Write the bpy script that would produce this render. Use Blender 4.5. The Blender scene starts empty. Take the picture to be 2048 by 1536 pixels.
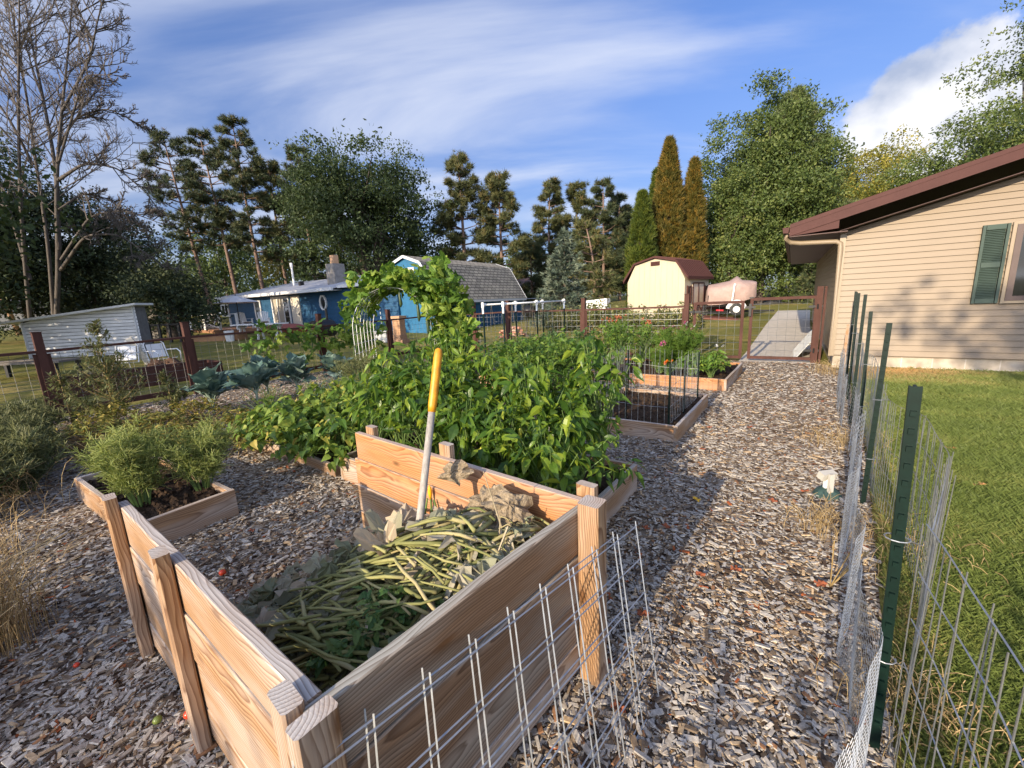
import bpy, math
import numpy as np
from mathutils import Matrix, Vector

# ---------------------------------------------------------------- camera, world, sun, exposure
SC = bpy.context.scene
COL = SC.collection
PITCH, ROLL, EYE = math.radians(11.27), math.radians(2.62), 1.6
cam = bpy.data.cameras.new("camera")
cam.lens = 14.555
cam.sensor_width = 36
cam.clip_end = 1000
cam.clip_start = 0.05
camo = bpy.data.objects.new("camera", cam)
COL.objects.link(camo)
cF = np.array([0, math.cos(PITCH), -math.sin(PITCH)])
cU = np.array([0, math.sin(PITCH), math.cos(PITCH)])
cR = np.array([1.0, 0, 0])
cX = math.cos(ROLL) * cR - math.sin(ROLL) * cU
cY = math.sin(ROLL) * cR + math.cos(ROLL) * cU
camo.matrix_world = Matrix(((cX[0], cY[0], -cF[0], 0), (cX[1], cY[1], -cF[1], 0), (cX[2], cY[2], -cF[2], EYE), (0, 0, 0, 1)))
SC.camera = camo

SUN_H, SUN_E = 218.5, 19.0
SUN_STRENGTH, SKY_STRENGTH, EXPOSURE = 3.7, 0.15, 1.08
SC.view_settings.view_transform = 'Standard'
SC.view_settings.look = 'None'
SC.view_settings.gamma = 1
SC.view_settings.exposure = EXPOSURE
SC.cycles.use_denoising = True
SC.cycles.max_bounces = 6
SC.cycles.transparent_max_bounces = 8

sl = bpy.data.lights.new("sun", 'SUN')
sl.energy = SUN_STRENGTH
sl.angle = math.radians(0.5)
sl.color = (1.0, 0.83, 0.60)
so = bpy.data.objects.new("sun", sl)
COL.objects.link(so)
sv = Vector((math.sin(math.radians(SUN_H)) * math.cos(math.radians(SUN_E)), math.cos(math.radians(SUN_H)) * math.cos(math.radians(SUN_E)), math.sin(math.radians(SUN_E))))
so.rotation_euler = sv.to_track_quat('Z', 'Y').to_euler()

W = bpy.data.worlds.new("World")
SC.world = W
W.use_nodes = True
wn, wl = W.node_tree.nodes, W.node_tree.links
wn.clear()
def N(t, **kw):
    n = wn.new(t)
    for k, v in kw.items():
        if isinstance(k, str) and hasattr(n, k): setattr(n, k, v)
    return n
def vmath(op, a, b=None):
    n = N('ShaderNodeVectorMath', operation=op)
    for i, s in enumerate((a, b)):
        if s is None: continue
        if isinstance(s, (tuple, list)): n.inputs[i].default_value = s
        else: wl.new(s, n.inputs[i])
    return n
def fmath(op, a, b=None, clamp=False):
    n = N('ShaderNodeMath', operation=op)
    n.use_clamp = clamp
    for i, s in enumerate((a, b)):
        if s is None: continue
        if isinstance(s, (int, float)): n.inputs[i].default_value = s
        else: wl.new(s, n.inputs[i])
    return n.outputs[0]
def wramp(fac, p0, p1, interp='EASE'):
    r = N('ShaderNodeValToRGB')
    r.color_ramp.interpolation = interp
    r.color_ramp.elements[0].position = p0
    r.color_ramp.elements[1].position = p1
    wl.new(fac, r.inputs[0])
    return r.outputs[0]
sky = N('ShaderNodeTexSky')
sky.sky_type = 'NISHITA'
sky.sun_disc = False
sky.sun_elevation = math.radians(SUN_E)
sky.sun_rotation = math.radians(SUN_H)
sky.air_density = 1.0
sky.dust_density = 1.0
sky.ozone_density = 4.0
tc = N('ShaderNodeTexCoord')
d0 = vmath('NORMALIZE', tc.outputs['Generated']).outputs[0]
sep = N('ShaderNodeSeparateXYZ')
wl.new(d0, sep.inputs[0])
zz = fmath('ADD', fmath('MAXIMUM', sep.outputs[2], 0.0), 0.22)
comb = N('ShaderNodeCombineXYZ')
wl.new(fmath('DIVIDE', sep.outputs[0], zz), comb.inputs[0])
wl.new(fmath('DIVIDE', sep.outputs[1], zz), comb.inputs[1])
# high thin cirrus: stretched streaks on a flat cloud layer
mp = N('ShaderNodeMapping')
wl.new(comb.outputs[0], mp.inputs[0])
mp.inputs['Rotation'].default_value = (0, 0, math.radians(14))
mp.inputs['Scale'].default_value = (0.50, 1.30, 1)
mp.inputs['Location'].default_value = (0.6, 0.35, 0)
n1 = N('ShaderNodeTexNoise')
n1.inputs['Scale'].default_value = 1.35
n1.inputs['Detail'].default_value = 7
n1.inputs['Roughness'].default_value = 0.52
n1.inputs['Distortion'].default_value = 0.5
wl.new(mp.outputs[0], n1.inputs['Vector'])
n2 = N('ShaderNodeTexNoise')
n2.inputs['Scale'].default_value = 0.8
n2.inputs['Detail'].default_value = 2
wl.new(mp.outputs[0], n2.inputs['Vector'])
cir = wramp(fmath('ADD', fmath('MULTIPLY', n1.outputs[0], 0.7), fmath('MULTIPLY', n2.outputs[0], 0.42)), 0.47, 0.72)
low = wramp(sep.outputs[2], 0.0, 0.62)        # thicker veil of cirrus towards the horizon
cfac = fmath('ADD', fmath('MULTIPLY', cir, 0.74), fmath('MULTIPLY', fmath('SUBTRACT', 1.0, low), 0.16), clamp=True)
# one cumulus bank low in the north-east
cdir = Vector((0.665, 0.70, 0.25)).normalized()
dist = vmath('DISTANCE', d0, tuple(cdir)).outputs['Value']
mp2 = N('ShaderNodeMapping')
wl.new(d0, mp2.inputs[0])
mp2.inputs['Scale'].default_value = (1, 1, 1.25)
n3 = N('ShaderNodeTexNoise')
n3.inputs['Scale'].default_value = 5.2
n3.inputs['Detail'].default_value = 9
n3.inputs['Roughness'].default_value = 0.58
wl.new(mp2.outputs[0], n3.inputs['Vector'])
cum = wramp(fmath('SUBTRACT', fmath('ADD', n3.outputs[0], 0.42), fmath('MULTIPLY', dist, 4.4)), 0.46, 0.56)
n4 = N('ShaderNodeTexNoise')
n4.inputs['Scale'].default_value = 7
n4.inputs['Detail'].default_value = 8
wl.new(mp2.outputs[0], n4.inputs['Vector'])
cumc = N('ShaderNodeValToRGB')
cumc.color_ramp.elements[0].position = 0.36
cumc.color_ramp.elements[0].color = (1.6, 1.8, 2.25, 1)
cumc.color_ramp.elements[1].position = 0.62
cumc.color_ramp.elements[1].color = (4.0, 3.9, 3.8, 1)
wl.new(n4.outputs[0], cumc.inputs[0])
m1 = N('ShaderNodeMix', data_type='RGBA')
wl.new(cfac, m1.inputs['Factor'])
dim = N('ShaderNodeMapRange', interpolation_type='SMOOTHSTEP')
wl.new(sep.outputs[2], dim.inputs[0])
for i_, v_ in enumerate((0.0, 0.55, 0.36, 0.65)): dim.inputs[i_ + 1].default_value = v_
dk_ = vmath('SCALE', sky.outputs[0])
wl.new(dim.outputs[0], dk_.inputs['Scale'])
tn_ = vmath('MULTIPLY', dk_.outputs[0], (0.80, 0.85, 1.10))
wl.new(tn_.outputs[0], m1.inputs[6])
sund = vmath('DOT_PRODUCT', d0, tuple(sv)).outputs['Value']      # glow added to unseen cloud round the sun as fill light
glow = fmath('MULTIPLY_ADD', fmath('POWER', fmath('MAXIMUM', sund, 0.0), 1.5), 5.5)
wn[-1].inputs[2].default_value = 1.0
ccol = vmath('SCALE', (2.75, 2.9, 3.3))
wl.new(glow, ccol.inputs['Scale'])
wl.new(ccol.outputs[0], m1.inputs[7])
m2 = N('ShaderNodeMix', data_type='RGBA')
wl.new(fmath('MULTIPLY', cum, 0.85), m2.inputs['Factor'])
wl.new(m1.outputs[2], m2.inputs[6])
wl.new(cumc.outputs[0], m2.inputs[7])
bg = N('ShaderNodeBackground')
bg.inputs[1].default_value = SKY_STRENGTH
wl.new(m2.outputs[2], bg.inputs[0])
wo = N('ShaderNodeOutputWorld')
wl.new(bg.outputs[0], wo.inputs[0])

# ---------------------------------------------------------------- helpers
rng = np.random.default_rng(11)
PXF = 828.0
def ray(x, y): return cF * PXF + cX * (x - 1024) - cY * (y - 768)
CAMP = np.array([0, 0, EYE])
def site(x, y, z=0.0):
    """surveyed ground spot: where the sight line through photo pixel x, y meets height z"""
    d = ray(x, y)
    return CAMP + d * ((z - EYE) / d[2])
def hv(deg):
    a = math.radians(deg)
    return np.array([math.sin(a), math.cos(a), 0.0])
def zt(x, y):
    d = np.hypot(x, y)
    return np.minimum(np.maximum(0, d - 13) * 0.03, 1.65)
UP = np.array([0, 0, 1.0])
def A(*v): return np.array(v, float)
def unit(v): return np.asarray(v, float) / np.linalg.norm(v)

class MB:
    def __init__(s):
        s.V, s.L, s.C, s.R, s.n = [], [], [], [], 0
    def add(s, verts, faces, rnd=0.5):
        verts = np.asarray(verts, float).reshape(-1, 3)
        s.V.append(verts)
        if isinstance(faces, np.ndarray):
            s.L.append((faces + s.n).ravel()); s.C.append(np.full(len(faces), faces.shape[1]))
        else:
            for f in faces:
                s.L.append(np.asarray(f) + s.n); s.C.append(np.array([len(f)]))
        r = np.asarray(rnd, float)
        s.R.append(np.full(len(verts), float(r)) if r.ndim == 0 else r)
        s.n += len(verts)
        return s
    def inst(s, tpl, M, P, rnd):
        """copies of a template (verts, faces) under N rotation-scale matrices and positions"""
        tv, tf = tpl
        k, n = len(tv), len(P)
        if n == 0: return s
        V = np.einsum('nij,kj->nki', M, tv) + P[:, None, :]
        F = (tf[None] + (np.arange(n) * k)[:, None, None]).reshape(-1, tf.shape[1])
        return s.add(V.reshape(-1, 3), F, np.repeat(rnd, k))
    def bar(s, p0, p1, w, h, up=UP, rnd=0.5):
        p0, p1 = np.asarray(p0, float), np.asarray(p1, float)
        d = unit(p1 - p0)
        if abs(d @ up) > 0.99: up = A(0, 1, 0) if abs(d[1]) < .9 else A(1, 0, 0)
        y = unit(np.cross(up, d)); z = np.cross(d, y)
        c = [p + y * a * w / 2 + z * b * h / 2 for p in (p0, p1) for a, b in ((-1, -1), (1, -1), (1, 1), (-1, 1))]
        return s.add(c, np.array([(3, 2, 1, 0), (4, 5, 6, 7), (0, 1, 5, 4), (1, 2, 6, 5), (2, 3, 7, 6), (3, 0, 4, 7)]), rnd)
    def box(s, c, size, e=A(1, 0, 0), rnd=0.5):
        e = unit(e); c = np.asarray(c, float)
        return s.bar(c - e * size[0] / 2, c + e * size[0] / 2, size[1], size[2], UP, rnd)
    def prism(s, pts, vec, rnd=0.5):
        pts = np.asarray(pts, float); n = len(pts)
        f = [tuple(range(n))[::-1], tuple(range(n, 2 * n))] + [(i, (i + 1) % n, (i + 1) % n + n, i + n) for i in range(n)]
        return s.add(np.vstack([pts, pts + vec]), f, rnd)
    def tube(s, pts, rad, n=6, rnd=0.5, caps=True):
        pts = np.asarray(pts, float); m = len(pts)
        rad = np.full(m, rad) if np.ndim(rad) == 0 else np.asarray(rad, float)
        t = np.gradient(pts, axis=0)
        t /= np.linalg.norm(t, axis=1)[:, None] + 1e-9
        ref = A(0, 0, 1) if abs(t[:, 2]).mean() < .8 else A(1, 0, 0)
        y = np.cross(t, ref); y /= np.linalg.norm(y, axis=1)[:, None] + 1e-9
        z = np.cross(t, y)
        a = np.arange(n) * 2 * math.pi / n
        V = pts[:, None] + rad[:, None, None] * (np.cos(a)[None, :, None] * y[:, None] + np.sin(a)[None, :, None] * z[:, None])
        i, j = np.meshgrid(np.arange(m - 1), np.arange(n), indexing='ij')
        F = np.stack([i * n + j, i * n + (j + 1) % n, (i + 1) * n + (j + 1) % n, (i + 1) * n + j], -1).reshape(-1, 4)
        k = s.n
        s.add(V.reshape(-1, 3), F, rnd)
        if caps:
            s.L.append(k + np.arange(n)[::-1]); s.C.append(np.array([n]))
            s.L.append(k + (m - 1) * n + np.arange(n)); s.C.append(np.array([n]))
        return s
    def segs(s, P, Q, r, rnd=0.5):
        """many straight thin wires P->Q, three-sided"""
        P, Q = np.asarray(P, float), np.asarray(Q, float)
        d = Q - P; ln = np.linalg.norm(d, axis=1)[:, None]; d = d / ln
        ref = np.where(np.abs(d[:, 2:3]) < .8, A(0, 0, 1)[None], A(1, 0, 0)[None])
        y = np.cross(d, ref); y /= np.linalg.norm(y, axis=1)[:, None]
        z = np.cross(d, y)
        V = np.concatenate([np.stack([E_ + r * (math.cos(a) * y + math.sin(a) * z) for a in (0, 2.094, 4.189)], 1) for E_ in (P, Q)], 1)
        F = np.array([(0, 1, 4, 3), (1, 2, 5, 4), (2, 0, 3, 5)])
        F = (F[None] + (np.arange(len(P)) * 6)[:, None, None]).reshape(-1, 4)
        return s.add(V.reshape(-1, 3), F, rnd)
    def lathe(s, c, prof, n=16, rnd=0.5):
        c = np.asarray(c, float); a = np.arange(n) * 2 * math.pi / n
        prof = np.asarray(prof, float); m = len(prof)
        V = np.stack([c[0] + prof[:, None, 0] * np.cos(a), c[1] + prof[:, None, 0] * np.sin(a), c[2] + prof[:, None, 1] + 0 * a], -1)
        i, j = np.meshgrid(np.arange(m - 1), np.arange(n), indexing='ij')
        F = np.stack([i * n + j, i * n + (j + 1) % n, (i + 1) * n + (j + 1) % n, (i + 1) * n + j], -1).reshape(-1, 4)
        return s.add(V.reshape(-1, 3), F, rnd)
    def build(s, name, mat, parent=None, origin=None, smooth=False, frame=None):
        V = np.vstack(s.V)
        o3 = np.zeros(3)
        if parent is not None: o3 = np.array(parent.location)
        elif origin is not None: o3 = np.asarray(origin, float)
        V = V - o3
        me = bpy.data.meshes.new(name)
        L = np.concatenate(s.L).astype(np.int32); C = np.concatenate(s.C).astype(np.int32)
        me.vertices.add(len(V)); me.vertices.foreach_set('co', V.astype(np.float32).ravel())
        me.loops.add(len(L)); me.loops.foreach_set('vertex_index', L)
        me.polygons.add(len(C))
        me.polygons.foreach_set('loop_start', np.concatenate([[0], np.cumsum(C)[:-1]]).astype(np.int32))
        me.update(calc_edges=True)
        if smooth: me.polygons.foreach_set('use_smooth', np.ones(len(C), bool))
        else: me.polygons.foreach_set('use_smooth', np.zeros(len(C), bool))
        at = me.attributes.new('rnd', 'FLOAT', 'POINT')
        at.data.foreach_set('value', np.concatenate(s.R).astype(np.float32))
        me.materials.append(mat)
        me.update()
        o = bpy.data.objects.new(name, me)
        COL.objects.link(o)
        if parent is not None: o.parent = parent
        else: o.location = o3
        return o

def tag(o, label, cat, group=None):
    o['label'] = label; o['category'] = cat
    if group: o['group'] = group
    return o
def thing(name, label, cat, loc, group=None):
    o = bpy.data.objects.new(name, None)
    o.empty_display_size = 0.2
    COL.objects.link(o)
    o.location = Vector([float(v) for v in loc])
    return tag(o, label, cat, group)
def struct(o, kind='structure'):
    o['kind'] = kind
    return o
def copy_tree(root, loc, rz=0.0, sc=1.0, label=None):
    r = root.copy(); COL.objects.link(r)
    r.location = Vector([float(v) for v in loc]); r.rotation_euler = (0, 0, rz); r.scale = (sc, sc, sc)
    if label: r['label'] = label
    for ch in list(root.children):
        c = ch.copy(); COL.objects.link(c); c.parent = r
        for g in list(ch.children):
            d = g.copy(); COL.objects.link(d); d.parent = c
    return r
def frames(d, up=None, roll=None):
    """N rotation matrices whose X axis is d"""
    d = d / (np.linalg.norm(d, axis=1)[:, None] + 1e-9)
    up = np.tile(UP, (len(d), 1)) if up is None else up
    y = np.cross(up, d); ln = np.linalg.norm(y, axis=1)[:, None]
    y = np.where(ln < 1e-3, A(0, 1, 0)[None], y / (ln + 1e-9))
    z = np.cross(d, y)
    if roll is not None:
        c, s_ = np.cos(roll)[:, None], np.sin(roll)[:, None]
        y, z = y * c + z * s_, z * c - y * s_
    return np.stack([d, y, z], -1)
def rdir(n):
    v = rng.normal(size=(n, 3))
    return v / np.linalg.norm(v, axis=1)[:, None]

# ---------------------------------------------------------------- materials
def newmat(name):
    m = bpy.data.materials.new(name); m.use_nodes = True
    nt = m.node_tree
    return m, nt.nodes, nt.links, nt.nodes['Principled BSDF']
def lin(c):
    return tuple(c) + (1.0,)
def ramp_node(nd, stops, interp='LINEAR'):
    r = nd.new('ShaderNodeValToRGB')
    r.color_ramp.interpolation = interp
    while len(r.color_ramp.elements) < len(stops): r.color_ramp.elements.new(0.5)
    for e, (p, c) in zip(r.color_ramp.elements, stops):
        e.position = p; e.color = lin(c)
    return r
def plain(name, col, rough=0.6, metal=0.0, var=0.25, scale=6.0, bump=0.0, spec=0.5, coord='Object', stretch=(1, 1, 1)):
    """one colour broken up by two scales of noise, with optional bump"""
    m, nd, ln, b = newmat(name)
    t = nd.new('ShaderNodeTexCoord'); mpn = nd.new('ShaderNodeMapping'); mpn.inputs['Scale'].default_value = stretch
    ln.new(t.outputs[coord], mpn.inputs[0])
    n = nd.new('ShaderNodeTexNoise'); n.inputs['Scale'].default_value = scale; n.inputs['Detail'].default_value = 8; n.inputs['Roughness'].default_value = 0.65
    ln.new(mpn.outputs[0], n.inputs['Vector'])
    r = ramp_node(nd, [(0.28, tuple(c * (1 - var) for c in col)), (0.72, tuple(min(1, c * (1 + var * .7)) for c in col))])
    ln.new(n.outputs[0], r.inputs[0]); ln.new(r.outputs[0], b.inputs['Base Color'])
    b.inputs['Roughness'].default_value = rough; b.inputs['Metallic'].default_value = metal
    b.inputs['Specular IOR Level'].default_value = spec
    if bump:
        bp = nd.new('ShaderNodeBump'); bp.inputs['Strength'].default_value = bump; bp.inputs['Distance'].default_value = 0.02
        ln.new(n.outputs[0], bp.inputs['Height']); ln.new(bp.outputs[0], b.inputs['Normal'])
    return m
def leafm(name, stops, trans=0.3, rough=0.5, nscale=18.0, spec=0.35):
    """leaf: colour picked per leaf by the 'rnd' attribute, mottled, partly translucent"""
    m, nd, ln, b = newmat(name)
    at = nd.new('ShaderNodeAttribute'); at.attribute_name = 'rnd'
    t = nd.new('ShaderNodeTexCoord')
    n = nd.new('ShaderNodeTexNoise'); n.inputs['Scale'].default_value = nscale; n.inputs['Detail'].default_value = 3
    ln.new(t.outputs['Object'], n.inputs['Vector'])
    ad = nd.new('ShaderNodeMath'); ad.operation = 'MULTIPLY_ADD'; ad.inputs[1].default_value = 0.35; ln.new(n.outputs[0], ad.inputs[0])
    sb = nd.new('ShaderNodeMath'); sb.operation = 'SUBTRACT'; sb.inputs[1].default_value = 0.175; ln.new(at.outputs['Fac'], sb.inputs[0]); ln.new(sb.outputs[0], ad.inputs[2])
    r = ramp_node(nd, stops); ln.new(ad.outputs[0], r.inputs[0])
    ln.new(r.outputs[0], b.inputs['Base Color']); b.inputs['Roughness'].default_value = rough
    b.inputs['Specular IOR Level'].default_value = spec
    if trans > 0:
        tr = nd.new('ShaderNodeBsdfTranslucent'); ln.new(r.outputs[0], tr.inputs['Color'])
        hs = nd.new('ShaderNodeHueSaturation'); hs.inputs['Value'].default_value = 1.5; hs.inputs['Hue'].default_value = 0.485
        ln.new(r.outputs[0], hs.inputs['Color']); ln.new(hs.outputs[0], tr.inputs['Color'])
        mx = nd.new('ShaderNodeMixShader'); mx.inputs[0].default_value = trans
        ln.new(b.outputs[0], mx.inputs[1]); ln.new(tr.outputs[0], mx.inputs[2])
        ln.new(mx.outputs[0], nd['Material Output'].inputs['Surface'])
    return m
def woodm(name, light, dark, grey=0.35, ring=30.0, greycol=(0.46, 0.43, 0.40)):
    """sawn softwood: growth rings round a pith outside the board (cathedral grain on faces, arcs on ends), knots, silvered upper faces"""
    m, nd, ln, b = newmat(name)
    t = nd.new('ShaderNodeTexCoord'); oi = nd.new('ShaderNodeObjectInfo')
    cx = nd.new('ShaderNodeCombineXYZ')
    for i, (mul, add) in enumerate(((7.0, 0), (0.10, -0.02), (0.14, -0.17))):
        q = nd.new('ShaderNodeMath'); q.operation = 'MULTIPLY_ADD'; ln.new(oi.outputs['Random'], q.inputs[0]); q.inputs[1].default_value = mul; q.inputs[2].default_value = add
        ln.new(q.outputs[0], cx.inputs[i])
    v = nd.new('ShaderNodeVectorMath'); v.operation = 'ADD'; ln.new(t.outputs['Object'], v.inputs[0]); ln.new(cx.outputs[0], v.inputs[1])
    wn_ = nd.new('ShaderNodeTexNoise'); wn_.inputs['Scale'].default_value = 2.2; wn_.inputs['Detail'].default_value = 2
    mw = nd.new('ShaderNodeMapping'); mw.inputs['Scale'].default_value = (0.9, 1.6, 1.6); ln.new(v.outputs[0], mw.inputs[0]); ln.new(mw.outputs[0], wn_.inputs['Vector'])
    wv = nd.new('ShaderNodeVectorMath'); wv.operation = 'MULTIPLY_ADD'; ln.new(wn_.outputs['Color'], wv.inputs[0]); wv.inputs[1].default_value = (0, 0.09, 0.09)
    mg = nd.new('ShaderNodeMapping'); mg.inputs['Scale'].default_value = (0.07, 1, 1); ln.new(v.outputs[0], mg.inputs[0]); ln.new(mg.outputs[0], wv.inputs[2])
    wave = nd.new('ShaderNodeTexWave'); wave.wave_type = 'RINGS'; wave.rings_direction = 'X'; wave.wave_profile = 'SAW'
    wave.inputs['Scale'].default_value = ring; wave.inputs['Distortion'].default_value = 1.6; wave.inputs['Detail'].default_value = 3; wave.inputs['Detail Scale'].default_value = 1.5
    ln.new(wv.outputs[0], wave.inputs['Vector'])
    r = ramp_node(nd, [(0.0, light), (0.55, tuple(a * .55 + c * .45 for a, c in zip(light, dark))), (0.9, dark), (1.0, light)])
    ln.new(wave.outputs['Fac'], r.inputs[0])
    # fibre streaks
    ms = nd.new('ShaderNodeMapping'); ms.inputs['Scale'].default_value = (4, 160, 160); ln.new(v.outputs[0], ms.inputs[0])
    ns = nd.new('ShaderNodeTexNoise'); ns.inputs['Scale'].default_value = 1; ns.inputs['Detail'].default_value = 3; ln.new(ms.outputs[0], ns.inputs['Vector'])
    rs = ramp_node(nd, [(0.3, (0.78, 0.76, 0.74)), (0.7, (1.12, 1.12, 1.12))]); ln.new(ns.outputs[0], rs.inputs[0])
    mu = nd.new('ShaderNodeMix'); mu.data_type = 'RGBA'; mu.blend_type = 'MULTIPLY'; mu.inputs['Factor'].default_value = 1
    ln.new(r.outputs[0], mu.inputs[6]); ln.new(rs.outputs[0], mu.inputs[7])
    # knots
    mk = nd.new('ShaderNodeMapping'); mk.inputs['Scale'].default_value = (2.4, 6.0, 6.0); ln.new(v.outputs[0], mk.inputs[0])
    vo = nd.new('ShaderNodeTexVoronoi'); vo.inputs['Scale'].default_value = 1.0; ln.new(mk.outputs[0], vo.inputs['Vector'])
    rk = ramp_node(nd, [(0.05, (1, 1, 1)), (0.13, (0, 0, 0))]); ln.new(vo.outputs['Distance'], rk.inputs[0])
    km = nd.new('ShaderNodeMix'); km.data_type = 'RGBA'; ln.new(rk.outputs[0], km.inputs['Factor']); ln.new(mu.outputs[2], km.inputs[6]); km.inputs[7].default_value = (0.16, 0.075, 0.03, 1)
    # silvering by weather: patches everywhere, strong on faces that look up
    ge = nd.new('ShaderNodeNewGeometry'); sz = nd.new('ShaderNodeSeparateXYZ'); ln.new(ge.outputs['True Normal'], sz.inputs[0])
    rz = nd.new('ShaderNodeMapRange'); rz.inputs[1].default_value = 0.5; rz.inputs[2].default_value = 0.95; ln.new(sz.outputs[2], rz.inputs[0])
    mgx = nd.new('ShaderNodeMapping'); mgx.inputs['Scale'].default_value = (1.3, 7, 7); ln.new(v.outputs[0], mgx.inputs[0])
    ng = nd.new('ShaderNodeTexNoise'); ng.inputs['Scale'].default_value = 1; ng.inputs['Detail'].default_value = 5; ln.new(mgx.outputs[0], ng.inputs['Vector'])
    rg = ramp_node(nd, [(0.42, (0, 0, 0)), (0.68, (grey,) * 3)]); ln.new(ng.outputs[0], rg.inputs[0])
    mxx = nd.new('ShaderNodeMath'); mxx.operation = 'MULTIPLY_ADD'; ln.new(rz.outputs[0], mxx.inputs[0]); mxx.inputs[1].default_value = 0.62; ln.new(rg.outputs[0], mxx.inputs[2]); mxx.use_clamp = True
    gm = nd.new('ShaderNodeMix'); gm.data_type = 'RGBA'; ln.new(mxx.outputs[0], gm.inputs['Factor']); ln.new(km.outputs[2], gm.inputs[6])
    gr = nd.new('ShaderNodeMix'); gr.data_type = 'RGBA'; gr.blend_type = 'MULTIPLY'; gr.inputs['Factor'].default_value = 1; gr.inputs[6].default_value = lin(greycol)
    rgr = ramp_node(nd, [(0.0, (1.25, 1.22, 1.2)), (0.6, (0.95, 0.93, 0.9)), (0.9, (0.6, 0.52, 0.47)), (1, (1.2, 1.2, 1.2))]); ln.new(wave.outputs['Fac'], rgr.inputs[0]); ln.new(rgr.outputs[0], gr.inputs[7])
    ln.new(gr.outputs[2], gm.inputs[7])
    ln.new(gm.outputs[2], b.inputs['Base Color'])
    b.inputs['Roughness'].default_value = 0.72; b.inputs['Specular IOR Level'].default_value = 0.25
    bp = nd.new('ShaderNodeBump'); bp.inputs['Strength'].default_value = 0.25; bp.inputs['Distance'].default_value = 0.004
    ln.new(ns.outputs[0], bp.inputs['Height']); ln.new(bp.outputs[0], b.inputs['Normal'])
    return m

M = {}
M['wood'] = woodm('sawn_pine', (0.42, 0.262, 0.140), (0.19, 0.092, 0.042), 0.50)
M['wood_front'] = woodm('dull_shaded_pine', (0.29, 0.175, 0.10), (0.125, 0.066, 0.035), 0.60, greycol=(.34, .33, .29))  # weathered front planks, with the shade on that side in the colour
M['wood_grey'] = woodm('weathered_shaded_pine', (0.40, 0.26, 0.15), (0.21, 0.12, 0.065), 0.75)  # weathered planks, greyed for boards on the side away from the sun
M['wood_sunlit'] = woodm('sunlit_pine', (0.50, 0.25, 0.105), (0.28, 0.115, 0.042), 0.22)  # same pine, warmed and brightened for boards that face the sun
M['brownpaint'] = plain('brown_stain', (0.080, 0.037, 0.029), 0.7, var=0.3, scale=9, spec=.15, stretch=(1, 1, .3))
M['tposts'] = plain('green_enamel', (0.0022, 0.0135, 0.0098), 0.5, var=0.3, scale=30, spec=.22)
M['galv'] = plain('galvanised_wire', (0.42, 0.43, 0.43), 0.42, 0.75, var=0.25, scale=14)
M['darkwire'] = plain('dull_wire', (0.16, 0.16, 0.155), 0.6, 0.4, var=0.3, scale=8)
M['white'] = plain('white_paint', (0.74, 0.74, 0.73), 0.5, var=0.10, scale=4)
M['pvc'] = plain('white_plastic', (0.80, 0.80, 0.79), 0.35, var=0.06, scale=5)
M['black'] = plain('black_iron', (0.014, 0.014, 0.015), 0.45, 0.2, var=0.3, scale=10)
M['glass'] = plain('dark_window_glass', (0.012, 0.014, 0.015), 0.05, var=0.2, scale=1.5, spec=0.7)
M['soil'] = plain('garden_soil', (0.055, 0.036, 0.024), 0.95, var=0.6, scale=38, bump=1.0, spec=0.1)
M['bark'] = plain('grey_bark', (0.105, 0.085, 0.07), 0.9, var=0.5, scale=7, bump=0.8, stretch=(3, 3, .5), spec=0.1)
M['pinebark'] = plain('red_pine_bark', (0.21, 0.145, 0.115), 0.9, var=0.45, scale=6, bump=0.8, stretch=(3, 3, .6), spec=0.1)
M['stem'] = plain('green_stem', (0.12, 0.19, 0.05), 0.6, var=0.3, scale=9)
M['drystem'] = plain('dry_stem', (0.34, 0.24, 0.10), 0.8, var=0.4, scale=9)
M['concrete'] = plain('concrete', (0.52, 0.475, 0.41), 0.85, var=0.2, scale=5, bump=0.25)
M['tomato'] = plain('ripe_tomato_skin', (0.62, 0.06, 0.02), 0.25, var=0.2, scale=20)
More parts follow.
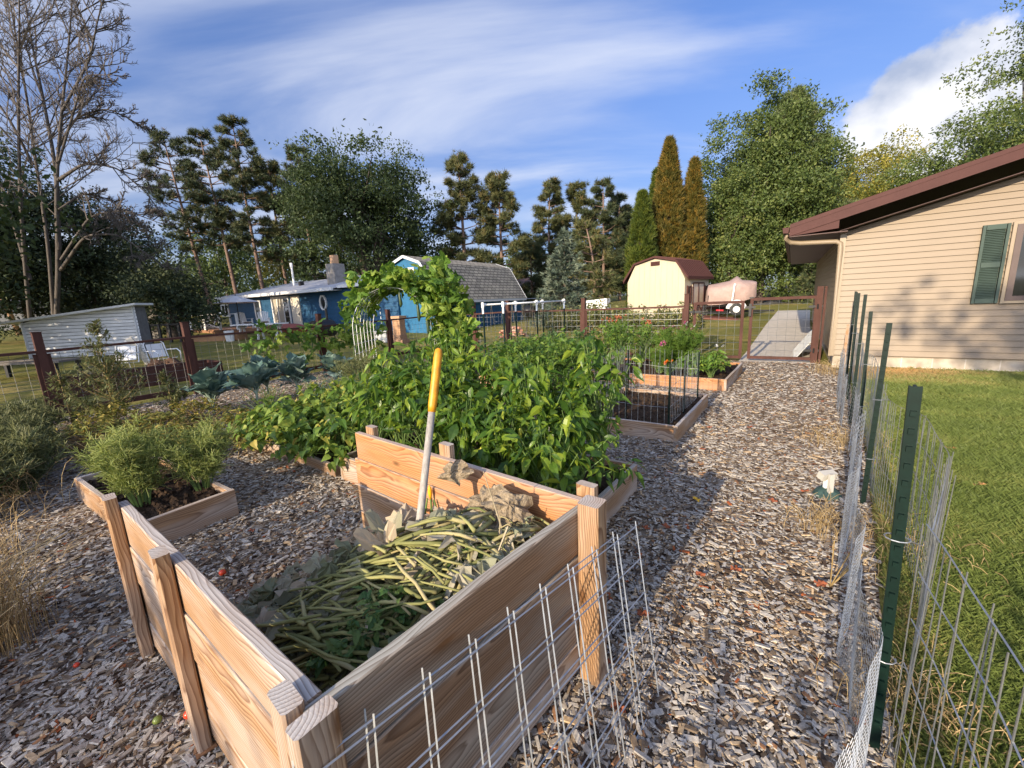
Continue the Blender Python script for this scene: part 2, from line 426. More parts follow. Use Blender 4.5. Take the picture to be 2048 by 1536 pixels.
# ---------------------------------------------------------------- setting: ground, mulch, lawn, path, road
def lawnmat():
    m, nd, ln, b = newmat('lawn')
    t = nd.new('ShaderNodeTexCoord')
    def nz(s, det, rgh=.6):
        n = nd.new('ShaderNodeTexNoise'); n.inputs['Scale'].default_value = s; n.inputs['Detail'].default_value = det; n.inputs['Roughness'].default_value = rgh
        ln.new(t.outputs['Object'], n.inputs['Vector']); return n
    a, c, f = nz(0.35, 5), nz(2.2, 6), nz(55, 4, .8)
    r = ramp_node(nd, [(0.30, (0.115, 0.13, 0.032)), (0.5, (0.19, 0.18, 0.05)), (0.64, (0.36, 0.275, 0.10))])
    ad = nd.new('ShaderNodeMath'); ad.operation = 'MULTIPLY_ADD'; ad.inputs[1].default_value = 0.5
    ln.new(a.outputs[0], ad.inputs[0])
    h = nd.new('ShaderNodeMath'); h.operation = 'MULTIPLY'; h.inputs[1].default_value = 0.5; ln.new(c.outputs[0], h.inputs[0]); ln.new(h.outputs[0], ad.inputs[2])
    ln.new(ad.outputs[0], r.inputs[0])
    mu = nd.new('ShaderNodeMix'); mu.data_type = 'RGBA'; mu.blend_type = 'MULTIPLY'; mu.inputs['Factor'].default_value = 0.9
    rf = ramp_node(nd, [(0.3, (0.45, 0.45, 0.45)), (0.7, (1.35, 1.35, 1.3))]); ln.new(f.outputs[0], rf.inputs[0])
    ln.new(r.outputs[0], mu.inputs[6]); ln.new(rf.outputs[0], mu.inputs[7]); ln.new(mu.outputs[2], b.inputs['Base Color'])
    b.inputs['Roughness'].default_value = 0.95; b.inputs['Specular IOR Level'].default_value = 0.1
    bp = nd.new('ShaderNodeBump'); bp.inputs['Strength'].default_value = .5; bp.inputs['Distance'].default_value = 0.03
    ln.new(f.outputs[0], bp.inputs['Height']); ln.new(bp.outputs[0], b.inputs['Normal'])
    return m
k = np.linspace(-1, 1, 161)
ax = np.sign(k) * (np.abs(k) * 40 + np.abs(k) ** 4 * 260)
gx, gy = np.meshgrid(ax, ax, indexing='ij')
gz = zt(gx, gy)
ii, jj = np.meshgrid(np.arange(160), np.arange(160), indexing='ij')
gF = np.stack([ii * 161 + jj, (ii + 1) * 161 + jj, (ii + 1) * 161 + jj + 1, ii * 161 + jj + 1], -1).reshape(-1, 4)
struct(MB().add(np.stack([gx, gy, gz], -1).reshape(-1, 3), gF).build('ground', lawnmat(), smooth=True))

RF = [(1.21, 1.16), (2.56, 2.82), (3.63, 4.15), (3.94, 4.64), (4.79, 5.73), (5.81, 7.03), (6.30, 7.62)]     # right fence
LF = [(-7.66, 6.8), (-6.56, 8.5), (-5.0, 11.05), (-3.75, 13.05), (-2.5, 14.85)]                             # left fence
BF = [(4.27, 10.05), (2.06, 11.54), (-0.02, 12.95), (-1.13, 13.69), (-2.5, 14.85)]
MP = [(-0.9, -1.5), (0.30, 0.0)] + [(x + .04, y - .03) for x, y in RF] + [(6.62, 8.73), (5.39, 9.51)] + BF + LF[::-1][1:] + [(-8.3, 5.2), (-6, 1), (-3.5, -1.5)]
MP = np.array(MP)
def inpoly(P, poly):
    x, y = P[:, 0], P[:, 1]; c = np.zeros(len(P), bool)
    for (x0, y0), (x1, y1) in zip(poly, np.roll(poly, -1, 0)):
        c ^= ((y0 > y) != (y1 > y)) & (x < (x1 - x0) * (y - y0) / (y1 - y0 + 1e-12) + x0)
    return c
CH = [(0.0, (0.07, 0.047, 0.032)), (0.10, (0.19, 0.14, 0.095)), (0.24, (0.31, 0.275, 0.235)), (0.44, (0.40, 0.37, 0.33)), (0.70, (0.44, 0.41, 0.37)), (0.87, (0.52, 0.475, 0.405)), (0.91, (0.49, 0.36, 0.22)), (0.965, (0.27, 0.14, 0.07)), (0.992, (0.34, 0.095, 0.03))]
def mulchmat():
    m, nd, ln, b = newmat('mulch_bed')
    t = nd.new('ShaderNodeTexCoord'); mpn = nd.new('ShaderNodeMapping'); mpn.inputs['Rotation'].default_value = (0, 0, .9); mpn.inputs['Scale'].default_value = (1, 2.0, 1)
    ln.new(t.outputs['Object'], mpn.inputs[0])
    v = nd.new('ShaderNodeTexVoronoi'); v.inputs['Scale'].default_value = 30; ln.new(mpn.outputs[0], v.inputs['Vector'])
    sp = nd.new('ShaderNodeSeparateColor'); ln.new(v.outputs['Color'], sp.inputs[0])
    r = ramp_node(nd, CH, 'CONSTANT'); ln.new(sp.outputs[0], r.inputs[0])
    mu = nd.new('ShaderNodeMix'); mu.data_type = 'RGBA'; mu.blend_type = 'MULTIPLY'; mu.inputs['Factor'].default_value = 1
    mu.inputs[7].default_value = (0.62, 0.56, 0.5, 1); ln.new(r.outputs[0], mu.inputs[6]); ln.new(mu.outputs[2], b.inputs['Base Color'])
    b.inputs['Roughness'].default_value = 0.9; b.inputs['Specular IOR Level'].default_value = 0.15
    bp = nd.new('ShaderNodeBump'); bp.inputs['Strength'].default_value = 1; bp.inputs['Distance'].default_value = 0.02
    ln.new(sp.outputs[1], bp.inputs['Height']); ln.new(bp.outputs[0], b.inputs['Normal'])
    return m
mb = MB(); mb.add(np.column_stack([MP, np.full(len(MP), .004)]), [tuple(range(len(MP)))])
struct(mb.build('mulch_path', mulchmat()))
# loose chips
def polar(n, r0, r1, p, a0, a1):
    u = rng.random(n); q = 2 - p
    r = (r0 ** q + u * (r1 ** q - r0 ** q)) ** (1 / q)
    a = np.radians(a0 + (a1 - a0) * rng.random(n))
    return np.column_stack([r * np.sin(a), r * np.cos(a)]), r
def chip_tpl(tx, ty):
    v = [(-.5, -.5 * tx, 0), (.5, -.5 * ty, 0), (.5, .5 * tx, 0), (-.5, .5 * ty, 0)]
    v = v + [(x * .94 + .02, y * .9, 1) for x, y, z in v]
    return np.array(v), np.array([(4, 5, 6, 7), (0, 1, 5, 4), (1, 2, 6, 5), (2, 3, 7, 6), (3, 0, 4, 7)])
Pa, ra = polar(46000, .6, 2.4, 0, -66, 64)
Pb, rb = polar(120000, 2.4, 12.5, 1.55, -62, 60)
P = np.vstack([Pa, Pb]); r_ = np.concatenate([ra, rb])
ok = inpoly(P, MP); P, r_ = P[ok], r_[ok]
mb = MB()
n = len(P)
L = np.exp(rng.normal(-3.82, .46, n)) * (1 + .06 * np.maximum(r_ - 2, 0)); Wd = L * np.exp(rng.normal(-1.05, .34, n)); L = np.minimum(L, .06 + .004 * r_); Wd = np.minimum(Wd, .022); T = np.clip(Wd * .28, .0025, .008)
yaw = rng.random(n) * 2 * math.pi
tl, rl = rng.normal(0, .13, n), rng.normal(0, .15, n)
d = np.column_stack([np.cos(yaw) * np.cos(tl), np.sin(yaw) * np.cos(tl), np.sin(tl)])
Mx = frames(d, roll=rl) * np.stack([L, Wd, T], -1)[:, None, :]
Pz = np.column_stack([P, 0.005 + rng.random(n) ** 1.5 * .016])
rn = rng.random(n)
pn = .5 + .25 * np.sin(P[:, 0] * 1.9 + 1.3 * np.sin(P[:, 1] * 1.7)) + .25 * np.sin(P[:, 1] * 2.3 + P[:, 0] * 1.1 + 2 * np.sin(P[:, 0] * .9)) + rng.normal(0, .12, n)
br_ = rng.random(n) < np.clip((pn - .45) * 1.1, .06, .62)      # trodden, browner, damper patches among the silvered chips
rn = np.where(br_, np.where(rng.random(n) < .55, .24 * rng.random(n), .87 + .12 * rng.random(n) ** 1.5), rn)
for a_, tp in enumerate((chip_tpl(1, 1), chip_tpl(.7, 1.15), chip_tpl(.35, 1.2))):
    s_ = (np.arange(n) % 3) == a_
    mb.inst(tp, Mx[s_], Pz[s_], rn[s_])
m, nd, ln, b = newmat('wood_chip')
at_ = nd.new('ShaderNodeAttribute'); at_.attribute_name = 'rnd'; r0 = ramp_node(nd, CH, 'CONSTANT'); ln.new(at_.outputs['Fac'], r0.inputs[0])
t_ = nd.new('ShaderNodeTexCoord'); nn = nd.new('ShaderNodeTexNoise'); nn.inputs['Scale'].default_value = 90; nn.inputs['Detail'].default_value = 3; ln.new(t_.outputs['Object'], nn.inputs['Vector'])
rr = ramp_node(nd, [(.3, (.7, .68, .66)), (.7, (1.2, 1.2, 1.2))]); ln.new(nn.outputs[0], rr.inputs[0])
mu = nd.new('ShaderNodeMix'); mu.data_type = 'RGBA'; mu.blend_type = 'MULTIPLY'; mu.inputs['Factor'].default_value = 1
ln.new(r0.outputs[0], mu.inputs[6]); ln.new(rr.outputs[0], mu.inputs[7]); ln.new(mu.outputs[2], b.inputs['Base Color'])
b.inputs['Roughness'].default_value = .8; b.inputs['Specular IOR Level'].default_value = .25
struct(tag(mb.build('wood_chips', m), 'grey and tan wood chips spread thick over the garden paths', 'wood chips'), 'stuff')

# mown lawn blades on the right
M['lawnblade'] = leafm('lawn_blades', [(0.0, (0.080, 0.115, 0.028)), (0.4, (0.140, 0.182, 0.044)), (0.62, (0.23, 0.24, 0.07)), (0.8, (0.32, 0.235, 0.10)), (1.0, (0.46, 0.29, 0.115))], .25, nscale=4)
def blade_tpl(nb, lean, w):
    V, F = [], []
    for i in range(nb):
        a = rng.random() * 6.28; q = rng.random() * 6.28; l = lean * (.4 + rng.random()); o = rng.normal(0, .18, 2); h = .7 + .5 * rng.random()
        cx_, cy_ = math.cos(q) * w, math.sin(q) * w
        b0 = len(V)
        V += [(o[0] - cx_, o[1] - cy_, 0), (o[0] + cx_, o[1] + cy_, 0), (o[0] + cx_ * .7 + math.cos(a) * l * .35, o[1] + cy_ * .7 + math.sin(a) * l * .35, h * .6), (o[0] + math.cos(a) * l, o[1] + math.sin(a) * l, h)]
        F.append((b0, b0 + 1, b0 + 3, b0 + 2))
    return np.array(V), np.array(F)
def rightof(P, marg=.12):
    f = np.array([(-.6, -1.2), (.30, 0)] + RF + [(6.9, 8.3)]); xs = np.interp(P[:, 1], f[:, 1], f[:, 0])
    return P[:, 0] > xs + marg
Pa, ra = polar(52000, .9, 4.2, .5, 28, 86); Pb, rb = polar(90000, 4.2, 12.5, .9, 34, 88)
P = np.vstack([Pa, Pb]); r_ = np.concatenate([ra, rb])
hw = (P - A(6.45, 8.22)[:2]) @ hv(34)[:2]
ok = rightof(P) & (hw < -.06); P, r_, hw = P[ok], r_[ok], hw[ok]
n = len(P)
dry = np.exp(-((hw + .45) / 1.0) ** 2) * np.clip(1.5 - ((P - A(6.45, 8.22)[:2]) @ hv(124)[:2]) * .55, .15, 1) + .12 * np.sin(P[:, 0] * 3 + P[:, 1] * 5)
edge = ~rightof(P, .3)
rn = np.clip(.25 + .22 * rng.random(n) + .62 * dry * (rng.random(n) < .9) + edge * .35 * rng.random(n), 0, 1)
mb = MB()
h = (.028 + .026 * rng.random(n)) * (1 + .07 * r_)
yaw = rng.random(n) * 6.28
for a_ in range(3):
    s_ = (np.arange(n) % 3) == a_; q = yaw[s_]; z0 = 0 * q
    R = np.stack([np.stack([np.cos(q), -np.sin(q), z0], -1), np.stack([np.sin(q), np.cos(q), z0], -1), np.stack([z0, z0, z0 + 1], -1)], 1) * h[s_][:, None, None]
    mb.inst(blade_tpl(7, .7, .05), R, np.column_stack([P[s_], 0 * q]), rn[s_])
struct(tag(mb.build('lawn_grass', M['lawnblade']), 'short mown green lawn beside the house, dry by the foundation', 'grass'), 'stuff')

def strip(name, pts, w, mat, dz, nsub=24):
    """a flat ribbon laid over the terrain"""
    pts = np.asarray(pts, float); t = np.linspace(0, len(pts) - 1, nsub)
    c = np.column_stack([np.interp(t, range(len(pts)), pts[:, i]) for i in (0, 1)])
    d = np.gradient(c, axis=0); d /= np.linalg.norm(d, axis=1)[:, None]; nrm = np.column_stack([d[:, 1], -d[:, 0]])
    V = []
    for sd in (-w / 2, 0, w / 2):
        q = c + nrm * sd; V.append(np.column_stack([q, zt(q[:, 0], q[:, 1]) + dz]))
    V = np.stack(V, 1).reshape(-1, 3)
    F = [(i * 3 + j, i * 3 + j + 1, (i + 1) * 3 + j + 1, (i + 1) * 3 + j) for i in range(nsub - 1) for j in (0, 1)]
    return struct(MB().add(V, np.array(F)).build(name, mat))
strip('walkway', [(5.86, 9.05), (10.9, 16.3), (15.4, 22.6)], 1.45, M['concrete'], .012)
asph = plain('old_asphalt', (0.16, 0.155, 0.15), .9, var=.3, scale=9)
strip('road', [(9, 33), (16, 30.5), (26, 30), (45, 33)], 3.6, asph, .03, 40)
# ---------------------------------------------------------------- buildings
M['siding'] = plain('beige_vinyl', (0.215, 0.160, 0.103), 0.5, var=0.06, scale=2.5)
M['trim_brown'] = plain('brown_metal_trim', (0.074, 0.031, 0.027), 0.6, var=0.12, scale=5, spec=.15)
M['beige'] = plain('beige_metal', (0.27, 0.21, 0.14), 0.4, var=0.08, scale=4)
M['shutter'] = plain('green_shutter', (0.055, 0.080, 0.066), 0.6, var=0.15, scale=6, spec=.2)
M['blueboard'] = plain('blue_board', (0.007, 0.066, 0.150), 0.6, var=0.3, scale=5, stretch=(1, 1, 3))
M['bluelit'] = plain('blue_sunlit', (0.010, 0.115, 0.245), 0.6, var=0.2, scale=4)  # sunlit copy of the blue, brighter in the colour; blue_board is the shaded one
M['whiteroof'] = plain('white_metal_roof', (0.50, 0.51, 0.55), 0.45, var=0.12, scale=1.4)
M['dark_soffit'] = plain('brown_soffit', (0.075, 0.034, 0.028), 0.6, var=0.2, scale=6)
def shingle():
    m, nd, ln, b = newmat('asphalt_shingles')
    t = nd.new('ShaderNodeTexCoord'); br = nd.new('ShaderNodeTexBrick')
    br.inputs['Scale'].default_value = 1; br.inputs['Brick Width'].default_value = .40; br.inputs['Row Height'].default_value = .19; br.inputs['Mortar Size'].default_value = .024
    br.inputs['Color1'].default_value = lin((.25, .23, .19)); br.inputs['Color2'].default_value = lin((.36, .33, .275)); br.inputs['Mortar'].default_value = lin((.07, .064, .055))
    ln.new(t.outputs['Object'], br.inputs['Vector'])
    n = nd.new('ShaderNodeTexNoise'); n.inputs['Scale'].default_value = 2; n.inputs['Detail'].default_value = 8; ln.new(t.outputs['Object'], n.inputs['Vector'])
    r = ramp_node(nd, [(.3, (.72, .72, .72)), (.7, (1.2, 1.18, 1.12))]); ln.new(n.outputs[0], r.inputs[0])
    mu = nd.new('ShaderNodeMix'); mu.data_type = 'RGBA'; mu.blend_type = 'MULTIPLY'; mu.inputs['Factor'].default_value = 1
    ln.new(br.outputs[0], mu.inputs[6]); ln.new(r.outputs[0], mu.inputs[7]); ln.new(mu.outputs[2], b.inputs['Base Color']); b.inputs['Roughness'].default_value = .95
    return m
M['shingle'] = shingle()
def blockmat(name, c1, c2, mort, bw, rh):
    m, nd, ln, b = newmat(name)
    t = nd.new('ShaderNodeTexCoord'); br = nd.new('ShaderNodeTexBrick'); br.inputs['Scale'].default_value = 1
    br.inputs['Brick Width'].default_value = bw; br.inputs['Row Height'].default_value = rh; br.inputs['Mortar Size'].default_value = .008
    br.inputs['Color1'].default_value = lin(c1); br.inputs['Color2'].default_value = lin(c2); br.inputs['Mortar'].default_value = lin(mort)
    ln.new(t.outputs['Object'], br.inputs['Vector'])
    n = nd.new('ShaderNodeTexNoise'); n.inputs['Scale'].default_value = 5; n.inputs['Detail'].default_value = 9; ln.new(t.outputs['Object'], n.inputs['Vector'])
    r = ramp_node(nd, [(.3, (.65, .63, .6)), (.7, (1.2, 1.2, 1.2))]); ln.new(n.outputs[0], r.inputs[0])
    mu = nd.new('ShaderNodeMix'); mu.data_type = 'RGBA'; mu.blend_type = 'MULTIPLY'; mu.inputs['Factor'].default_value = 1
    ln.new(br.outputs[0], mu.inputs[6]); ln.new(r.outputs[0], mu.inputs[7]); ln.new(mu.outputs[2], b.inputs['Base Color']); b.inputs['Roughness'].default_value = .9
    return m
M['block'] = blockmat('foundation_block', (.42, .36, .28), (.36, .31, .25), (.5, .45, .38), .42, .2)
M['brick'] = blockmat('red_brick', (.33, .11, .06), (.40, .16, .09), (.45, .40, .35), .21, .075)
M['greyblock'] = plain('grey_block', (0.25, 0.235, 0.215), .9, var=.35, scale=5, bump=.4)
def oriented(mbobj, name, mat, parent, O, ex, ez):
    """build with local axes ex (X), ez (Y) so that flat Object-space brick patterns run along the face"""
    ex = unit(ex); ez = unit(ez); ey = np.cross(ez, ex) * -1
    R = np.column_stack([ex, ez, np.cross(ex, ez)])
    for i, v in enumerate(mbobj.V): mbobj.V[i] = (v - O) @ R
    o = mbobj.build(name, mat)
    mw = Matrix([list(R[i]) + [float(O[i] - (parent.location[i] if parent else 0))] for i in range(3)] + [[0, 0, 0, 1]])
    if parent: o.parent = parent
    o.matrix_local = mw
    return o
def lap(mb, O, e, nrm, a0, a1, z0, z1, ex, prot=.012, lim=None, gap=0.0):
    """overlapping horizontal boards on a wall through O along e, facing nrm; lim(z) narrows a course under a slope"""
    O, e, nrm = map(lambda q: np.asarray(q, float), (O, e, nrm)); z = z0
    while z < z1 - .01:
        t = min(z + ex, z1); l0, l1 = (a0, a1) if lim is None else lim(t)
        if l1 - l0 > .02:
            p = lambda a, zz, q: O + e * a + nrm * q + UP * zz
            b0, b1 = (l0, l1) if lim is None else lim(z)
            zg = z + gap
            mb.add([p(b0, zg, 0), p(b1, zg, 0), p(b1, zg, prot), p(b0, zg, prot), p(l0, t, 0), p(l1, t, 0), p(l1, t, .002), p(l0, t, .002)],
                   np.array([(3, 2, 6, 7), (0, 1, 2, 3), (0, 3, 7, 4), (2, 1, 5, 6)]), rng.random())
        z = t
    return mb

# --- beige house on the right
e, u2 = hv(124), hv(34)
HO = A(6.45, 8.22, 0)
def HP(a, b, z): return HO + e * a + u2 * b + UP * z
house = thing('beige_house', 'beige vinyl sided house with brown roof edge right of the gate', 'house', HO)
HWID, HLEN = 9.0, 11.0
rk = .272
roofz = lambda a: 2.60 + .20 + rk * (a + .9) - .22 if a < 4.5 else 2.58 + rk * (9.9 - a)   # underside of rake at wall
ru = lambda a: 2.60 + rk * a if a <= HWID / 2 else 2.60 + rk * (HWID - a)
def hlim(z):
    if z <= 2.60: return (0, HWID)
    d = (z - 2.60) / rk; return (d, HWID - d)
mb = MB(); lap(mb, HP(0, 0, 0), e, -u2, 0, HWID, .26, 2.60 + rk * HWID / 2, .104, .022, hlim, .007)
mb.add([HP(0, .003, .25), HP(HWID, .003, .25), HP(HWID, .003, 2.6), HP(HWID / 2, .003, 2.6 + rk * HWID / 2), HP(0, .003, 2.6)], [(0, 1, 2, 3, 4)])
lap(mb, HP(0, 0, 0), u2, -e, 0, HLEN, .26, 2.6, .104)
mb.add([HP(.003, 0, .25), HP(.003, HLEN, .25), HP(.003, HLEN, 2.6), HP(.003, 0, 2.6)], [(0, 1, 2, 3)])
mb.build('wall', M['siding'], house)
cb = MB(); cb.bar(HP(-.02, -.02, .25), HP(-.02, -.02, 2.62), .09, .09, u2); cb.build('corner_post', M['beige'], house)
fb = MB(); fb.prism([HP(.02, .03, -.1), HP(HWID, .03, -.1), HP(HWID, .03, .26), HP(.02, .03, .26)], u2 * .2)
fb.prism([HP(.03, .04, -.1), HP(.03, HLEN, -.1), HP(.03, HLEN, .26), HP(.03, .04, .26)], e * .2)
oriented(fb, 'foundation', M['block'], house, HP(0, 0, .06), e, UP)
OV, RO = .88, .32            # eave overhang, rake overhang
rb_ = MB()
for s_ in (0, 1):
    f = (lambda a: a) if s_ == 0 else (lambda a: HWID - a)
    pr = [HP(f(-OV), -RO, 2.80), HP(f(HWID / 2), -RO, 2.80 + rk * (HWID / 2 + OV)), HP(f(HWID / 2), -RO, 2.75 + rk * (HWID / 2 + OV)), HP(f(-OV), -RO, 2.75)]
    rb_.prism(pr, u2 * (HLEN + 2 * RO))
rf = rb_.build('roof', plain('brown_shingle', (.12, .07, .055), .9, var=.3, scale=14), house)
fb = MB()
for s_ in (0, 1):
    f = (lambda a: a) if s_ == 0 else (lambda a: HWID - a)
    fb.prism([HP(f(-OV), -RO - .02, 2.79), HP(f(HWID / 2), -RO - .02, 2.79 + rk * (HWID / 2 + OV)), HP(f(HWID / 2), -RO - .02, 2.60 + rk * (HWID / 2 + OV)), HP(f(-OV), -RO - .02, 2.60)], u2 * .018)
    fb.prism([HP(f(-OV), -RO - .027, 2.82), HP(f(HWID / 2), -RO - .027, 2.82 + rk * (HWID / 2 + OV)), HP(f(HWID / 2), -RO - .027, 2.75 + rk * (HWID / 2 + OV)), HP(f(-OV), -RO - .027, 2.75)], u2 * .006)
# boxed eave return
fb.prism([HP(-OV, -RO - .005, 2.79), HP(-OV, -RO - .005, 2.60), HP(-.12, -RO - .005, 2.66), HP(-.12, -RO - .005, 2.80)], u2 * .30)
q = fb.build('rake_board', M['trim_brown'], house); q.parent = rf
sb_ = MB(); sb_.prism([HP(-OV, -RO, 2.60), HP(.02, -RO, 2.60), HP(.02, -RO, 2.585), HP(-OV, -RO, 2.585)], u2 * (HLEN + RO))
for s_ in (0, 1):
    f = (lambda a: a) if s_ == 0 else (lambda a: HWID - a)
    sb_.prism([HP(f(-.1), -RO + .001, 2.598 + rk * .02), HP(f(HWID / 2), -RO + .001, 2.598 + rk * (HWID / 2 + .1)), HP(f(HWID / 2), -RO + .001, 2.61 + rk * (HWID / 2 + .1)), HP(f(-.1), -RO + .001, 2.61)], u2 * (RO - .02))
sb_.build('soffit', M['dark_soffit'], house)
gb = MB()
gpr = [HP(-OV - .12, 0, 2.77), HP(-OV - .105, 0, 2.67), HP(-OV - .02, 0, 2.66), HP(-OV - .005, 0, 2.77)]
gb.prism([p - u2 * RO for p in gpr], u2 * (HLEN + RO)); gb.build('gutter', M['trim_brown'], house)
db = MB()
def rbar(pts, w, h):
    for p, q in zip(pts[:-1], pts[1:]): db.bar(p, q + unit(q - p) * w * .3, w, h, u2)
db.tube([HP(-.92, -.22, 2.68), HP(-.93, -.22, 2.58), HP(-.86, -.16, 2.50), HP(-.70, -.12, 2.47), HP(-.30, -.09, 2.45), HP(-.12, -.08, 2.44), HP(-.055, -.075, 2.40), HP(-.045, -.075, 2.28), HP(-.045, -.075, .06)], [.045] * 9, 8)
db.build('downspout', M['beige'], house, smooth=True)
def window(parent, O, ee, nn, a0, a1, z0, z1, fw, mat, panes=1, name='window', dep=.05):
    """frame bars standing proud of the wall, a dark pane set back inside"""
    O = np.asarray(O, float); p = lambda a, z, q: O + ee * a + nn * q + UP * z
    m_ = MB()
    m_.bar(p(a0, z0 + fw / 2, dep / 2), p(a1, z0 + fw / 2, dep / 2), dep, fw); m_.bar(p(a0, z1 - fw / 2, dep / 2), p(a1, z1 - fw / 2, dep / 2), dep, fw)
    for a in (a0 + fw / 2, a1 - fw / 2): m_.bar(p(a, z0 + fw, dep / 2), p(a, z1 - fw, dep / 2), dep, fw, ee)
    for i in range(1, panes): 
        a = a0 + (a1 - a0) * i / panes; m_.bar(p(a, z0 + fw, dep * .4), p(a, z1 - fw, dep * .4), dep * .7, fw * .7, ee)
    f_ = m_.build(name, mat, parent)
    g_ = MB(); g_.prism([p(a0 + fw, z0 + fw, .004), p(a1 - fw, z0 + fw, .004), p(a1 - fw, z1 - fw, .004), p(a0 + fw, z1 - fw, .004)], nn * .012)
    po = g_.build('pane', M['glass'], parent); po.parent = f_
    return f_
ww = window(house, HP(0, -.026, 0), e, -u2, 2.19, 3.55, 1.245, 2.45, .075, plain('brown_window_frame', (.085, .055, .047), .5, var=.15), 2)
tb = MB()
for a, b_ in ((2.145, 2.188), (3.552, 3.595)): tb.bar(HP((a + b_) / 2, -.042, 1.20), HP((a + b_) / 2, -.042, 2.49), .043, .05, u2)
tb.bar(HP(2.189, -.042, 1.222), HP(3.551, -.042, 1.222), .05, .043); tb.bar(HP(2.189, -.042, 2.472), HP(3.551, -.042, 2.472), .05, .04)
t_ = tb.build('window_trim', M['beige'], house); t_.parent = ww
for a0, a1 in ((1.80, 2.125), (3.615, 3.94)):
    m_ = MB()
    for a in (a0 + .026, a1 - .026): m_.bar(HP(a, -.044, 1.21), HP(a, -.044, 2.48), .052, .036, e)
    for z in (1.25, 1.84, 2.44): m_.bar(HP(a0 + .052, -.043, z), HP(a1 - .052, -.043, z), .034, .08)
    for z in list(np.arange(1.305, 1.80, .027)) + list(np.arange(1.895, 2.395, .027)):
        m_.bar(HP(a0 + .05, -.040, z), HP(a1 - .05, -.040, z), .030, .006, unit(UP * .75 - u2 * .65))
    m_.prism([HP(a0 + .05, -.024, 1.22), HP(a1 - .05, -.024, 1.22), HP(a1 - .05, -.024, 2.46), HP(a0 + .05, -.024, 2.46)], u2 * .002)
    m_.build('shutter', M['shutter'], house)
cb = MB(); c0 = HP(2.0, 5.9, 0)
cb.bar(c0 + UP * 2.6, c0 + UP * 4.02, .75, .6, e)
ch = oriented(cb, 'chimney', M['brick'], house, c0, e, UP)
cb = MB(); cb.bar(c0 + UP * 4.02, c0 + UP * 4.10, .85, .7, e); k_ = cb.build('chimney_cap', M['concrete'], house); mwk = k_.matrix_local.copy(); k_.parent = ch; k_.matrix_local = ch.matrix_local.inverted() @ mwk

# --- white clapboard shed on the left
SO = A(-17.85, 15.45, 0); se = hv(79); sn = np.cross(se, UP); sn = sn if sn[1] < 0 else -sn; SWd = 3.70; SD = 0.6
SP = lambda a, b, z: SO + se * a - sn * b + UP * z
shed = thing('clapboard_shed', 'old white clapboard shed with a slanting white roof behind the left fence', 'shed', (-16, 16, 0))
wz = lambda a: 1.66 + a / SWd * .42
slim = lambda z: (0 if z < 1.66 else (z - 1.66) / .42 * SWd, SWd)
M['peel'] = plain('peeling_white_paint', (0.82, 0.82, 0.82), .75, var=.3, scale=3, stretch=(.8, .8, 5))
mb = MB(); lap(mb, SP(0, 0, 0), se, sn, 0, SWd, -.05, 2.08, .125, .034, slim, .016)
mb.build('wall', M['peel'], shed)
MB().add([SP(0, .006, -.05), SP(SWd, .006, -.05), SP(SWd, .006, 2.08), SP(0, .006, 1.66)], [(0, 1, 2, 3)]).build('gap_shadow_backing', plain('gap_shadow_dark', (.05, .045, .04), .9), shed)  # dark sheet in place of the shadow in the clapboard gaps
for a in (0.002, SWd - .002):
    mb = MB(); mb.prism([SP(a, .01, -.05), SP(a, SD, -.05), SP(a, SD, wz(a) - .02), SP(a, .01, wz(a) - .02)], se * (.02 if a < 1 else -.02))
    for b_ in np.arange(.1, SD, .16): mb.bar(SP(a, b_, -.05), SP(a, b_, wz(a) - .03), .012, .008, se)
    mb.build('side_wall', plain('grey_side_boards', (.17, .165, .16), .85, var=.3), shed)
for a in (.05, SWd - .05): MB().bar(SP(a, -.045, -.05), SP(a, -.045, wz(a) - .02), .10, .03, se).build('corner_trim', M['white'], shed)
mb = MB(); mb.prism([SP(-.55, -.30, wz(-.55)), SP(SWd + .2, -.30, wz(SWd + .2)), SP(SWd + .2, -.30, wz(SWd + .2) + .075), SP(-.55, -.30, wz(-.55) + .075)], -sn * (SD + .5))
mb.build('roof', M['white'], shed)

# --- blue ranch house
GL, GR = A(-21.27, 31, 2.78), A(-5.9, 21.05, 2.78)
eb = unit((GR - GL) * A(1, 1, 0)); nb = np.cross(eb, UP)          # nb faces the garden
if nb[1] > 0: nb = -nb
bw0 = GL - nb * .55                                               # wall line set back under the eave
BL = float(np.linalg.norm(GR - GL))
bO = A(bw0[0], bw0[1], 0)
def BP(a, q, z): return bO + eb * a + nb * q + UP * z
blue = thing('blue_house', 'long low blue house with a white metal roof behind the deck', 'house', (bO[0], bO[1], 0))
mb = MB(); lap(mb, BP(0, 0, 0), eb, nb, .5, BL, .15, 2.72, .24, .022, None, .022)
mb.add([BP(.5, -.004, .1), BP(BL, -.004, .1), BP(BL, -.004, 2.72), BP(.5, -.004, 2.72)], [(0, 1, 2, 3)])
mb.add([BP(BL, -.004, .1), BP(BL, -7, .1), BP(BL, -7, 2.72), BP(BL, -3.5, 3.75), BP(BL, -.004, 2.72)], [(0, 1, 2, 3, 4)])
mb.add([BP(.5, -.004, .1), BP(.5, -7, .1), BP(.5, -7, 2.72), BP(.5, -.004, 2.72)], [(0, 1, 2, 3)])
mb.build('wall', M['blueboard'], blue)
aS = BL - 4.4                       # the roof steps forward and up at the right-hand bay
mb = MB(); ov = .55
def slab(pts, t=.06): mb.prism(pts, -UP * t)
slab([BP(0, ov, 2.80), BP(aS, ov, 2.80), BP(aS, -3.4, 3.72), BP(3.2, -3.4, 3.72)])
slab([BP(0, ov, 2.80), BP(3.2, -3.4, 3.72), BP(0, -7.3, 2.80)])
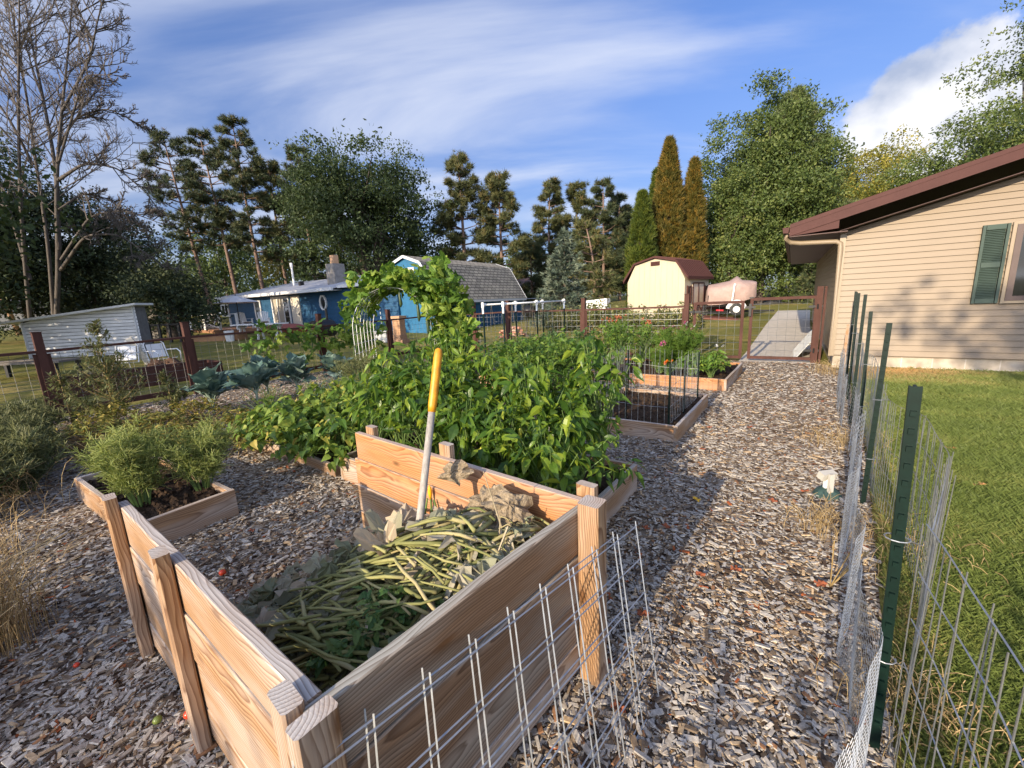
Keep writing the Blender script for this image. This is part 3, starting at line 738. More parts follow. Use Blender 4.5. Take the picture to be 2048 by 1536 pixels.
slab([BP(0, -7.3, 2.80), BP(3.2, -3.4, 3.72), BP(aS, -3.4, 3.72), BP(aS, -7.3, 2.80)])
slab([BP(aS + .003, .25, 2.93), BP(BL + .25, .25, 2.93), BP(BL + .25, -3.4, 3.80), BP(aS + .003, -3.4, 3.80)])
slab([BP(aS + .003, -3.4, 3.80), BP(BL + .25, -3.4, 3.80), BP(BL + .25, -7.2, 2.93), BP(aS + .003, -7.2, 2.93)])
for a in np.arange(.4, BL, .42):   # standing seams
    q1 = -3.3 if a > 3.2 else ov - .1 - (a / 3.2) * 3.9
    if a < aS: mb.bar(BP(a, ov - .02, 2.812), BP(a, q1, 2.812 + (ov - q1) * .233), .03, .02, UP)
    else: mb.bar(BP(a, .23, 2.945), BP(a, -3.35, 3.80), .03, .02, UP)
rf = mb.build('roof', M['whiteroof'], blue)
mb = MB(); mb.bar(BP(0, ov + .06, 2.73), BP(aS, ov + .06, 2.73), .12, .17); mb.bar(BP(0, ov / 2, 2.66), BP(aS, ov / 2, 2.66), ov, .02)
mb.bar(BP(aS, .28, 2.84), BP(BL + .25, .28, 2.84), .04, .16)
mb.build('gutter', M['white'], blue)
mb = MB(); cc = BP(BL - 6.1, -.95, 0); mb.bar(cc + UP * 2.6, cc + UP * 4.25, .75, .75, eb); ch = mb.build('chimney', M['greyblock'], blue); 
mb = MB(); mb.bar(cc + UP * 4.25, cc + UP * 4.75, .34, .34, eb); q = mb.build('flue_tile', plain('clay_flue', (.55, .33, .19), .8, var=.15), blue); q.parent = ch
mb = MB(); cc = BP(5.9, -2.0, 0); mb.tube([cc + UP * 3.2, cc + UP * 4.6], .07, 8); mb.tube([cc + UP * 4.6, cc + UP * 4.9], .10, 8); q = mb.build('vent_pipe', M['pvc'], blue)
mb = MB(); cc = BP(7.6, -1.5, 0); mb.bar(cc + UP * 3.15, cc + UP * 3.55, .25, .25, eb); mb.build('roof_vent', M['black'], blue)
def pxa(x):      # distance along the blue wall seen at photo column x
    d = ray(x, 603 + .0458 * (1024 - x))
    B = np.array([[eb[0], -d[0]], [eb[1], -d[1]]]); return np.linalg.solve(B, -bO[:2])[0]
OB = BP(0, .018, 0)
window(blue, OB, eb, nb, pxa(446), pxa(460), 1.45, 2.35, .10, M['white'], 2)
window(blue, OB, eb, nb, pxa(512), pxa(525), 1.15, 2.45, .12, M['white'], 1)
# glass double door and plain white door
a0, a1 = pxa(547), pxa(582)
fdoor = window(blue, OB, eb, nb, a0, a1, .50, 2.58, .12, M['white'], 3, 'glass_door')
mb = MB(); mb.prism([BP(a0 + .14, .036, .64), BP(a0 + (a1 - a0) * .64, .036, .64), BP(a0 + (a1 - a0) * .64, .036, 2.44), BP(a0 + .14, .036, 2.44)], nb * .004)
for z in np.arange(.95, 2.3, .32): mb.bar(BP(a0 + (a1 - a0) * .68, .045, z), BP(a1 - .12, .045, z), .02, .03)
q = mb.build('curtain', plain('pale_curtain', (.36, .33, .27), .8, var=.2, scale=12, stretch=(6, 6, .4)), blue); q.parent = fdoor
a0, a1 = pxa(586), pxa(603)
mb = MB(); mb.bar(BP((a0 + a1) / 2, .05, .35), BP((a0 + a1) / 2, .05, 2.55), a1 - a0, .06, nb); dr = mb.build('door', plain('cream_door', (.66, .60, .50), .6, var=.12), blue)
mb = MB(); mb.bar(BP(a1 - .12, .10, 1.35), BP(a1 - .12, .10, 1.5), .05, .05); q = mb.build('handle', M['black'], blue); q.parent = dr
# octagonal window
ao, zo = pxa(650), 2.02
mb = MB(); ang = np.arange(9) * math.pi / 4 + math.pi / 8
for i in range(8): mb.bar(BP(ao + .30 * math.cos(ang[i]), .05, zo + .42 * math.sin(ang[i])), BP(ao + .30 * math.cos(ang[i + 1]), .05, zo + .42 * math.sin(ang[i + 1])), .08, .10, nb)
ow = mb.build('octagon_window', M['white'], blue)
mb = MB(); mb.prism([BP(ao + .28 * math.cos(a), .022, zo + .39 * math.sin(a)) for a in ang[:8]], nb * .01); q = mb.build('pane', M['glass'], blue); q.parent = ow
mb = MB()
for i, (z, dd) in enumerate(((.15, 1.5), (.30, 1.0), (.42, .5))): mb.bar(BP(pxa(550), .03 + dd / 2, z), BP(pxa(610), .03 + dd / 2, z), dd, .14)
mb.build('steps', M['greyblock'], blue)

# --- blue gambrel garage
def gambrel(name, label, cat, E, hs, width, length, ze, zsh, zpk, ins, mats, zb, trim, ovh=.25, tw=.13):
    """gable end spans width in direction hs-90 from the right front eave E; the building runs back along hs"""
    wdir, ldir = hv(hs - 90), hv(hs)
    O = A(E[0], E[1], 0)
    g = thing(name, label, cat, (O[0], O[1], zb))
    G = lambda w, l, z: O + wdir * w + ldir * l + UP * z
    prof = [(0, ze), (ins, zsh), (width / 2, zpk), (width - ins, zsh), (width, ze)]
    m_ = MB()
    m_.prism([G(.18, .12, zb), *[G(min(max(w, .18), width - .18), .12, z - .06) for w, z in prof], G(width - .18, .12, zb)], ldir * (length - .24))
    wl_ = m_.build('wall', mats[0], g)
    r_ = []
    for i in range(4):
        (w0, z0), (w1, z1) = prof[i], prof[i + 1]
        nrm = unit(np.cross(ldir, wdir * (w1 - w0) + UP * (z1 - z0)))
        if nrm[2] < 0: nrm = -nrm
        m_ = MB(); m_.prism([G(w0, 0, z0), G(w1, 0, z1), G(w1, length, z1), G(w0, length, z0)], nrm * .05)
        if mats[1] == 'rib':
            for l in np.arange(.1, length, .22): m_.bar(G(w0, l, z0) + nrm * .055, G(w1, l, z1) + nrm * .055, .03, .02, nrm)
            m_.build('roof', mats[2], g)
        else: oriented(m_, 'roof', mats[2], g, G(w0, 0, z0), ldir, wdir * (w1 - w0) + UP * (z1 - z0))
    m_ = MB()
    for l in (-.012, length + .012):
        for i in range(4): m_.bar(G(prof[i][0], l, prof[i][1] - .0), G(prof[i + 1][0], l, prof[i + 1][1] - .0), .022, tw, np.cross(ldir, G(prof[i + 1][0], l, prof[i + 1][1]) - G(prof[i][0], l, prof[i][1])))
    m_.bar(G(-.02, 0, ze - .02), G(-.02, length, ze - .02), .03, .14); m_.bar(G(width + .02, 0, ze - .02), G(width + .02, length, ze - .02), .03, .14)
    m_.build('roof_trim', trim, g)
    return g, G, wdir, ldir
E1 = A(-3.2, 20, 0)
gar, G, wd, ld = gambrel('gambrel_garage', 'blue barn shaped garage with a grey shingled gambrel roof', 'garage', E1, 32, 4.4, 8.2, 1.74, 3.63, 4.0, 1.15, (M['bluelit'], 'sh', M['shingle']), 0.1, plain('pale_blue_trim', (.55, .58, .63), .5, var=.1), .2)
window(gar, G(0, .115, 0), wd, -ld, 1.62, 2.75, 2.75, 3.45, .08, M['white'], 2)
for w_ in (.14, 4.24): MB().bar(G(w_, .10, .1), G(w_, .10, 1.7), .16, .05, wd).build('corner_trim', M['white'], gar)
mb = MB()
for i in range(3):
    l0 = .6 + i * 2.5; mb.prism([G(.172, l0, .15), G(.172, l0 + 2.2, .15), G(.172, l0 + 2.2, 1.55), G(.172, l0, 1.55)], -wd * .03)
    for l in np.arange(l0, l0 + 2.2, .2): mb.bar(G(.135, l, .15), G(.135, l, 1.55), .02, .02, ld)
mb.build('door', M['blueboard'], gar)

# --- tan gambrel shed with double doors
E2 = A(8.69, 20.5, 0); hs = 47
zb2 = .30
tan, G2, wd2, ld2 = gambrel('tan_shed', 'cream gambrel roofed garden shed with brown roof and double doors', 'shed', E2, hs, 3.5, 3.1, 2.37, 3.22, 3.48, .62, (plain('cream_panel', (.46, .40, .29), .6, var=.07, scale=3, stretch=(2, 2, .4)), 'rib', M['trim_brown']), zb2, M['trim_brown'], tw=.09)
mb = MB()
for w in np.arange(.5, 3.2, .305): mb.bar(G2(w, .117, zb2), G2(w, .117, min(3.3, 2.3 + min(w, 3.5 - w) * 1.2)), .012, .006, wd2)
mb.build('panel_groove', plain('panel_groove_paint', (.40, .33, .23), .7), tan)
mb = MB(); mb.bar(G2(1.5, .10, 3.16), G2(1.98, .10, 3.16), .03, .2); 
for q in range(3): mb.bar(G2(1.52, .08, 3.10 + q * .06), G2(1.96, .08, 3.10 + q * .06), .03, .02, unit(UP - ld2))
mb.build('gable_vent', M['trim_brown'], tan)
grey = plain('cream_door_panel', (.50, .43, .34), .6, var=.08)
mb = MB(); mb.bar(G2(.15, .95, (zb2 + 2.05) / 2 + .05), G2(.15, 2.25, (zb2 + 2.05) / 2 + .05), .05, 2.0 - zb2); d_ = mb.build('double_door', grey, tan)
mb = MB()
for l in (.95, 1.6, 2.25): mb.bar(G2(.115, l, zb2 + .05), G2(.115, l, 2.12), .03, .06, ld2)
for z in (zb2 + .1, 1.05, 2.1): mb.bar(G2(.113, .95, z), G2(.113, 2.25, z), .03, .06)
for l in (.98, 1.63):
    mb.bar(G2(.111, l, zb2 + .12), G2(.111, l + .59, 1.03), .025, .05, wd2); mb.bar(G2(.109, l + .59, zb2 + .12), G2(.109, l, 1.03), .025, .05, wd2)
q = mb.build('door_brace', M['trim_brown'], tan); q.parent = d_
for l in (.42, 2.52):
    w_ = window(tan, G2(.178, 0, 0), ld2, -wd2, l, l + .32, 1.15, 1.95, .03, M['trim_brown'], 1)
    mb = MB()
    for k_ in (-.1, .33): mb.bar(G2(.165, l + k_ + .04, 1.12), G2(.165, l + k_ + .04, 1.98), .08, .03, ld2)
    q = mb.build('shutter', M['trim_brown'], tan); q.parent = w_
mb = MB(); rp = [G2(.15, .7, zb2 + .06), G2(.15, 2.5, zb2 + .06), G2(-2.1, 2.5, zb2 - .06), G2(-2.1, .7, zb2 - .06)]
mb.prism(rp, UP * .05)
tag(mb.build('ramp', plain('red_brown_boards', (.19, .075, .055), .8, var=.3, scale=6), origin=G2(-1, 1.6, zb2)), 'low red brown wooden ramp in front of the cream shed doors', 'ramp')

# --- distant roofs and a house far right
def simplehouse(name, label, c, hd, w, l, zw, zr, wallm, roofm):
    c = np.asarray(c, float); a, b_ = hv(hd), hv(hd + 90); z0 = float(zt(c[0], c[1]))
    h_ = thing(name, label, 'house', (c[0], c[1], z0)); P_ = lambda i, j, z: c * A(1, 1, 0) + a * i + b_ * j + UP * z
    m_ = MB(); m_.prism([P_(-l, -w, z0 - .2), P_(-l, w, z0 - .2), P_(-l, w, zw), P_(-l, 0, zr - .05), P_(-l, -w, zw)], a * 2 * l); wa = m_.build('wall', wallm, h_)
    m_ = MB()
    for s_ in (-1, 1): m_.prism([P_(-l - .4, s_ * (w + .4), zw - .12), P_(-l - .4, 0, zr), P_(-l - .4, 0, zr + .1), P_(-l - .4, s_ * (w + .4), zw - .02)], a * (2 * l + .8))
    ro = m_.build('roof', roofm, h_)
    m_ = MB(); m_.tube([P_(l * .3, 0, zr), P_(l * .3, 0, zr + .7)], .12, 8); m_.build('vent_pipe', M['pvc'], h_)
    window(h_, P_(0, 0, 0), a, -b_ if True else b_, -l * .4 - w * 0, -l * .4 + 1.2, z0 + .9, z0 + 1.9, .1, M['white'], 2).location += Vector([float(v) for v in -b_ * w])
    return h_
dk = plain('dark_grey_roof', (.07, .07, .075), .8, var=.2)
simplehouse('neighbour_house', 'dim house with a dark grey roof beyond the white shed', A(-38, 38, 0), 60, 3.5, 5.5, 2.9, 4.4, plain('grey_wall', (.22, .22, .22), .8, var=.1), dk)
simplehouse('neighbour_house', 'pale gabled house far behind the dark round cedar', A(-45, 51, 0), 20, 4, 6, 3.4, 5.6, plain('pale_wall', (.45, .43, .38), .8, var=.1), plain('tan_roof', (.30, .27, .22), .8, var=.2))
simplehouse('neighbour_house', 'white gabled house far off beside the white pickup', A(41.5, 50, 0), 122, 4.5, 6, 4.2, 6.6, M['white'], dk)
simplehouse('neighbour_house', 'small white building glimpsed between the pines and the spruce', A(-1.5, 52, 0), 80, 3, 5, 3.2, 4.4, M['white'], plain('brown_far_roof', (.12, .07, .06), .8, var=.2))
# ---------------------------------------------------------------- fences and gates
def mesh_panel(mb, p, q, z0, z1, dx, dz, r, jit=0.0):
    """welded wire grid between two ground points"""
    p, q = np.asarray(p, float), np.asarray(q, float); ln = np.linalg.norm(q - p); d = (q - p) / ln
    xs = np.arange(0, ln + .001, dx); zs = np.arange(z0, z1 + .001, dz)
    Pa = [p + d * x + UP * z0 for x in xs] + [p + UP * z for z in zs]
    Qa = [p + d * x + UP * z1 for x in xs] + [q + UP * z for z in zs]
    mb.segs(np.array(Pa), np.array(Qa), r)
    return mb
def fence(name, label, pts, tops, rails, wire, grp):
    f = thing(name, label, 'fence', (pts[0][0], pts[0][1], 0))
    for i, (x, y) in enumerate(pts):
        m_ = MB(); dirn = unit(A(*(np.array(pts[min(i + 1, len(pts) - 1)]) - np.array(pts[max(i - 1, 0)])), 0))
        m_.bar((x, y, -.1), (x, y, tops[i]), .105, .105, dirn)
        m_.bar((x, y, tops[i]), (x, y, tops[i] + .012), .125, .125, dirn)
        m_.build('post', M['brownpaint'], f)
    for i in range(len(pts) - 1):
        p, q = A(*pts[i], 0), A(*pts[i + 1], 0); d = unit(q - p); p, q = p + d * .055, q - d * .055
        m_ = MB(); m_.bar(p + UP * rails[i], q + UP * rails[i + 1], .10, .042); m_.bar(p + UP * .12, q + UP * .12, .042, .09)
        for w in (p + d * .022, q - d * .022): m_.bar(w + UP * .15, w + UP * (rails[i] - .04), .045, .045, d)
        m_.build('rail', M['brownpaint'], f)
        m_ = MB(); mesh_panel(m_, p + A(-d[1], d[0], 0) * .01, q + A(-d[1], d[0], 0) * .01, .08, min(rails[i], rails[i + 1]) - .03, .152, .152, .0030); m_.build('wire_mesh', wire, f)
    return f
fence('garden_fence', 'brown post and rail fence with thin wire mesh along the white shed side', [(-9.0, 4.65)] + LF, [1.42, 1.45, 1.48, 1.5, 1.52, 1.58], [1.14, 1.14, 1.18, 1.18, 1.2, 1.24], M['darkwire'], None)
fence('garden_fence', 'brown post and rail fence with pale wire mesh running back from the gate', BF, [1.58, 1.59, 1.62, 1.62, 1.58], [1.29, 1.28, 1.29, 1.25, 1.24], M['galv'], None)

def gate(label, p, q, z1, hinge_first):
    p, q = np.asarray(p, float), np.asarray(q, float); d = unit(q - p); ln = np.linalg.norm(q - p)
    g = thing('garden_gate', label, 'gate', (*p[:2], 0), 'leaves of the double gate')
    p, q = p + d * .085, q - d * .02
    m_ = MB(); z0 = .06
    for w in (p + d * .024, q - d * .024): m_.bar(w + UP * z0, w + UP * z1, .048, .062, d)
    for z in (z0 + .035, z1 - .025): m_.bar(p + d * .049 + UP * z, q - d * .049 + UP * z, .06, .06)
    m_.build('frame', M['brownpaint'], g)
    m_ = MB(); mesh_panel(m_, p + d * .03, q - d * .03, z0 + .03, z1 - .03, .17, .17, .0032); m_.build('wire_mesh', M['galv'], g)
    h_ = p if hinge_first else q; s_ = 1 if hinge_first else -1
    nn = A(d[1], -d[0], 0)
    for z in (.28, z1 - .22):
        m_ = MB(); m_.bar(h_ - d * s_ * .09 + nn * .045 + UP * z, h_ + d * s_ * .16 + nn * .045 + UP * z, .014, .05); m_.tube([h_ + nn * .05 + UP * (z - .05), h_ + nn * .05 + UP * (z + .05)], .018, 8)
        m_.build('hinge', M['black'], g)
    if not hinge_first:
        m_ = MB(); w = p; m_.bar(w + nn * .05 + UP * (z1 - .40), w + nn * .05 + UP * (z1 - .12), .06, .05, d); m_.bar(w - d * .1 + nn * .06 + UP * (z1 - .2), w + d * .1 + nn * .06 + UP * (z1 - .2), .02, .05)
        m_.bar(w - d * .03 + UP * (z1 + .01), w + d * .05 + UP * (z1 + .01), .05, .03)
        m_.build('latch', M['black'], g)
    return g
gm = A(5.39, 9.51, 0); gr_ = A(6.52, 8.80, 0)
gate('narrow left leaf of the brown double gate, hinged on the fence post', (4.33, 10.01, 0), gm + A(-.02, .012, 0), 1.38, True)
gate('wide right leaf of the brown double gate, hinged by the house', gm, gr_, 1.43, False)
gp = thing('gate_post', 'brown gate post standing against the corner of the beige house', 'post', (*gr_[:2], 0))
m_ = MB(); m_.bar(gr_ + UP * -.05, gr_ + UP * 1.62, .11, .11, hv(-56)); m_.build('post', M['brownpaint'], gp)
m_ = MB(); w = gr_ + A(.085, -.045, 0); m_.bar(w + UP * -.05, w + UP * 1.62, .10, .04, hv(-56)); m_.build('side_board', M['brownpaint'], gp)
# leaning glass-clear cold-frame sheet behind the gate and a small meter box
ts = HP(-.32, 1.3, 0)
tg = thing('corrugated_sheet', 'clear corrugated sheet leaning on the house wall behind the gate', 'plastic sheet', ts)
m_ = MB()
for i in range(10): m_.bar(HP(-.62, 1.0 + i * .16, .02), HP(-.22, 1.0 + i * .16, .62), .165, .012, unit(UP + e * -.7 + u2 * (.3 if i % 2 else -.3)))
m_.build('sheet', plain('milky_plastic', (.55, .56, .54), .25, var=.12), tg)

# --- right-hand fence: green steel posts, welded wire, fine netting
tops = [1.30, 1.34, 1.34, 1.50, 1.50, 1.50, 1.5]
tl = ['nearest green steel fence post, wired to the loose mesh at the bottom right corner',
      'second green steel fence post, past the one wired to the loose mesh', 'third green steel fence post counted from the loose wire end',
      'fourth green steel fence post, just behind the third one', 'third from last green steel fence post, before the beige wall', 'second from last green steel fence post by the beige wall', 'last green steel fence post, nearest the downspout']
for i, ((x, y), z, lb) in enumerate(zip(RF, tops, tl)):
    t = thing('fence_post', lb, 'post', (x, y, 0), 'green steel fence posts')
    fd = hv(39); lat = hv(129)
    lean = A(*(rng.normal(0, .012, 2)), 0)
    m_ = MB(); b0, b1 = A(x, y, -.15), A(x, y, z) + lean
    m_.bar(b0, b1, .029, .007, fd)            # face of the T, turned to the garden
    m_.bar(b0 + fd * .020, b1 + fd * .020, .007, .028, fd)
    m_.bar(b0 + lat * .013 + fd * .006, b1 + lat * .013 + fd * .006, .005, .012, fd); m_.bar(b0 - lat * .013 + fd * .006, b1 - lat * .013 + fd * .006, .005, .012, fd)
    for q in np.arange(.12, z - .05, .055): 
        c = b0 + (b1 - b0) * ((q + .15) / (z + .15)); m_.bar(c - fd * .009 - lat * .007, c - fd * .009 + lat * .007, .010, .016)
    m_.build('shaft', M['tposts'], t)
    for zt_ in ((.36, .80) if i < 3 else (.5, .95)):
        m_ = MB()
        a = np.linspace(0, 6.6, 12); c = b0 + (b1 - b0) * ((zt_ + .15) / (z + .15))
        m_.tube(np.array([c + lat * .032 * math.cos(w) + fd * (.018 + .030 * math.sin(w)) + UP * (.006 * w / 6) for w in a]), .0022, 5)
        m_.tube([c + lat * .03 + fd * .02, c + lat * .055 + fd * -.01 + UP * .012], .002, 5)
        m_.build('wire_tie', M['galv'], t)
# welded wire: one run along the posts, bulging to the lawn, one loose run curling toward the camera
def curtain(mb, path, z0, z1, dx, zs, r, topjit=.0):
    path = np.asarray(path, float); seg = np.concatenate([[0], np.cumsum(np.linalg.norm(np.diff(path, axis=0), axis=1))])
    f = lambda t: np.column_stack([np.interp(t, seg, path[:, 0]), np.interp(t, seg, path[:, 1])])
    t = np.arange(0, seg[-1], dx); c = f(t); n = len(c)
    ztop = z1(t) if callable(z1) else np.full(n, z1)
    lean = rng.normal(0, .01, (n, 2))
    mb.segs(np.column_stack([c, np.full(n, z0)]), np.column_stack([c + lean, ztop]), r)
    tf = np.arange(0, seg[-1], .06); cf = f(tf); zf = np.interp(tf, t, ztop)
    for k_ in zs:
        w = .006 * np.sin(tf * 9 + k_ * 20)
        pts = np.column_stack([cf, z0 + (zf - z0) * k_ + w]); mb.segs(pts[:-1], pts[1:], r)
    return mb
def smoothpath(pts, n=60):
    pts = np.asarray(pts, float); t = np.linspace(0, 1, len(pts)); q = np.linspace(0, 1, n)
    out = np.column_stack([np.interp(q, t, pts[:, i]) for i in (0, 1)])
    for _ in range(6): out[1:-1] = (out[:-2] + 2 * out[1:-1] + out[2:]) / 4
    return out
wf = thing('wire_fence', 'silvery welded wire fence strung along the green steel posts beside the lawn', 'wire fence', (2.5, 2.7, 0))
path = smoothpath([(1.25, 1.13), (1.52, 1.36), (1.90, 1.70), (2.30, 2.22), (2.61, 2.80), (3.1, 3.40), (3.68, 4.12), (3.99, 4.61), (4.86, 5.70), (5.88, 7.0), (6.36, 7.6)], 90)
m_ = MB(); curtain(m_, path, .02, lambda t: .86 + .03 * np.sin(t * 2.3) + .02 * np.sin(t * 5), .052, (0, .18, .38, .6, .82, 1.0), .0019); m_.build('mesh', M['galv'], wf)
wf = thing('wire_fence', 'loose end of welded wire mesh sweeping over the lawn to the bottom right corner', 'wire fence', (1.5, 1.1, 0))
path = smoothpath([(1.24, 1.14), (1.15, .98), (1.02, .76), (.86, .52), (.70, .28), (.56, .06)], 60)
m_ = MB(); curtain(m_, path, .02, lambda t: 0.875 - .02 * t, .058, (0, .2, .42, .62, .82, 1.0), .0021); m_.build('mesh', M['galv'], wf)
nt_ = thing('poultry_netting', 'fine hexagonal wire netting wrapped along the garden foot of the green posts', 'wire netting', (2.2, 2.4, 0))
def netting(path, z1, cell):
    path = np.asarray(path, float); seg = np.concatenate([[0], np.cumsum(np.linalg.norm(np.diff(path, axis=0), axis=1))])
    nx = int(seg[-1] / cell); nz = int(z1 / (cell * .9)); P_, Q_ = [], []
    def pt(i, k, s):
        t = (i + .5 * (k % 2)) * cell; fold = .022 * np.sin(t * 7 + k * .03) + .012 * np.sin(t * 17)
        x = np.interp(t, seg, path[:, 0]); y = np.interp(t, seg, path[:, 1])
        zz_ = (k + s) * cell * .9
        return np.stack([x - .78 * fold, y + .62 * fold, zz_], -1)
    I, K = np.meshgrid(np.arange(nx), np.arange(nz), indexing='ij'); I, K = I.ravel(), K.ravel()
    a0, a1 = pt(I, K, 0), pt(I, K, .35)
    up1 = pt(I - (K + 1) % 2, K + 1, 0); up2 = pt(I + (K % 2), K + 1, 0)
    keep = I > 0
    return np.concatenate([a0, a1[keep], a1]), np.concatenate([a1, up1[keep], up2])
m_ = MB()
pa = smoothpath([(.62, .62), (1.16, 1.19), (1.55, 1.74), (2.02, 2.3), (2.5, 2.86)], 50)
m_.segs(*netting(pa, .58, .021), .00085)
pa = smoothpath([(2.5, 2.86), (3.1, 3.55), (3.57, 4.2), (3.86, 4.7), (4.72, 5.8), (5.75, 7.1)], 60)
m_.segs(*netting(pa, .58, .045), .0013)
m_.build('mesh', M['galv'], nt_)
wd_ = thing('wooden_stake', 'short raw wooden stake by the last green post and the beige wall', 'stake', (6.12, 7.50, 0))
m_ = MB(); m_.bar((6.12, 7.50, -.05), (6.12, 7.50, .92), .04, .02, hv(39)); m_.build('stake', M['wood'], wd_)

# ---------------------------------------------------------------- boards: each its own object, length along local X
def board(name, p0, p1, w, h, up, mat, parent, bev=.004):
    p0, p1 = np.asarray(p0, float), np.asarray(p1, float); ln = np.linalg.norm(p1 - p0); d = (p1 - p0) / ln
    up = np.asarray(up, float); y = unit(np.cross(up, d)); z = np.cross(d, y); hl = ln / 2
    # lightly rounded long edges
    prof = []
    for sy, sz in ((-1, -1), (1, -1), (1, 1), (-1, 1)):
        yy, zz_ = sy * w / 2, sz * h / 2
        if sy * sz > 0: prof += [(yy - sy * bev * 0, zz_ - sz * bev), (yy - sy * bev, zz_)]
        else: prof += [(yy - sy * bev, zz_), (yy, zz_ - sz * bev)]
    n = len(prof); xs = np.linspace(-hl, hl, 9); bow = rng.normal(0, .0025)
    V = [(x, a + bow * (1 - (x / hl) ** 2), b + bow * .6 * math.sin(x * 4)) for x in xs for a, b in prof]
    F = [(i * n + j, i * n + (j + 1) % n, (i + 1) * n + (j + 1) % n, (i + 1) * n + j) for i in range(8) for j in range(n)]
    me = bpy.data.meshes.new(name); me.from_pydata(V, [], F + [tuple(range(n))[::-1], tuple(range(8 * n, 9 * n))]); me.materials.append(mat); me.update()
    o = bpy.data.objects.new(name, me); COL.objects.link(o)
    c = (p0 + p1) / 2; pl = np.array(parent.location)
    o.parent = parent
    o.matrix_local = Matrix(((d[0], y[0], z[0], c[0] - pl[0]), (d[1], y[1], z[1], c[1] - pl[1]), (d[2], y[2], z[2], c[2] - pl[2]), (0, 0, 0, 1)))
    return o
# --- compost bin
bu, bv = hv(41.2), hv(-52.9)
BN = A(-.478, .728, 0)                      # near corner of the bin
def B(a, b, z=0): return BN + bu * a + bv * b + UP * z
bin_ = thing('compost_bin', 'open sided compost bin of sawn pine planks in the foreground', 'compost bin', B(.5, .8))
LA, LB = 1.11, 1.72
RA = lambda b: 1.135 + .045 * b             # the rear side splays out a little
zs = [(.045, .18), (.185, .385), (.39, .582), (.587, .776)]
for k_, (z0, z1) in enumerate(zs):          # front (outer faces the path), left and back sides
    j = rng.normal(0, .003, 3); zm = (z0 + z1) / 2; hh = z1 - z0 - .004
    board('plank', B(.0, -.012 + j[0], zm), B(LA - .0, -.012 + j[0], zm), .038, hh, UP, M['wood_grey' if k_ == 0 else 'wood_front'], bin_)
    board('plank', B(.031 + j[1], .010, zm), B(.031 + j[1], LB, zm), .038, hh, UP, M['wood'], bin_)
    bl = LB + .09 if k_ < 3 else LB + .04
    board('plank', B(RA(.03) + .019 + j[2], .01, zm), B(RA(bl) + .019 + j[2], bl, zm), .038, hh, UP, M['wood_sunlit' if k_ > 1 else 'wood'], bin_)
for a, b, z1, s_, w_, h_, gr in ((-.012, .036, .795, 'a', .088, .046, 0), (.002, -.048, .787, 'b', .094, .046, 1), (LA - .035, -.076, .822, 'b', .088, .088, 0), (LA + .095, .02, .822, 'a', .088, .046, 0), (-.012, .93, .82, 'a', .088, .046, 0), (-.012, 1.68, .825, 'a', .088, .046, 0), (RA(.86) + .063, .90, .84, 'a', .088, .046, 0), (RA(1.65) + .063, 1.65, .82, 'a', .088, .046, 0)):
    upd = bu if s_ == 'a' else bv
    board('post', B(a, b, -.06), B(a, b, z1), w_, h_, upd, M['wood_grey' if gr else 'wood'], bin_, .007)
# --- two welded panels leaning on the bin front
def leaning(label, a0, a1, off, dz, sl, ncol):
    pan = thing('leaning_mesh', label, 'wire mesh', B(.5, -.35), 'wire panels leaning on the bin')
    m_ = MB(); top = lambda a: B(a - .05, -.055 - off - .06 * max(a, 0), .70 - .045 * a + dz); bot = lambda a: B(a - .225 + sl, -.315 - off, .015)
    aa = np.linspace(a0, a1, ncol)
    T = np.array([top(a) for a in aa]); Bt = np.array([bot(a) for a in aa]); T2 = T + (T - Bt) * .035
    m_.segs(Bt, T2, .0026)
    for k_ in np.linspace(0, 1, 6):
        L0 = T + (Bt - T) * k_
        m_.segs(L0[:1], L0[-1:], .0026)
    m_.build('mesh', M['galv'], pan)
leaning('upper of two galvanised wire panels leaning against the front of the plank bin', -.15, 1.20, 0.0, 0.0, 0, 10)
leaning('lower of two galvanised wire panels leaning against the plank bin, reaching past its right post', -.140, 1.360, .014, -.012, .0, 11)

# --- garden fork handle standing in the heap
s0, s1 = A(-.47, 1.60, .42), A(-.335, 1.94, 1.40)
dd = unit(s1 - s0)
fk = thing('garden_fork', 'long grey handled garden fork with a yellow grip stuck in the compost heap', 'garden tool', s0)
m_ = MB(); m_.tube([s0 - dd * .12, s0 + dd * .25, s1 - dd * .30], [.018, .0175, .0165], 12); m_.build('handle', plain('worn_ash', (.34, .31, .27), .7, var=.35, scale=14, stretch=(6, 6, 1)), fk, smooth=True)
m_ = MB(); m_.tube([s1 - dd * .30, s1 - dd * .27, s1 - dd * .03, s1 - dd * .008, s1], [.0175, .0205, .020, .016, .008], 12); m_.build('grip', plain('worn_yellow_grip', (.62, .27, .012), .45, var=.35, scale=16), fk, smooth=True)
m_ = MB(); m_.tube([s0 - dd * .30, s0 - dd * .1, s0 + dd * .06], [.016, .022, .0215], 12); 
for q in (-.075, -.025, .025, .075): m_.tube([s0 - dd * .30, s0 - dd * .34 + bu * q, s0 - dd * .42 + bu * q], .007, 6)
m_.build('socket', plain('worn_steel', (.33, .33, .34), .45, .7, var=.5, scale=30), fk, smooth=True)

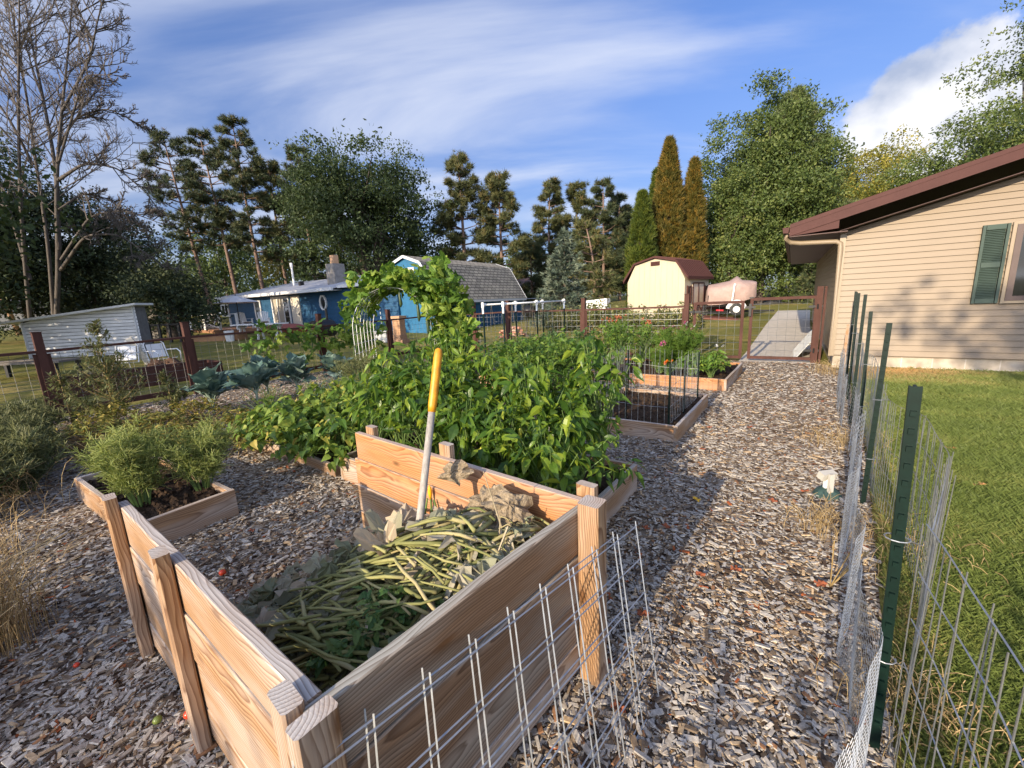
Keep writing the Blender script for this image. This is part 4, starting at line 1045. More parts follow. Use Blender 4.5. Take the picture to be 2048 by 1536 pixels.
# --- raised beds
def bed(label, c, hd, lu, lv, z=.19, soil=.15, gy='wood', name='raised_bed', mid=None):
    """c: right-hand near corner; runs lu along hd and lv to the left of it"""
    u_, v_ = hv(hd), hv(hd - 90); c = A(c[0], c[1], 0); b_ = thing(name, label, 'raised bed', c)
    Q = lambda i, j, zz_: c + u_ * i + v_ * j + UP * zz_
    for p, q, mt in (((0, .02), (lu, .02), 'wood_grey'), ((0, lv - .02), (lu, lv - .02), 'wood_grey'), ((.02, .04), (.02, lv - .04), gy), ((lu - .02, .04), (lu - .02, lv - .04), gy)):  # near and far boards in the lit tone, side boards in shaded grey
        board('side_board', Q(*p, z / 2), Q(*q, z / 2), .038, z, UP, M[mt], b_)
    n = 14; i, j = np.meshgrid(np.linspace(.03, lu - .03, n), np.linspace(.03, lv - .03, n), indexing='ij')
    zz_ = soil + rng.normal(0, .012, (n, n)); zz_[0] = zz_[-1] = soil - .01; zz_[:, 0] = zz_[:, -1] = soil - .01
    V = c + u_ * i[..., None] + v_ * j[..., None] + UP * zz_[..., None]
    a, d_ = np.meshgrid(np.arange(n - 1), np.arange(n - 1), indexing='ij')
    F = np.stack([a * n + d_, (a + 1) * n + d_, (a + 1) * n + d_ + 1, a * n + d_ + 1], -1).reshape(-1, 4)
    s_ = MB().add(V.reshape(-1, 3), F)
    m2 = 260; P_ = c + u_ * (rng.random(m2) * (lu - .1) + .05)[:, None] + v_ * (rng.random(m2) * (lv - .1) + .05)[:, None]; P_[:, 2] = soil
    s_.inst(chip_tpl(.7, 1.1), frames(rdir(m2)) * (.012 + .02 * rng.random(m2))[:, None, None], P_, rng.random(m2))
    s_.build('soil', M['soil'], b_)
    return b_, Q
BED1, Q1 = bed('small plank raised bed holding feathery dill plants left of the compost bin', (-2.61, 2.60), 34, .62, 1.66, .22, .17)
BEDP, QP = bed('long plank raised bed full of pepper plants behind the compost bin', (.28, 2.25), 37, 1.2, 2.44, .24, .19)
BEDB, QB = bed('raised bed of low bean plants left of the pepper bed', (-1.75, 3.78), 37, 1.2, 1.75, .12, .09)
BED2, QC = bed('plank raised bed of bare dark soil ringed by thin wire', (1.77, 4.29), 35.5, 1.72, 1.25, .19, .15, 'wood')
BED4, QD = bed('plank raised bed with the leafy green shrubs left of the wire ringed bed', (.46, 5.28), 36, 1.7, 1.2, .2, .15)
BED3, QE = bed('plank raised bed with cosmos, marigolds and basil in front of the gate', (3.49, 6.58), 36, 1.9, 2.44, .2, .16, 'wood_sunlit')
BEDT, QT = bed('sunlit orange plank raised bed of tomato plants under the white pipe trellis', (.46, 7.0), 37, 2.5, 1.36, .26, .2, 'wood_sunlit')

# wire ring round the bare soil bed, with its stakes
ring = thing('wire_ring', 'tall thin wire ring fence standing round the bare soil bed', 'wire fence', QC(.85, .6, .15))
m_ = MB(); cor = [QC(.10, .12, 0), QC(1.6, .12, 0), QC(1.6, 1.12, 0), QC(.10, 1.12, 0), QC(.10, .12, 0)]
pr = np.array(cor)[:, :2]
curtain(m_, pr, .15, lambda t: .84 + .03 * np.sin(t * 3), .075, (.02, .3, .62), .0021); m_.build('mesh', M['galv'], ring)
for i, (a, b_) in enumerate(((.10, .12), (.12, .62), (.8, .12), (1.6, .12), (1.6, 1.12), (.1, 1.1))):
    m_ = MB(); m_.bar(QC(a, b_, .02), QC(a, b_, .80 if i else .86), .018, .018, hv(36)); m_.build('stake', M['tposts'], ring)

# white pipe trellis on green posts
tr = thing('pipe_trellis', 'green post trellis joined by white plastic pipes over the tomatoes', 'trellis', QT(1.2, .7, .2))
T0, T1 = A(-.49, 8.05, 0), A(-.10, 7.80, 0)
tu = hv(37.5)
for rI, (o_, sp) in enumerate(((T0, 1.05), (T1, 1.12))):
    tp_ = [o_ + tu * sp * i for i in range(3)]
    ztop = 1.56
    for i, p_ in enumerate(tp_):
        b_ = MB(); b_.bar(p_ + UP * .05, p_ + UP * (ztop - .10), .03, .008, tu); b_.bar(p_ + UP * .05 + tu * .014, p_ + UP * (ztop - .10) + tu * .014, .008, .024, tu); b_.build('post', M['tposts'], tr)
        b_ = MB(); b_.tube([p_ + UP * (ztop - .17), p_ + UP * (ztop - .04)], .020, 10); b_.tube([p_ + UP * (ztop - .05), p_ + UP * (ztop + .045)], .029, 10)
        if i != 1: b_.tube([p_ - tu * .0 + UP * ztop, p_ + tu * (.08 if i == 0 else -.08) + UP * ztop], .027, 10)
        else: b_.tube([p_ - tu * .08 + UP * ztop, p_ + tu * .08 + UP * ztop], .027, 10)
        b_.build('pipe_fitting', M['pvc'], tr, smooth=False)
    b_ = MB(); b_.tube([tp_[0] + UP * ztop, tp_[2] + UP * ztop], .017, 10); b_.build('pipe', M['pvc'], tr, smooth=True)
    P_, q_ = [], []
    for t in np.linspace(.12, .93, 6):
        w = tp_[0] + (tp_[2] - tp_[0]) * t
        P_ += [w + UP * ztop, w + UP * ztop]; q_ += [w + tu * .16 + UP * .5, w - tu * .14 + UP * .5]
    b_ = MB(); b_.segs(np.array(P_), np.array(q_), .003); b_.build('twine', plain('jute_twine', (.55, .42, .24), .9, var=.2), tr)

# ---------------------------------------------------------------- leaves
def leaf_tpl(w=.42, droop=.3, fold=.35, n=4, prof=None, wave=0.0, cup=0.0):
    ts = np.linspace(0, 1, n + 1)
    hw = np.interp(ts, *zip(*(prof or [(0, .04), (.18, .72), (.38, 1), (.65, .72), (.88, .26), (1, .02)]))) * w / 2
    V, F = [], []
    for i, (t, h) in enumerate(zip(ts, hw)):
        z = -droop * t * t + cup * t; wv = wave * math.sin(i * 2.4)
        V += [(t, -h, z + h * fold + wv), (t, 0, z), (t, h, z + h * fold - wv * .8)]
    for i in range(n):
        for s_ in (0, 1): F.append((i * 3 + s_, i * 3 + s_ + 1, (i + 1) * 3 + s_ + 1, (i + 1) * 3 + s_))
    return np.array(V, float), np.array(F)
HEART = [(0, .55), (.12, .98), (.3, 1), (.6, .66), (.85, .26), (1, .02)]
def lobed_tpl(lobes=5, depth=.28, droop=.25, n=21, ruff=.05):
    a = np.linspace(-2.75, 2.75, n); r = .55 * (1 + depth * np.cos(lobes * a * .93)) * (1 - .10 * np.abs(a))
    V = [(0, 0, 0)] + [(.18 + x * .5, y * .5, z) for x, y, z in zip(r * np.cos(a), r * np.sin(a), -droop * r * r + .05 + ruff * .4 * np.sin(a * 7))]
    V += [(.18 + x, y, z) for x, y, z in zip(r * np.cos(a), r * np.sin(a), -droop * 2.2 * r * r + ruff * np.sin(a * 9 + 1))]
    F = [(0, i + 1, i + 2, i + 2) for i in range(n - 1)] + [(i + 1, i + 1 + n, i + 2 + n, i + 2) for i in range(n - 1)]
    F = []
    for i in range(n - 1): F += [(0, i + 1, i + 2), (i + 1, i + 1 + n, i + 2 + n), (i + 1, i + 2 + n, i + 2)]
    return np.array(V, float), np.array(F)
PEP = [leaf_tpl(.46, .35, .30), leaf_tpl(.42, .55, .40), leaf_tpl(.50, .2, .2)]
OVA = [leaf_tpl(.55, .25, .25, 3), leaf_tpl(.5, .45, .3, 3)]
HRT = [leaf_tpl(.80, .3, .18, 4, HEART), leaf_tpl(.74, .5, .25, 4, HEART)]
LOB = [lobed_tpl(), lobed_tpl(5, .35, .45), lobed_tpl(5, .2, .1)]
SML = [leaf_tpl(.34, .2, .2, 2)]
CREN = [(0, .35), (.2, 1), (.32, .72), (.48, .92), (.6, .55), (.74, .6), (.86, .28), (1, .03)]
TOMA = [leaf_tpl(.62, .4, .2, 7, CREN, .03), leaf_tpl(.55, .25, .3, 7, CREN, .04)]

M['pepper'] = leafm('pepper_leaf', [(0, (.026, .066, .014)), (.35, (.070, .145, .018)), (.7, (.16, .25, .028)), (1, (.34, .40, .045))], .42, .36, 30)
M['bean'] = leafm('bean_leaf', [(0, (.05, .10, .02)), (.5, (.12, .20, .03)), (.85, (.23, .30, .05)), (1, (.40, .33, .07))], .32, .5, 30)
M['gourd'] = leafm('gourd_leaf', [(0, (.06, .13, .02)), (.5, (.14, .25, .03)), (1, (.30, .37, .06))], .4, .5, 14)
M['kale'] = leafm('kale_leaf', [(0, (.055, .11, .09)), (.6, (.12, .19, .16)), (1, (.25, .33, .27))], .15, .5, 9)
M['tomleaf'] = leafm('tomato_leaf', [(0, (.025, .065, .022)), (.6, (.055, .125, .03)), (1, (.14, .20, .05))], .3, .5, 20)
M['shrubleaf'] = leafm('shrub_leaf', [(0, (.035, .085, .015)), (.6, (.085, .165, .022)), (1, (.19, .26, .04))], .32, .5, 20)
M['basil'] = leafm('basil_leaf', [(0, (.05, .10, .015)), (.6, (.10, .19, .025)), (1, (.21, .29, .045))], .3, .4, 20)
M['rasp'] = leafm('raspberry_leaf', [(0, (.07, .095, .03)), (.6, (.15, .17, .05)), (1, (.29, .27, .11))], .28, .6, 12)
M['dill'] = leafm('dill_frond', [(0, (.15, .20, .055)), (.6, (.28, .34, .10)), (1, (.42, .45, .17))], .45, .6, 8)
M['weed'] = leafm('weed_leaf', [(0, (.06, .08, .03)), (.6, (.13, .145, .05)), (1, (.24, .24, .10))], .25, .6, 8)
M['yellowing'] = leafm('yellowing_leaf', [(0, (.06, .08, .02)), (.5, (.15, .16, .03)), (1, (.34, .27, .06))], .3, .6, 8)
M['drygrass'] = leafm('dry_grass', [(0, (.20, .14, .065)), (.6, (.42, .30, .14)), (1, (.58, .44, .22))], .2, .7, 5)
M['seedhead'] = leafm('seed_head', [(0, (.10, .065, .04)), (.5, (.17, .13, .075)), (1, (.25, .24, .09))], .1, .8, 20)

def bushy(name, label, cat, group, c, H, R, ntip, nleaf, size, tpls, mat, el=(-55, 25), zmin=.35, stem=.006, flat=1.0, rb=(.15, .9), stemmat=None, hollow=.35, parts=True):
    """a leafy plant: twigs fan out from the foot, each tip carries a whorl of leaves"""
    c = np.asarray(c, float); p = thing(name, label, cat, c, group)
    az = rng.random(ntip) * 6.283; rr_ = np.sqrt(hollow ** 2 + (1 - hollow ** 2) * rng.random(ntip)) * R; rr_[rng.random(ntip) < .25] *= .4
    z = H * (zmin + (1 - zmin) * np.sqrt(np.maximum(0, 1 - (rr_ / R) ** 2 * .9))) * (.55 + .45 * rng.random(ntip) ** .6)
    irr = 1 + .18 * np.sin(az * 3 + rng.random() * 6)
    tip = np.column_stack([rr_ * irr * np.cos(az), rr_ * irr * np.sin(az) * flat, z]) + c
    st = MB()
    for t in tip[: min(ntip, 40)]:
        m0 = c + (t - c) * A(.35, .35, .55); st.tube([c + rng.normal(0, .012, 3) * A(1, 1, 0), m0, t], [stem, stem * .75, stem * .4], 4, caps=False)
    st.build('stem', stemmat or M['stem'], p)
    n = ntip * nleaf; a = rng.random(n) * 6.283; e_ = np.radians(el[0] + (el[1] - el[0]) * rng.random(n))
    out = np.repeat((tip - c) * A(1, 1, 0), nleaf, 0); out /= np.linalg.norm(out, axis=1)[:, None] + 1e-6
    d = np.column_stack([np.cos(a) * np.cos(e_), np.sin(a) * np.cos(e_), np.sin(e_)]) + out * .45
    back = rng.random(n) ** 1.5 * .35
    base = np.repeat(tip, nleaf, 0); base = base + (c + A(0, 0, H * .3) - base) * back[:, None] + rng.normal(0, size * .25, (n, 3))
    s_ = size * (.42 + .85 * rng.random(n) ** 1.2); hgt = np.clip((base[:, 2] - c[2]) / H, 0, 1)
    rn = np.clip(rb[0] + (rb[1] - rb[0]) * rng.random(n) + .12 * (hgt - .6), 0, 1); rn = np.where(rng.random(n) < .025, 1.15, rn)
    Mx = frames(d, roll=rng.normal(0, .5, n)) * s_[:, None, None]
    mb = MB()
    for i, tp in enumerate(tpls):
        k_ = np.arange(n) % len(tpls) == i; mb.inst(tp, Mx[k_], base[k_], rn[k_])
    mb.build('foliage', mat, p)
    return p, tip
def along(Q, lu, lv, nu, nv, j, zz_=.17):
    return [Q(lu * (i + .5) / nu + rng.normal(0, j), lv * (k_ + .5) / nv + rng.normal(0, j), zz_) for k_ in range(nv) for i in range(nu)]
# peppers
pods = []
lab = {0: 'pepper plant at the right hand end of the pepper bed, overhanging the planks'}
for i, c in enumerate(along(QP, 1.2, 2.5, 3, 6, .04, .19)):
    c = c + A(.0, .0, 0); k_, r_i = i // 3, i % 3
    H = (.72 + .12 * r_i + .04 * k_) * (1 + rng.normal(0, .12))
    if k_ == 0: H *= .92
    lb = {0: 'pepper plant at the path end of its bed, behind the bin corner', 1: 'pepper plant in the second row from the path end of the bed', 5: 'pepper plant in the row farthest from the path, beside the beans'}.get(k_, 'glossy leaved pepper plant in the crowded middle of its bed')
    bushy('pepper_plant', lb, 'pepper plant', 'pepper plants in the long bed' if k_ not in (0, 1, 5) else 'pepper plants, row %s' % {0: 'by the path', 1: 'second from the path', 5: 'by the beans'}[k_], c, H, .34, 38, 8, .115, PEP, M['pepper'], (-60, 20), rb=(.05, .85))
for i, (px, py, yy) in enumerate(((962, 900, 2.55), (1010, 880, 2.8), (1040, 862, 2.75))):
    d = ray(px, py); p0 = CAMP + d * (yy / d[1])
    t = thing('pepper_pod', ['long yellow green pepper hanging low over the bin rear plank', 'slim pale pepper hanging between leaves left of the rear post', 'small pale pepper hanging nearest the rear post'][i], 'pepper', p0)
    m_ = MB(); m_.tube([p0 + UP * .02, p0, p0 - UP * .04, p0 - UP * .085, p0 - UP * .12 + A(.006, 0, 0)], [.003, .012, .011, .007, .002], 8); m_.build('pod', plain('yellow_green_pepper', (.42, .40, .05), .3, var=.2), t, smooth=True)
# beans
for i, c in enumerate(along(QB, 1.2, 1.75, 3, 4, .05, .09)):
    k_ = i // 3
    lb = ['low bean plant in the row next to the peppers', 'low bean plant with heart shaped leaves in the middle of the bean bed', 'low bean plant with heart shaped leaves in the middle of the bean bed', 'low bean plant at the left end of the bean bed'][k_]
    bushy('bean_plant', lb, 'bean plant', ['bean plants by the peppers', 'bean plants mid bed', 'bean plants mid bed', 'bean plants at the left end'][k_], c - hv(37) * .10, .50 + .05 * rng.random() + .07 * (i % 3), .46, 52, 7, .10, HRT, M['bean'], (-50, 10), zmin=.08, rb=(.1, .95))
# green shrubs left of the wire ring, tomatoes under the trellis
for i, c in enumerate(along(QD, 1.7, 1.1, 3, 2, .05, .15)):
    bushy('leafy_bush', ['bushy bright green plant nearest the wire ring bed', 'bushy bright green plant in the bed behind the peppers'][0 if i < 3 else 1], 'bushy plant', ['bushes by the wire ring', 'bushes behind the peppers'][0 if i < 3 else 1], c, .95 + rng.normal(0, .07), .46, 90, 8, .08, OVA, M['shrubleaf'], (-45, 35), rb=(.2, .95))
tomfruit = []
for i, c in enumerate(along(QT, 2.5, 1.3, 4, 2, .05, .2)):
    p, tip = bushy('tomato_plant', ['sprawling tomato plant on the right side of the trellis bed', 'sprawling tomato plant on the left side of the trellis bed'][0 if i < 4 else 1], 'tomato plant', ['tomato plants, right side', 'tomato plants, left side'][0 if i < 4 else 1], c, .72 + rng.normal(0, .06), .40, 50, 9, .085, TOMA, M['tomleaf'], (-60, 30), rb=(.1, .95))
    if i in (0, 1, 5):
        m_ = MB()
        for q in range(4):
            w = c + A(rng.normal(0, .12), -.22 + rng.normal(0, .06), .16 + .1 * rng.random()); m_.lathe(w, [(.001, -.032), (.025, -.02), (.034, 0), (.026, .022), (.001, .03)], 10)
        m_.build('tomato_fruit', M['tomato'], p, smooth=True)
# basil mound, cosmos, zinnias, marigolds in the gate bed
M['petal_pink'] = leafm('pink_petal', [(0, (.35, .04, .12)), (.5, (.50, .10, .22)), (1, (.62, .28, .38))], .25, .6)
M['petal_white'] = leafm('white_petal', [(0, (.6, .58, .55)), (1, (.8, .8, .78))], .25, .6)
M['petal_orange'] = leafm('orange_petal', [(0, (.62, .13, .008)), (1, (.75, .26, .012))], .2, .6)
M['petal_salmon'] = leafm('salmon_petal', [(0, (.45, .08, .03)), (.6, (.60, .24, .12)), (1, (.66, .42, .2))], .25, .6)
def flowers(parent, pts, r, mat, n=8, name='flower', dense=False):
    tp = leaf_tpl(.55, .15, .1, 2, [(0, .25), (.6, 1), (1, .6)])
    for p_ in pts:
        m_ = MB(); nn = n * (3 if dense else 1); a = np.arange(nn) * 6.283 / n + rng.random(); el = np.repeat(np.linspace(.1, 1.1, 3 if dense else 1), n)
        d = np.column_stack([np.cos(a) * np.cos(el), np.sin(a) * np.cos(el), np.sin(el)]) @ np.array(Matrix.Rotation(rng.normal(0, .5), 3, 'X') @ Matrix.Rotation(rng.normal(0, .5), 3, 'Y')).T
        m_.inst(tp, frames(d) * r, np.tile(p_, (nn, 1)), rng.random(nn)); m_.build(name, mat, parent)
bas = []
for i, (a, b_) in enumerate(((.30, .30), (.62, .32), (.35, .62))):
    p, tip = bushy('basil_plant', ['bright green basil mound at the near right corner of the gate bed', 'basil plant behind the corner mound in the gate bed', 'basil plant between the corner mound and the marigolds'][i], 'basil plant', 'basil in the gate bed', QE(a, b_, .16), .40 + .04 * i, .30, 44, 8, .085, OVA, M['basil'], (-40, 15), rb=(.2, .95))
    if i == 1: flowers(p, [QE(.75, .2, .66), QE(.8, .32, .64), QE(.65, .28, .68)], .035, M['petal_white'])
def feathery(name, label, cat, group, c, H, R, nst, nb, nh, hl, r, mat, lean=.35, top=False, rb=(.1, .9), zlow=.2):
    """hair-fine foliage on upright stems"""
    c = np.asarray(c, float); p = thing(name, label, cat, c, group); st = MB(); Pq, Qq, rr_, tips = [], [], [], []
    for i in range(nst):
        a = rng.random() * 6.283; q = R * math.sqrt(rng.random()); tp = c + A(math.cos(a) * q, math.sin(a) * q, H * (.7 + .3 * rng.random()) * (1 - .25 * (q / R) ** 2))
        b0 = c + A(math.cos(a) * q * .2, math.sin(a) * q * .2, 0); mid = (b0 + tp) / 2 + A(0, 0, H * .06) - A(math.cos(a), math.sin(a), 0) * q * .15
        t = np.linspace(0, 1, 7)[:, None]; cv = b0 * (1 - t) ** 2 + 2 * mid * t * (1 - t) + tp * t * t
        st.tube(cv, np.linspace(.0045, .0015, 7), 4, caps=False); tips.append(tp)
        tt = zlow + (1 - zlow) * rng.random(nb); base = b0 * ((1 - tt) ** 2)[:, None] + 2 * mid * (tt * (1 - tt))[:, None] + tp * (tt ** 2)[:, None]
        d = rdir(nb); d[:, 2] = np.abs(d[:, 2]) * .8 + .1; e_ = base + d * (hl * (1.3 - .7 * tt))[:, None]
        Pq.append(base); Qq.append(e_)
        f_ = rng.random((nb, nh))[..., None]; hb = base[:, None] + (e_ - base)[:, None] * f_
        hd_ = d[:, None] + rng.normal(0, .8, (nb, nh, 3)); he = hb + hd_ * hl * .33
        Pq.append(hb.reshape(-1, 3)); Qq.append(he.reshape(-1, 3))
    st.build('stem', M['stem'], p)
    P_, q_ = np.vstack(Pq), np.vstack(Qq); mb = MB(); mb.segs(P_, q_, r, np.repeat(rb[0] + (rb[1] - rb[0]) * rng.random(len(P_)), 6)); mb.build('foliage', mat, p)
    return p, np.array(tips)
p, tips = feathery('cosmos_plant', 'tall feathery cosmos with pink and white flowers in the gate bed', 'cosmos', None, QE(.95, 1.0, .16), .92, .46, 70, 18, 9, .11, .0026, M['basil'])
o_ = np.argsort(-tips[:, 2]); flowers(p, tips[o_[[0, 2, 4, 6, 8, 10, 13, 17, 21]]] + UP * .02, .045, M['petal_pink']); flowers(p, tips[o_[[1, 5, 3]]] + UP * .03, .042, M['petal_white'])
p, tips = feathery('cosmos_plant', 'shorter feathery cosmos with deep pink flowers at the near side of the gate bed', 'cosmos', None, QE(.45, 1.2, .16), .62, .28, 24, 14, 9, .09, .0022, M['basil'])
o_ = np.argsort(-tips[:, 2]); flowers(p, tips[o_[:4]] + UP * .02, .045, M['petal_pink'])
for lbl, c, nfl in (('marigold with orange flower heads spilling over the gate bed planks', QE(.14, .95, .16), 5), ('marigold with orange flowers at the near plank of the tomato bed', QT(-.02, .34, .14), 8)):
    p, tip = bushy('marigold', lbl, 'marigold', None, c, .26, .17, 26, 7, .045, TOMA, M['tomleaf'])
    flowers(p, tip[np.argsort(-tip[:, 2])[:nfl]] + A(-.02, -.05, .03), .030, M['petal_orange'], 9, dense=True)
for i, (a, b_) in enumerate(((.5, 2.05), (1.0, 1.75), (1.25, 2.25), (1.6, 1.9), (1.0, 2.5), (1.75, 2.5))):
    p, tip = bushy('zinnia', ['tall green zinnia at the near left corner of the gate bed', 'tall zinnia with faded salmon flowers in the rear of the gate bed'][min(i, 1)], 'zinnia', None if i == 0 else 'zinnias at the rear of the gate bed', QE(a, b_, .16), .95 + rng.normal(0, .05), .36, 42, 8, .085, OVA, M['shrubleaf'], (-35, 35), rb=(.3, 1))
    o_ = np.argsort(-tip[:, 2]); flowers(p, tip[o_[:4 if i else 2]] + UP * .05, .035, M['petal_salmon'], 9, dense=True)
# raspberry canes behind the back fence
for i in range(7):
    w = A(4.6, 11.3, 0) + hv(-56) * (i * .62) + hv(34) * (.5 + .5 * (i % 2)); 
    bushy('raspberry_bush', 'olive leaved raspberry bush in the row outside the back fence' if i not in (0, 6) else ('olive leaved raspberry bush at the gate end of the row' if i == 0 else 'olive leaved raspberry bush at the far end of the row by the corner'), 'shrub', 'raspberry row beyond the fence', w, 1.42 + rng.normal(0, .08), .58, 120, 8, .11, OVA, M['rasp'], (-40, 45), stemmat=M['drystem'])
# kale, herbs
def ruffled(w, droop, fold, seed):
    g = np.random.default_rng(seed); n, m = 11, 6; V, F = [], []
    prof = [(0, .10), (.22, .16), (.34, .6), (.5, .95), (.68, 1), (.85, .8), (.95, .45), (1, .1)]; ph = g.random(4) * 6
    for i in range(n + 1):
        t = i / n; hw = np.interp(t, *zip(*prof)) * w / 2 * (1 + .10 * math.sin(t * 23 + ph[0]))
        for j in range(-m, m + 1):
            q = j / m; V.append((t * (1 - .05 * abs(q)), q * hw, -droop * t * t + fold * abs(q) * hw + .045 * q * q * math.sin(t * 17 + ph[1] + (1 if q > 0 else 2.2)) + .014 * math.sin(q * 9 + t * 11 + ph[2])))
    k = 2 * m + 1
    for i in range(n):
        for j in range(2 * m): F.append((i * k + j, i * k + j + 1, (i + 1) * k + j + 1, (i + 1) * k + j))
    return np.array(V), np.array(F)
KALE = [ruffled(.66, .30, .30, 1), ruffled(.55, .12, .42, 2)]
for i, (x, y) in enumerate(((-4.55, 6.15), (-4.25, 6.75), (-4.5, 7.5), (-3.85, 7.3), (-3.3, 7.7))):
    c = A(x, y, .15); p = thing('kale_plant', ['blue green kale plant with broad leaves nearest the tall weed', 'blue green kale plant second from the tall weed', 'blue green kale plant at the back by the fence wire', 'blue green kale plant beside the brown herb heads', 'blue green kale plant nearest the grassy onion clump'][i], 'kale', c)
    n = 42; a = rng.random(n) * 6.283; el = np.radians(14 + 72 * rng.random(n) ** .8); s_ = .38 * (.6 + .6 * rng.random(n)); H = .16 + .16 * rng.random(n)
    d = np.column_stack([np.cos(a) * np.cos(el), np.sin(a) * np.cos(el), np.sin(el)])
    mb = MB(); base = c + UP * H[:, None] + d * .05; Mx = frames(d, roll=rng.normal(0, .3, n)) * s_[:, None, None]; rn = .15 + .8 * rng.random(n)
    for k_ in (0, 1): mb.inst(KALE[k_], Mx[k_::2], base[k_::2], rn[k_::2])
    mb.build('foliage', M['kale'], p, smooth=True); st = MB()
    for q in range(0, n, 2): st.tube([c, c + UP * H[q] * .6, base[q] + d[q] * s_[q] * .3], [.016, .01, .006], 5, caps=False)
    st.tube([c - UP * .02, c + UP * .30], .018, 6); st.build('stem', plain('kale_rib', (.30, .38, .28), .5), p)
for i, (x, y) in enumerate(((-3.25, 5.35), (-2.75, 5.75), (-2.35, 6.2))):
    p, tip = bushy('oregano_plant', ['oregano gone to brown seed heads beside the kale', 'oregano with brown seed heads behind the bean bed', 'greener oregano clump behind the bean bed'][i], 'herb', 'herbs gone to seed', A(x, y, .12), .60, .40, 60, 6, .04, SML, M['yellowing'], (-30, 40))
    n = 420; k_ = rng.integers(0, len(tip), n); P_ = tip[k_] + rng.normal(0, .035, (n, 3)); m_ = MB(); m_.inst(leaf_tpl(.8, 0, .5, 1), frames(rdir(n)) * .022, P_, rng.random(n)); m_.build('seed_heads', M['seedhead'], p)
feathery('dill_clump', 'wild feathery herb clump with yellow flower heads before the vine arch', 'herb', None, A(-2.55, 7.2, .1), .78, .62, 70, 12, 8, .09, .0023, M['weed'], rb=(.3, 1))
feathery('dill_clump', 'low feathery herb clump in front of the smoker barrel', 'herb', None, A(-3.0, 8.3, .1), .60, .55, 50, 12, 8, .09, .0025, M['weed'], rb=(.2, .8))
t = thing('onion_clump', 'spiky blue green onion leaves beside the kale', 'onion', (-2.75, 6.75, .1)); m_ = MB()
for i in range(70):
    a = rng.random() * 6.28; q = .3 + .3 * rng.random(); c = A(-2.75, 6.75, .1) + A(rng.normal(0, .2), rng.normal(0, .2), 0); m_.tube([c, c + A(math.cos(a) * q * .3, math.sin(a) * q * .3, .32), c + A(math.cos(a) * q, math.sin(a) * q, .38 + .12 * rng.random())], [.007, .005, .001], 4, .3 * rng.random(), caps=False)
m_.build('leaves', M['kale'], t)
# dill in the small bed
for i, (x, y, H, R, nn) in enumerate(((-2.93, 3.02, .72, .27, 40), (-2.62, 3.26, .62, .26, 36), (-3.30, 3.35, .52, .26, 22))):
    feathery('dill_plant', ['feathery green dill plant nearest the compost bin', 'feathery green dill plant at the right end of its small bed', 'small feathery dill at the back of its bed'][i], 'dill', 'dill in the small bed', A(x, y, .17), H, R, nn, 15, 9, .095, .0017, M['dill'], rb=(.35, 1))
# tall mugwort weed, yellowing vines and rank growth at the left fence
def tallweed(name, label, c, H, nb, mat, grp=None):
    c = np.asarray(c, float); p = thing(name, label, 'weed', c, grp); st = MB(); lf = MB()
    bend = rng.normal(0, .05, 2); main = lambda t: c + A(bend[0] * t * t, bend[1] * t * t, H * t); st.tube([main(t) for t in np.linspace(0, 1, 8)], np.linspace(.011, .002, 8), 5, caps=False)
    for i in range(nb):
        t = .12 + .84 * rng.random(); a = rng.random() * 6.283; l = H * .42 * (1.08 - t); d = A(math.cos(a), math.sin(a), .9); b0 = main(t); b1 = b0 + unit(d) * l
        st.tube([b0, (b0 + b1) / 2 - UP * l * .05, b1], [.004, .003, .001], 4, caps=False)
        k_ = int(44 * l / (H * .42)) + 14; f = rng.random(k_); P_ = b0 + (b1 - b0) * f[:, None]; dd_ = rdir(k_) + unit(d) * .8
        lf.inst(SML[0], frames(dd_) * (.035 + .06 * rng.random(k_))[:, None, None], P_, rng.random(k_))
    st.build('stem', M['drystem'], p); lf.build('foliage', mat, p)
tallweed('mugwort', 'tall branching mugwort weed in front of the white shed', A(-5.75, 5.85, 0), 1.6, 80, M['weed'])
tallweed('mugwort', 'shorter mugwort weed leaning by the big fence post', A(-6.3, 5.75, 0), 1.05, 26, M['weed'])
tallweed('mugwort', 'bushy low weed right of the tall mugwort', A(-5.2, 6.2, 0), .8, 34, M['weed'])
for i, (x, y, H, R) in enumerate(((-5.35, 5.05, .42, .55), (-4.75, 5.35, .40, .5), (-4.5, 4.75, .34, .5), (-5.6, 5.6, .5, .5), (-4.05, 4.75, .36, .45), (-3.75, 4.35, .30, .4), (-4.7, 6.0, .42, .5), (-3.55, 5.2, .40, .5), (-3.0, 4.75, .34, .42))):
    p, tip = bushy('potato_vine', ['yellowing potato vine nearest the big fence post', 'yellowing potato vine below the tall mugwort', 'yellowing potato vine with bare brown stems behind the dill bed', 'greener potato vine against the fence', 'yellowing potato vine below the kale', 'low potato vine at the corner of the dill bed', 'leafy potato vine between the mugwort and the kale', 'leafy potato vine between the kale and the beans', 'low leafy vine at the left end of the bean bed'][i], 'vine', 'dying potato vines', A(x, y, 0), H, R, 105, 8, .062, OVA, M['yellowing'], (-20, 45), zmin=.2, stemmat=M['drystem'], rb=(.1, 1))
    m_ = MB()
    for q in range(22):
        a = rng.random() * 6.28; w = p.location; c0 = np.array(w) + A(math.cos(a), math.sin(a), 0) * R * .2; m_.tube([c0, c0 + A(math.cos(a) * R * .5, math.sin(a) * R * .5, H * .5), c0 + A(math.cos(a + .4) * R, math.sin(a + .4) * R, H * (.1 + .4 * rng.random()))], [.005, .004, .002], 4, caps=False)
    m_.build('dry_stems', M['drystem'], p)
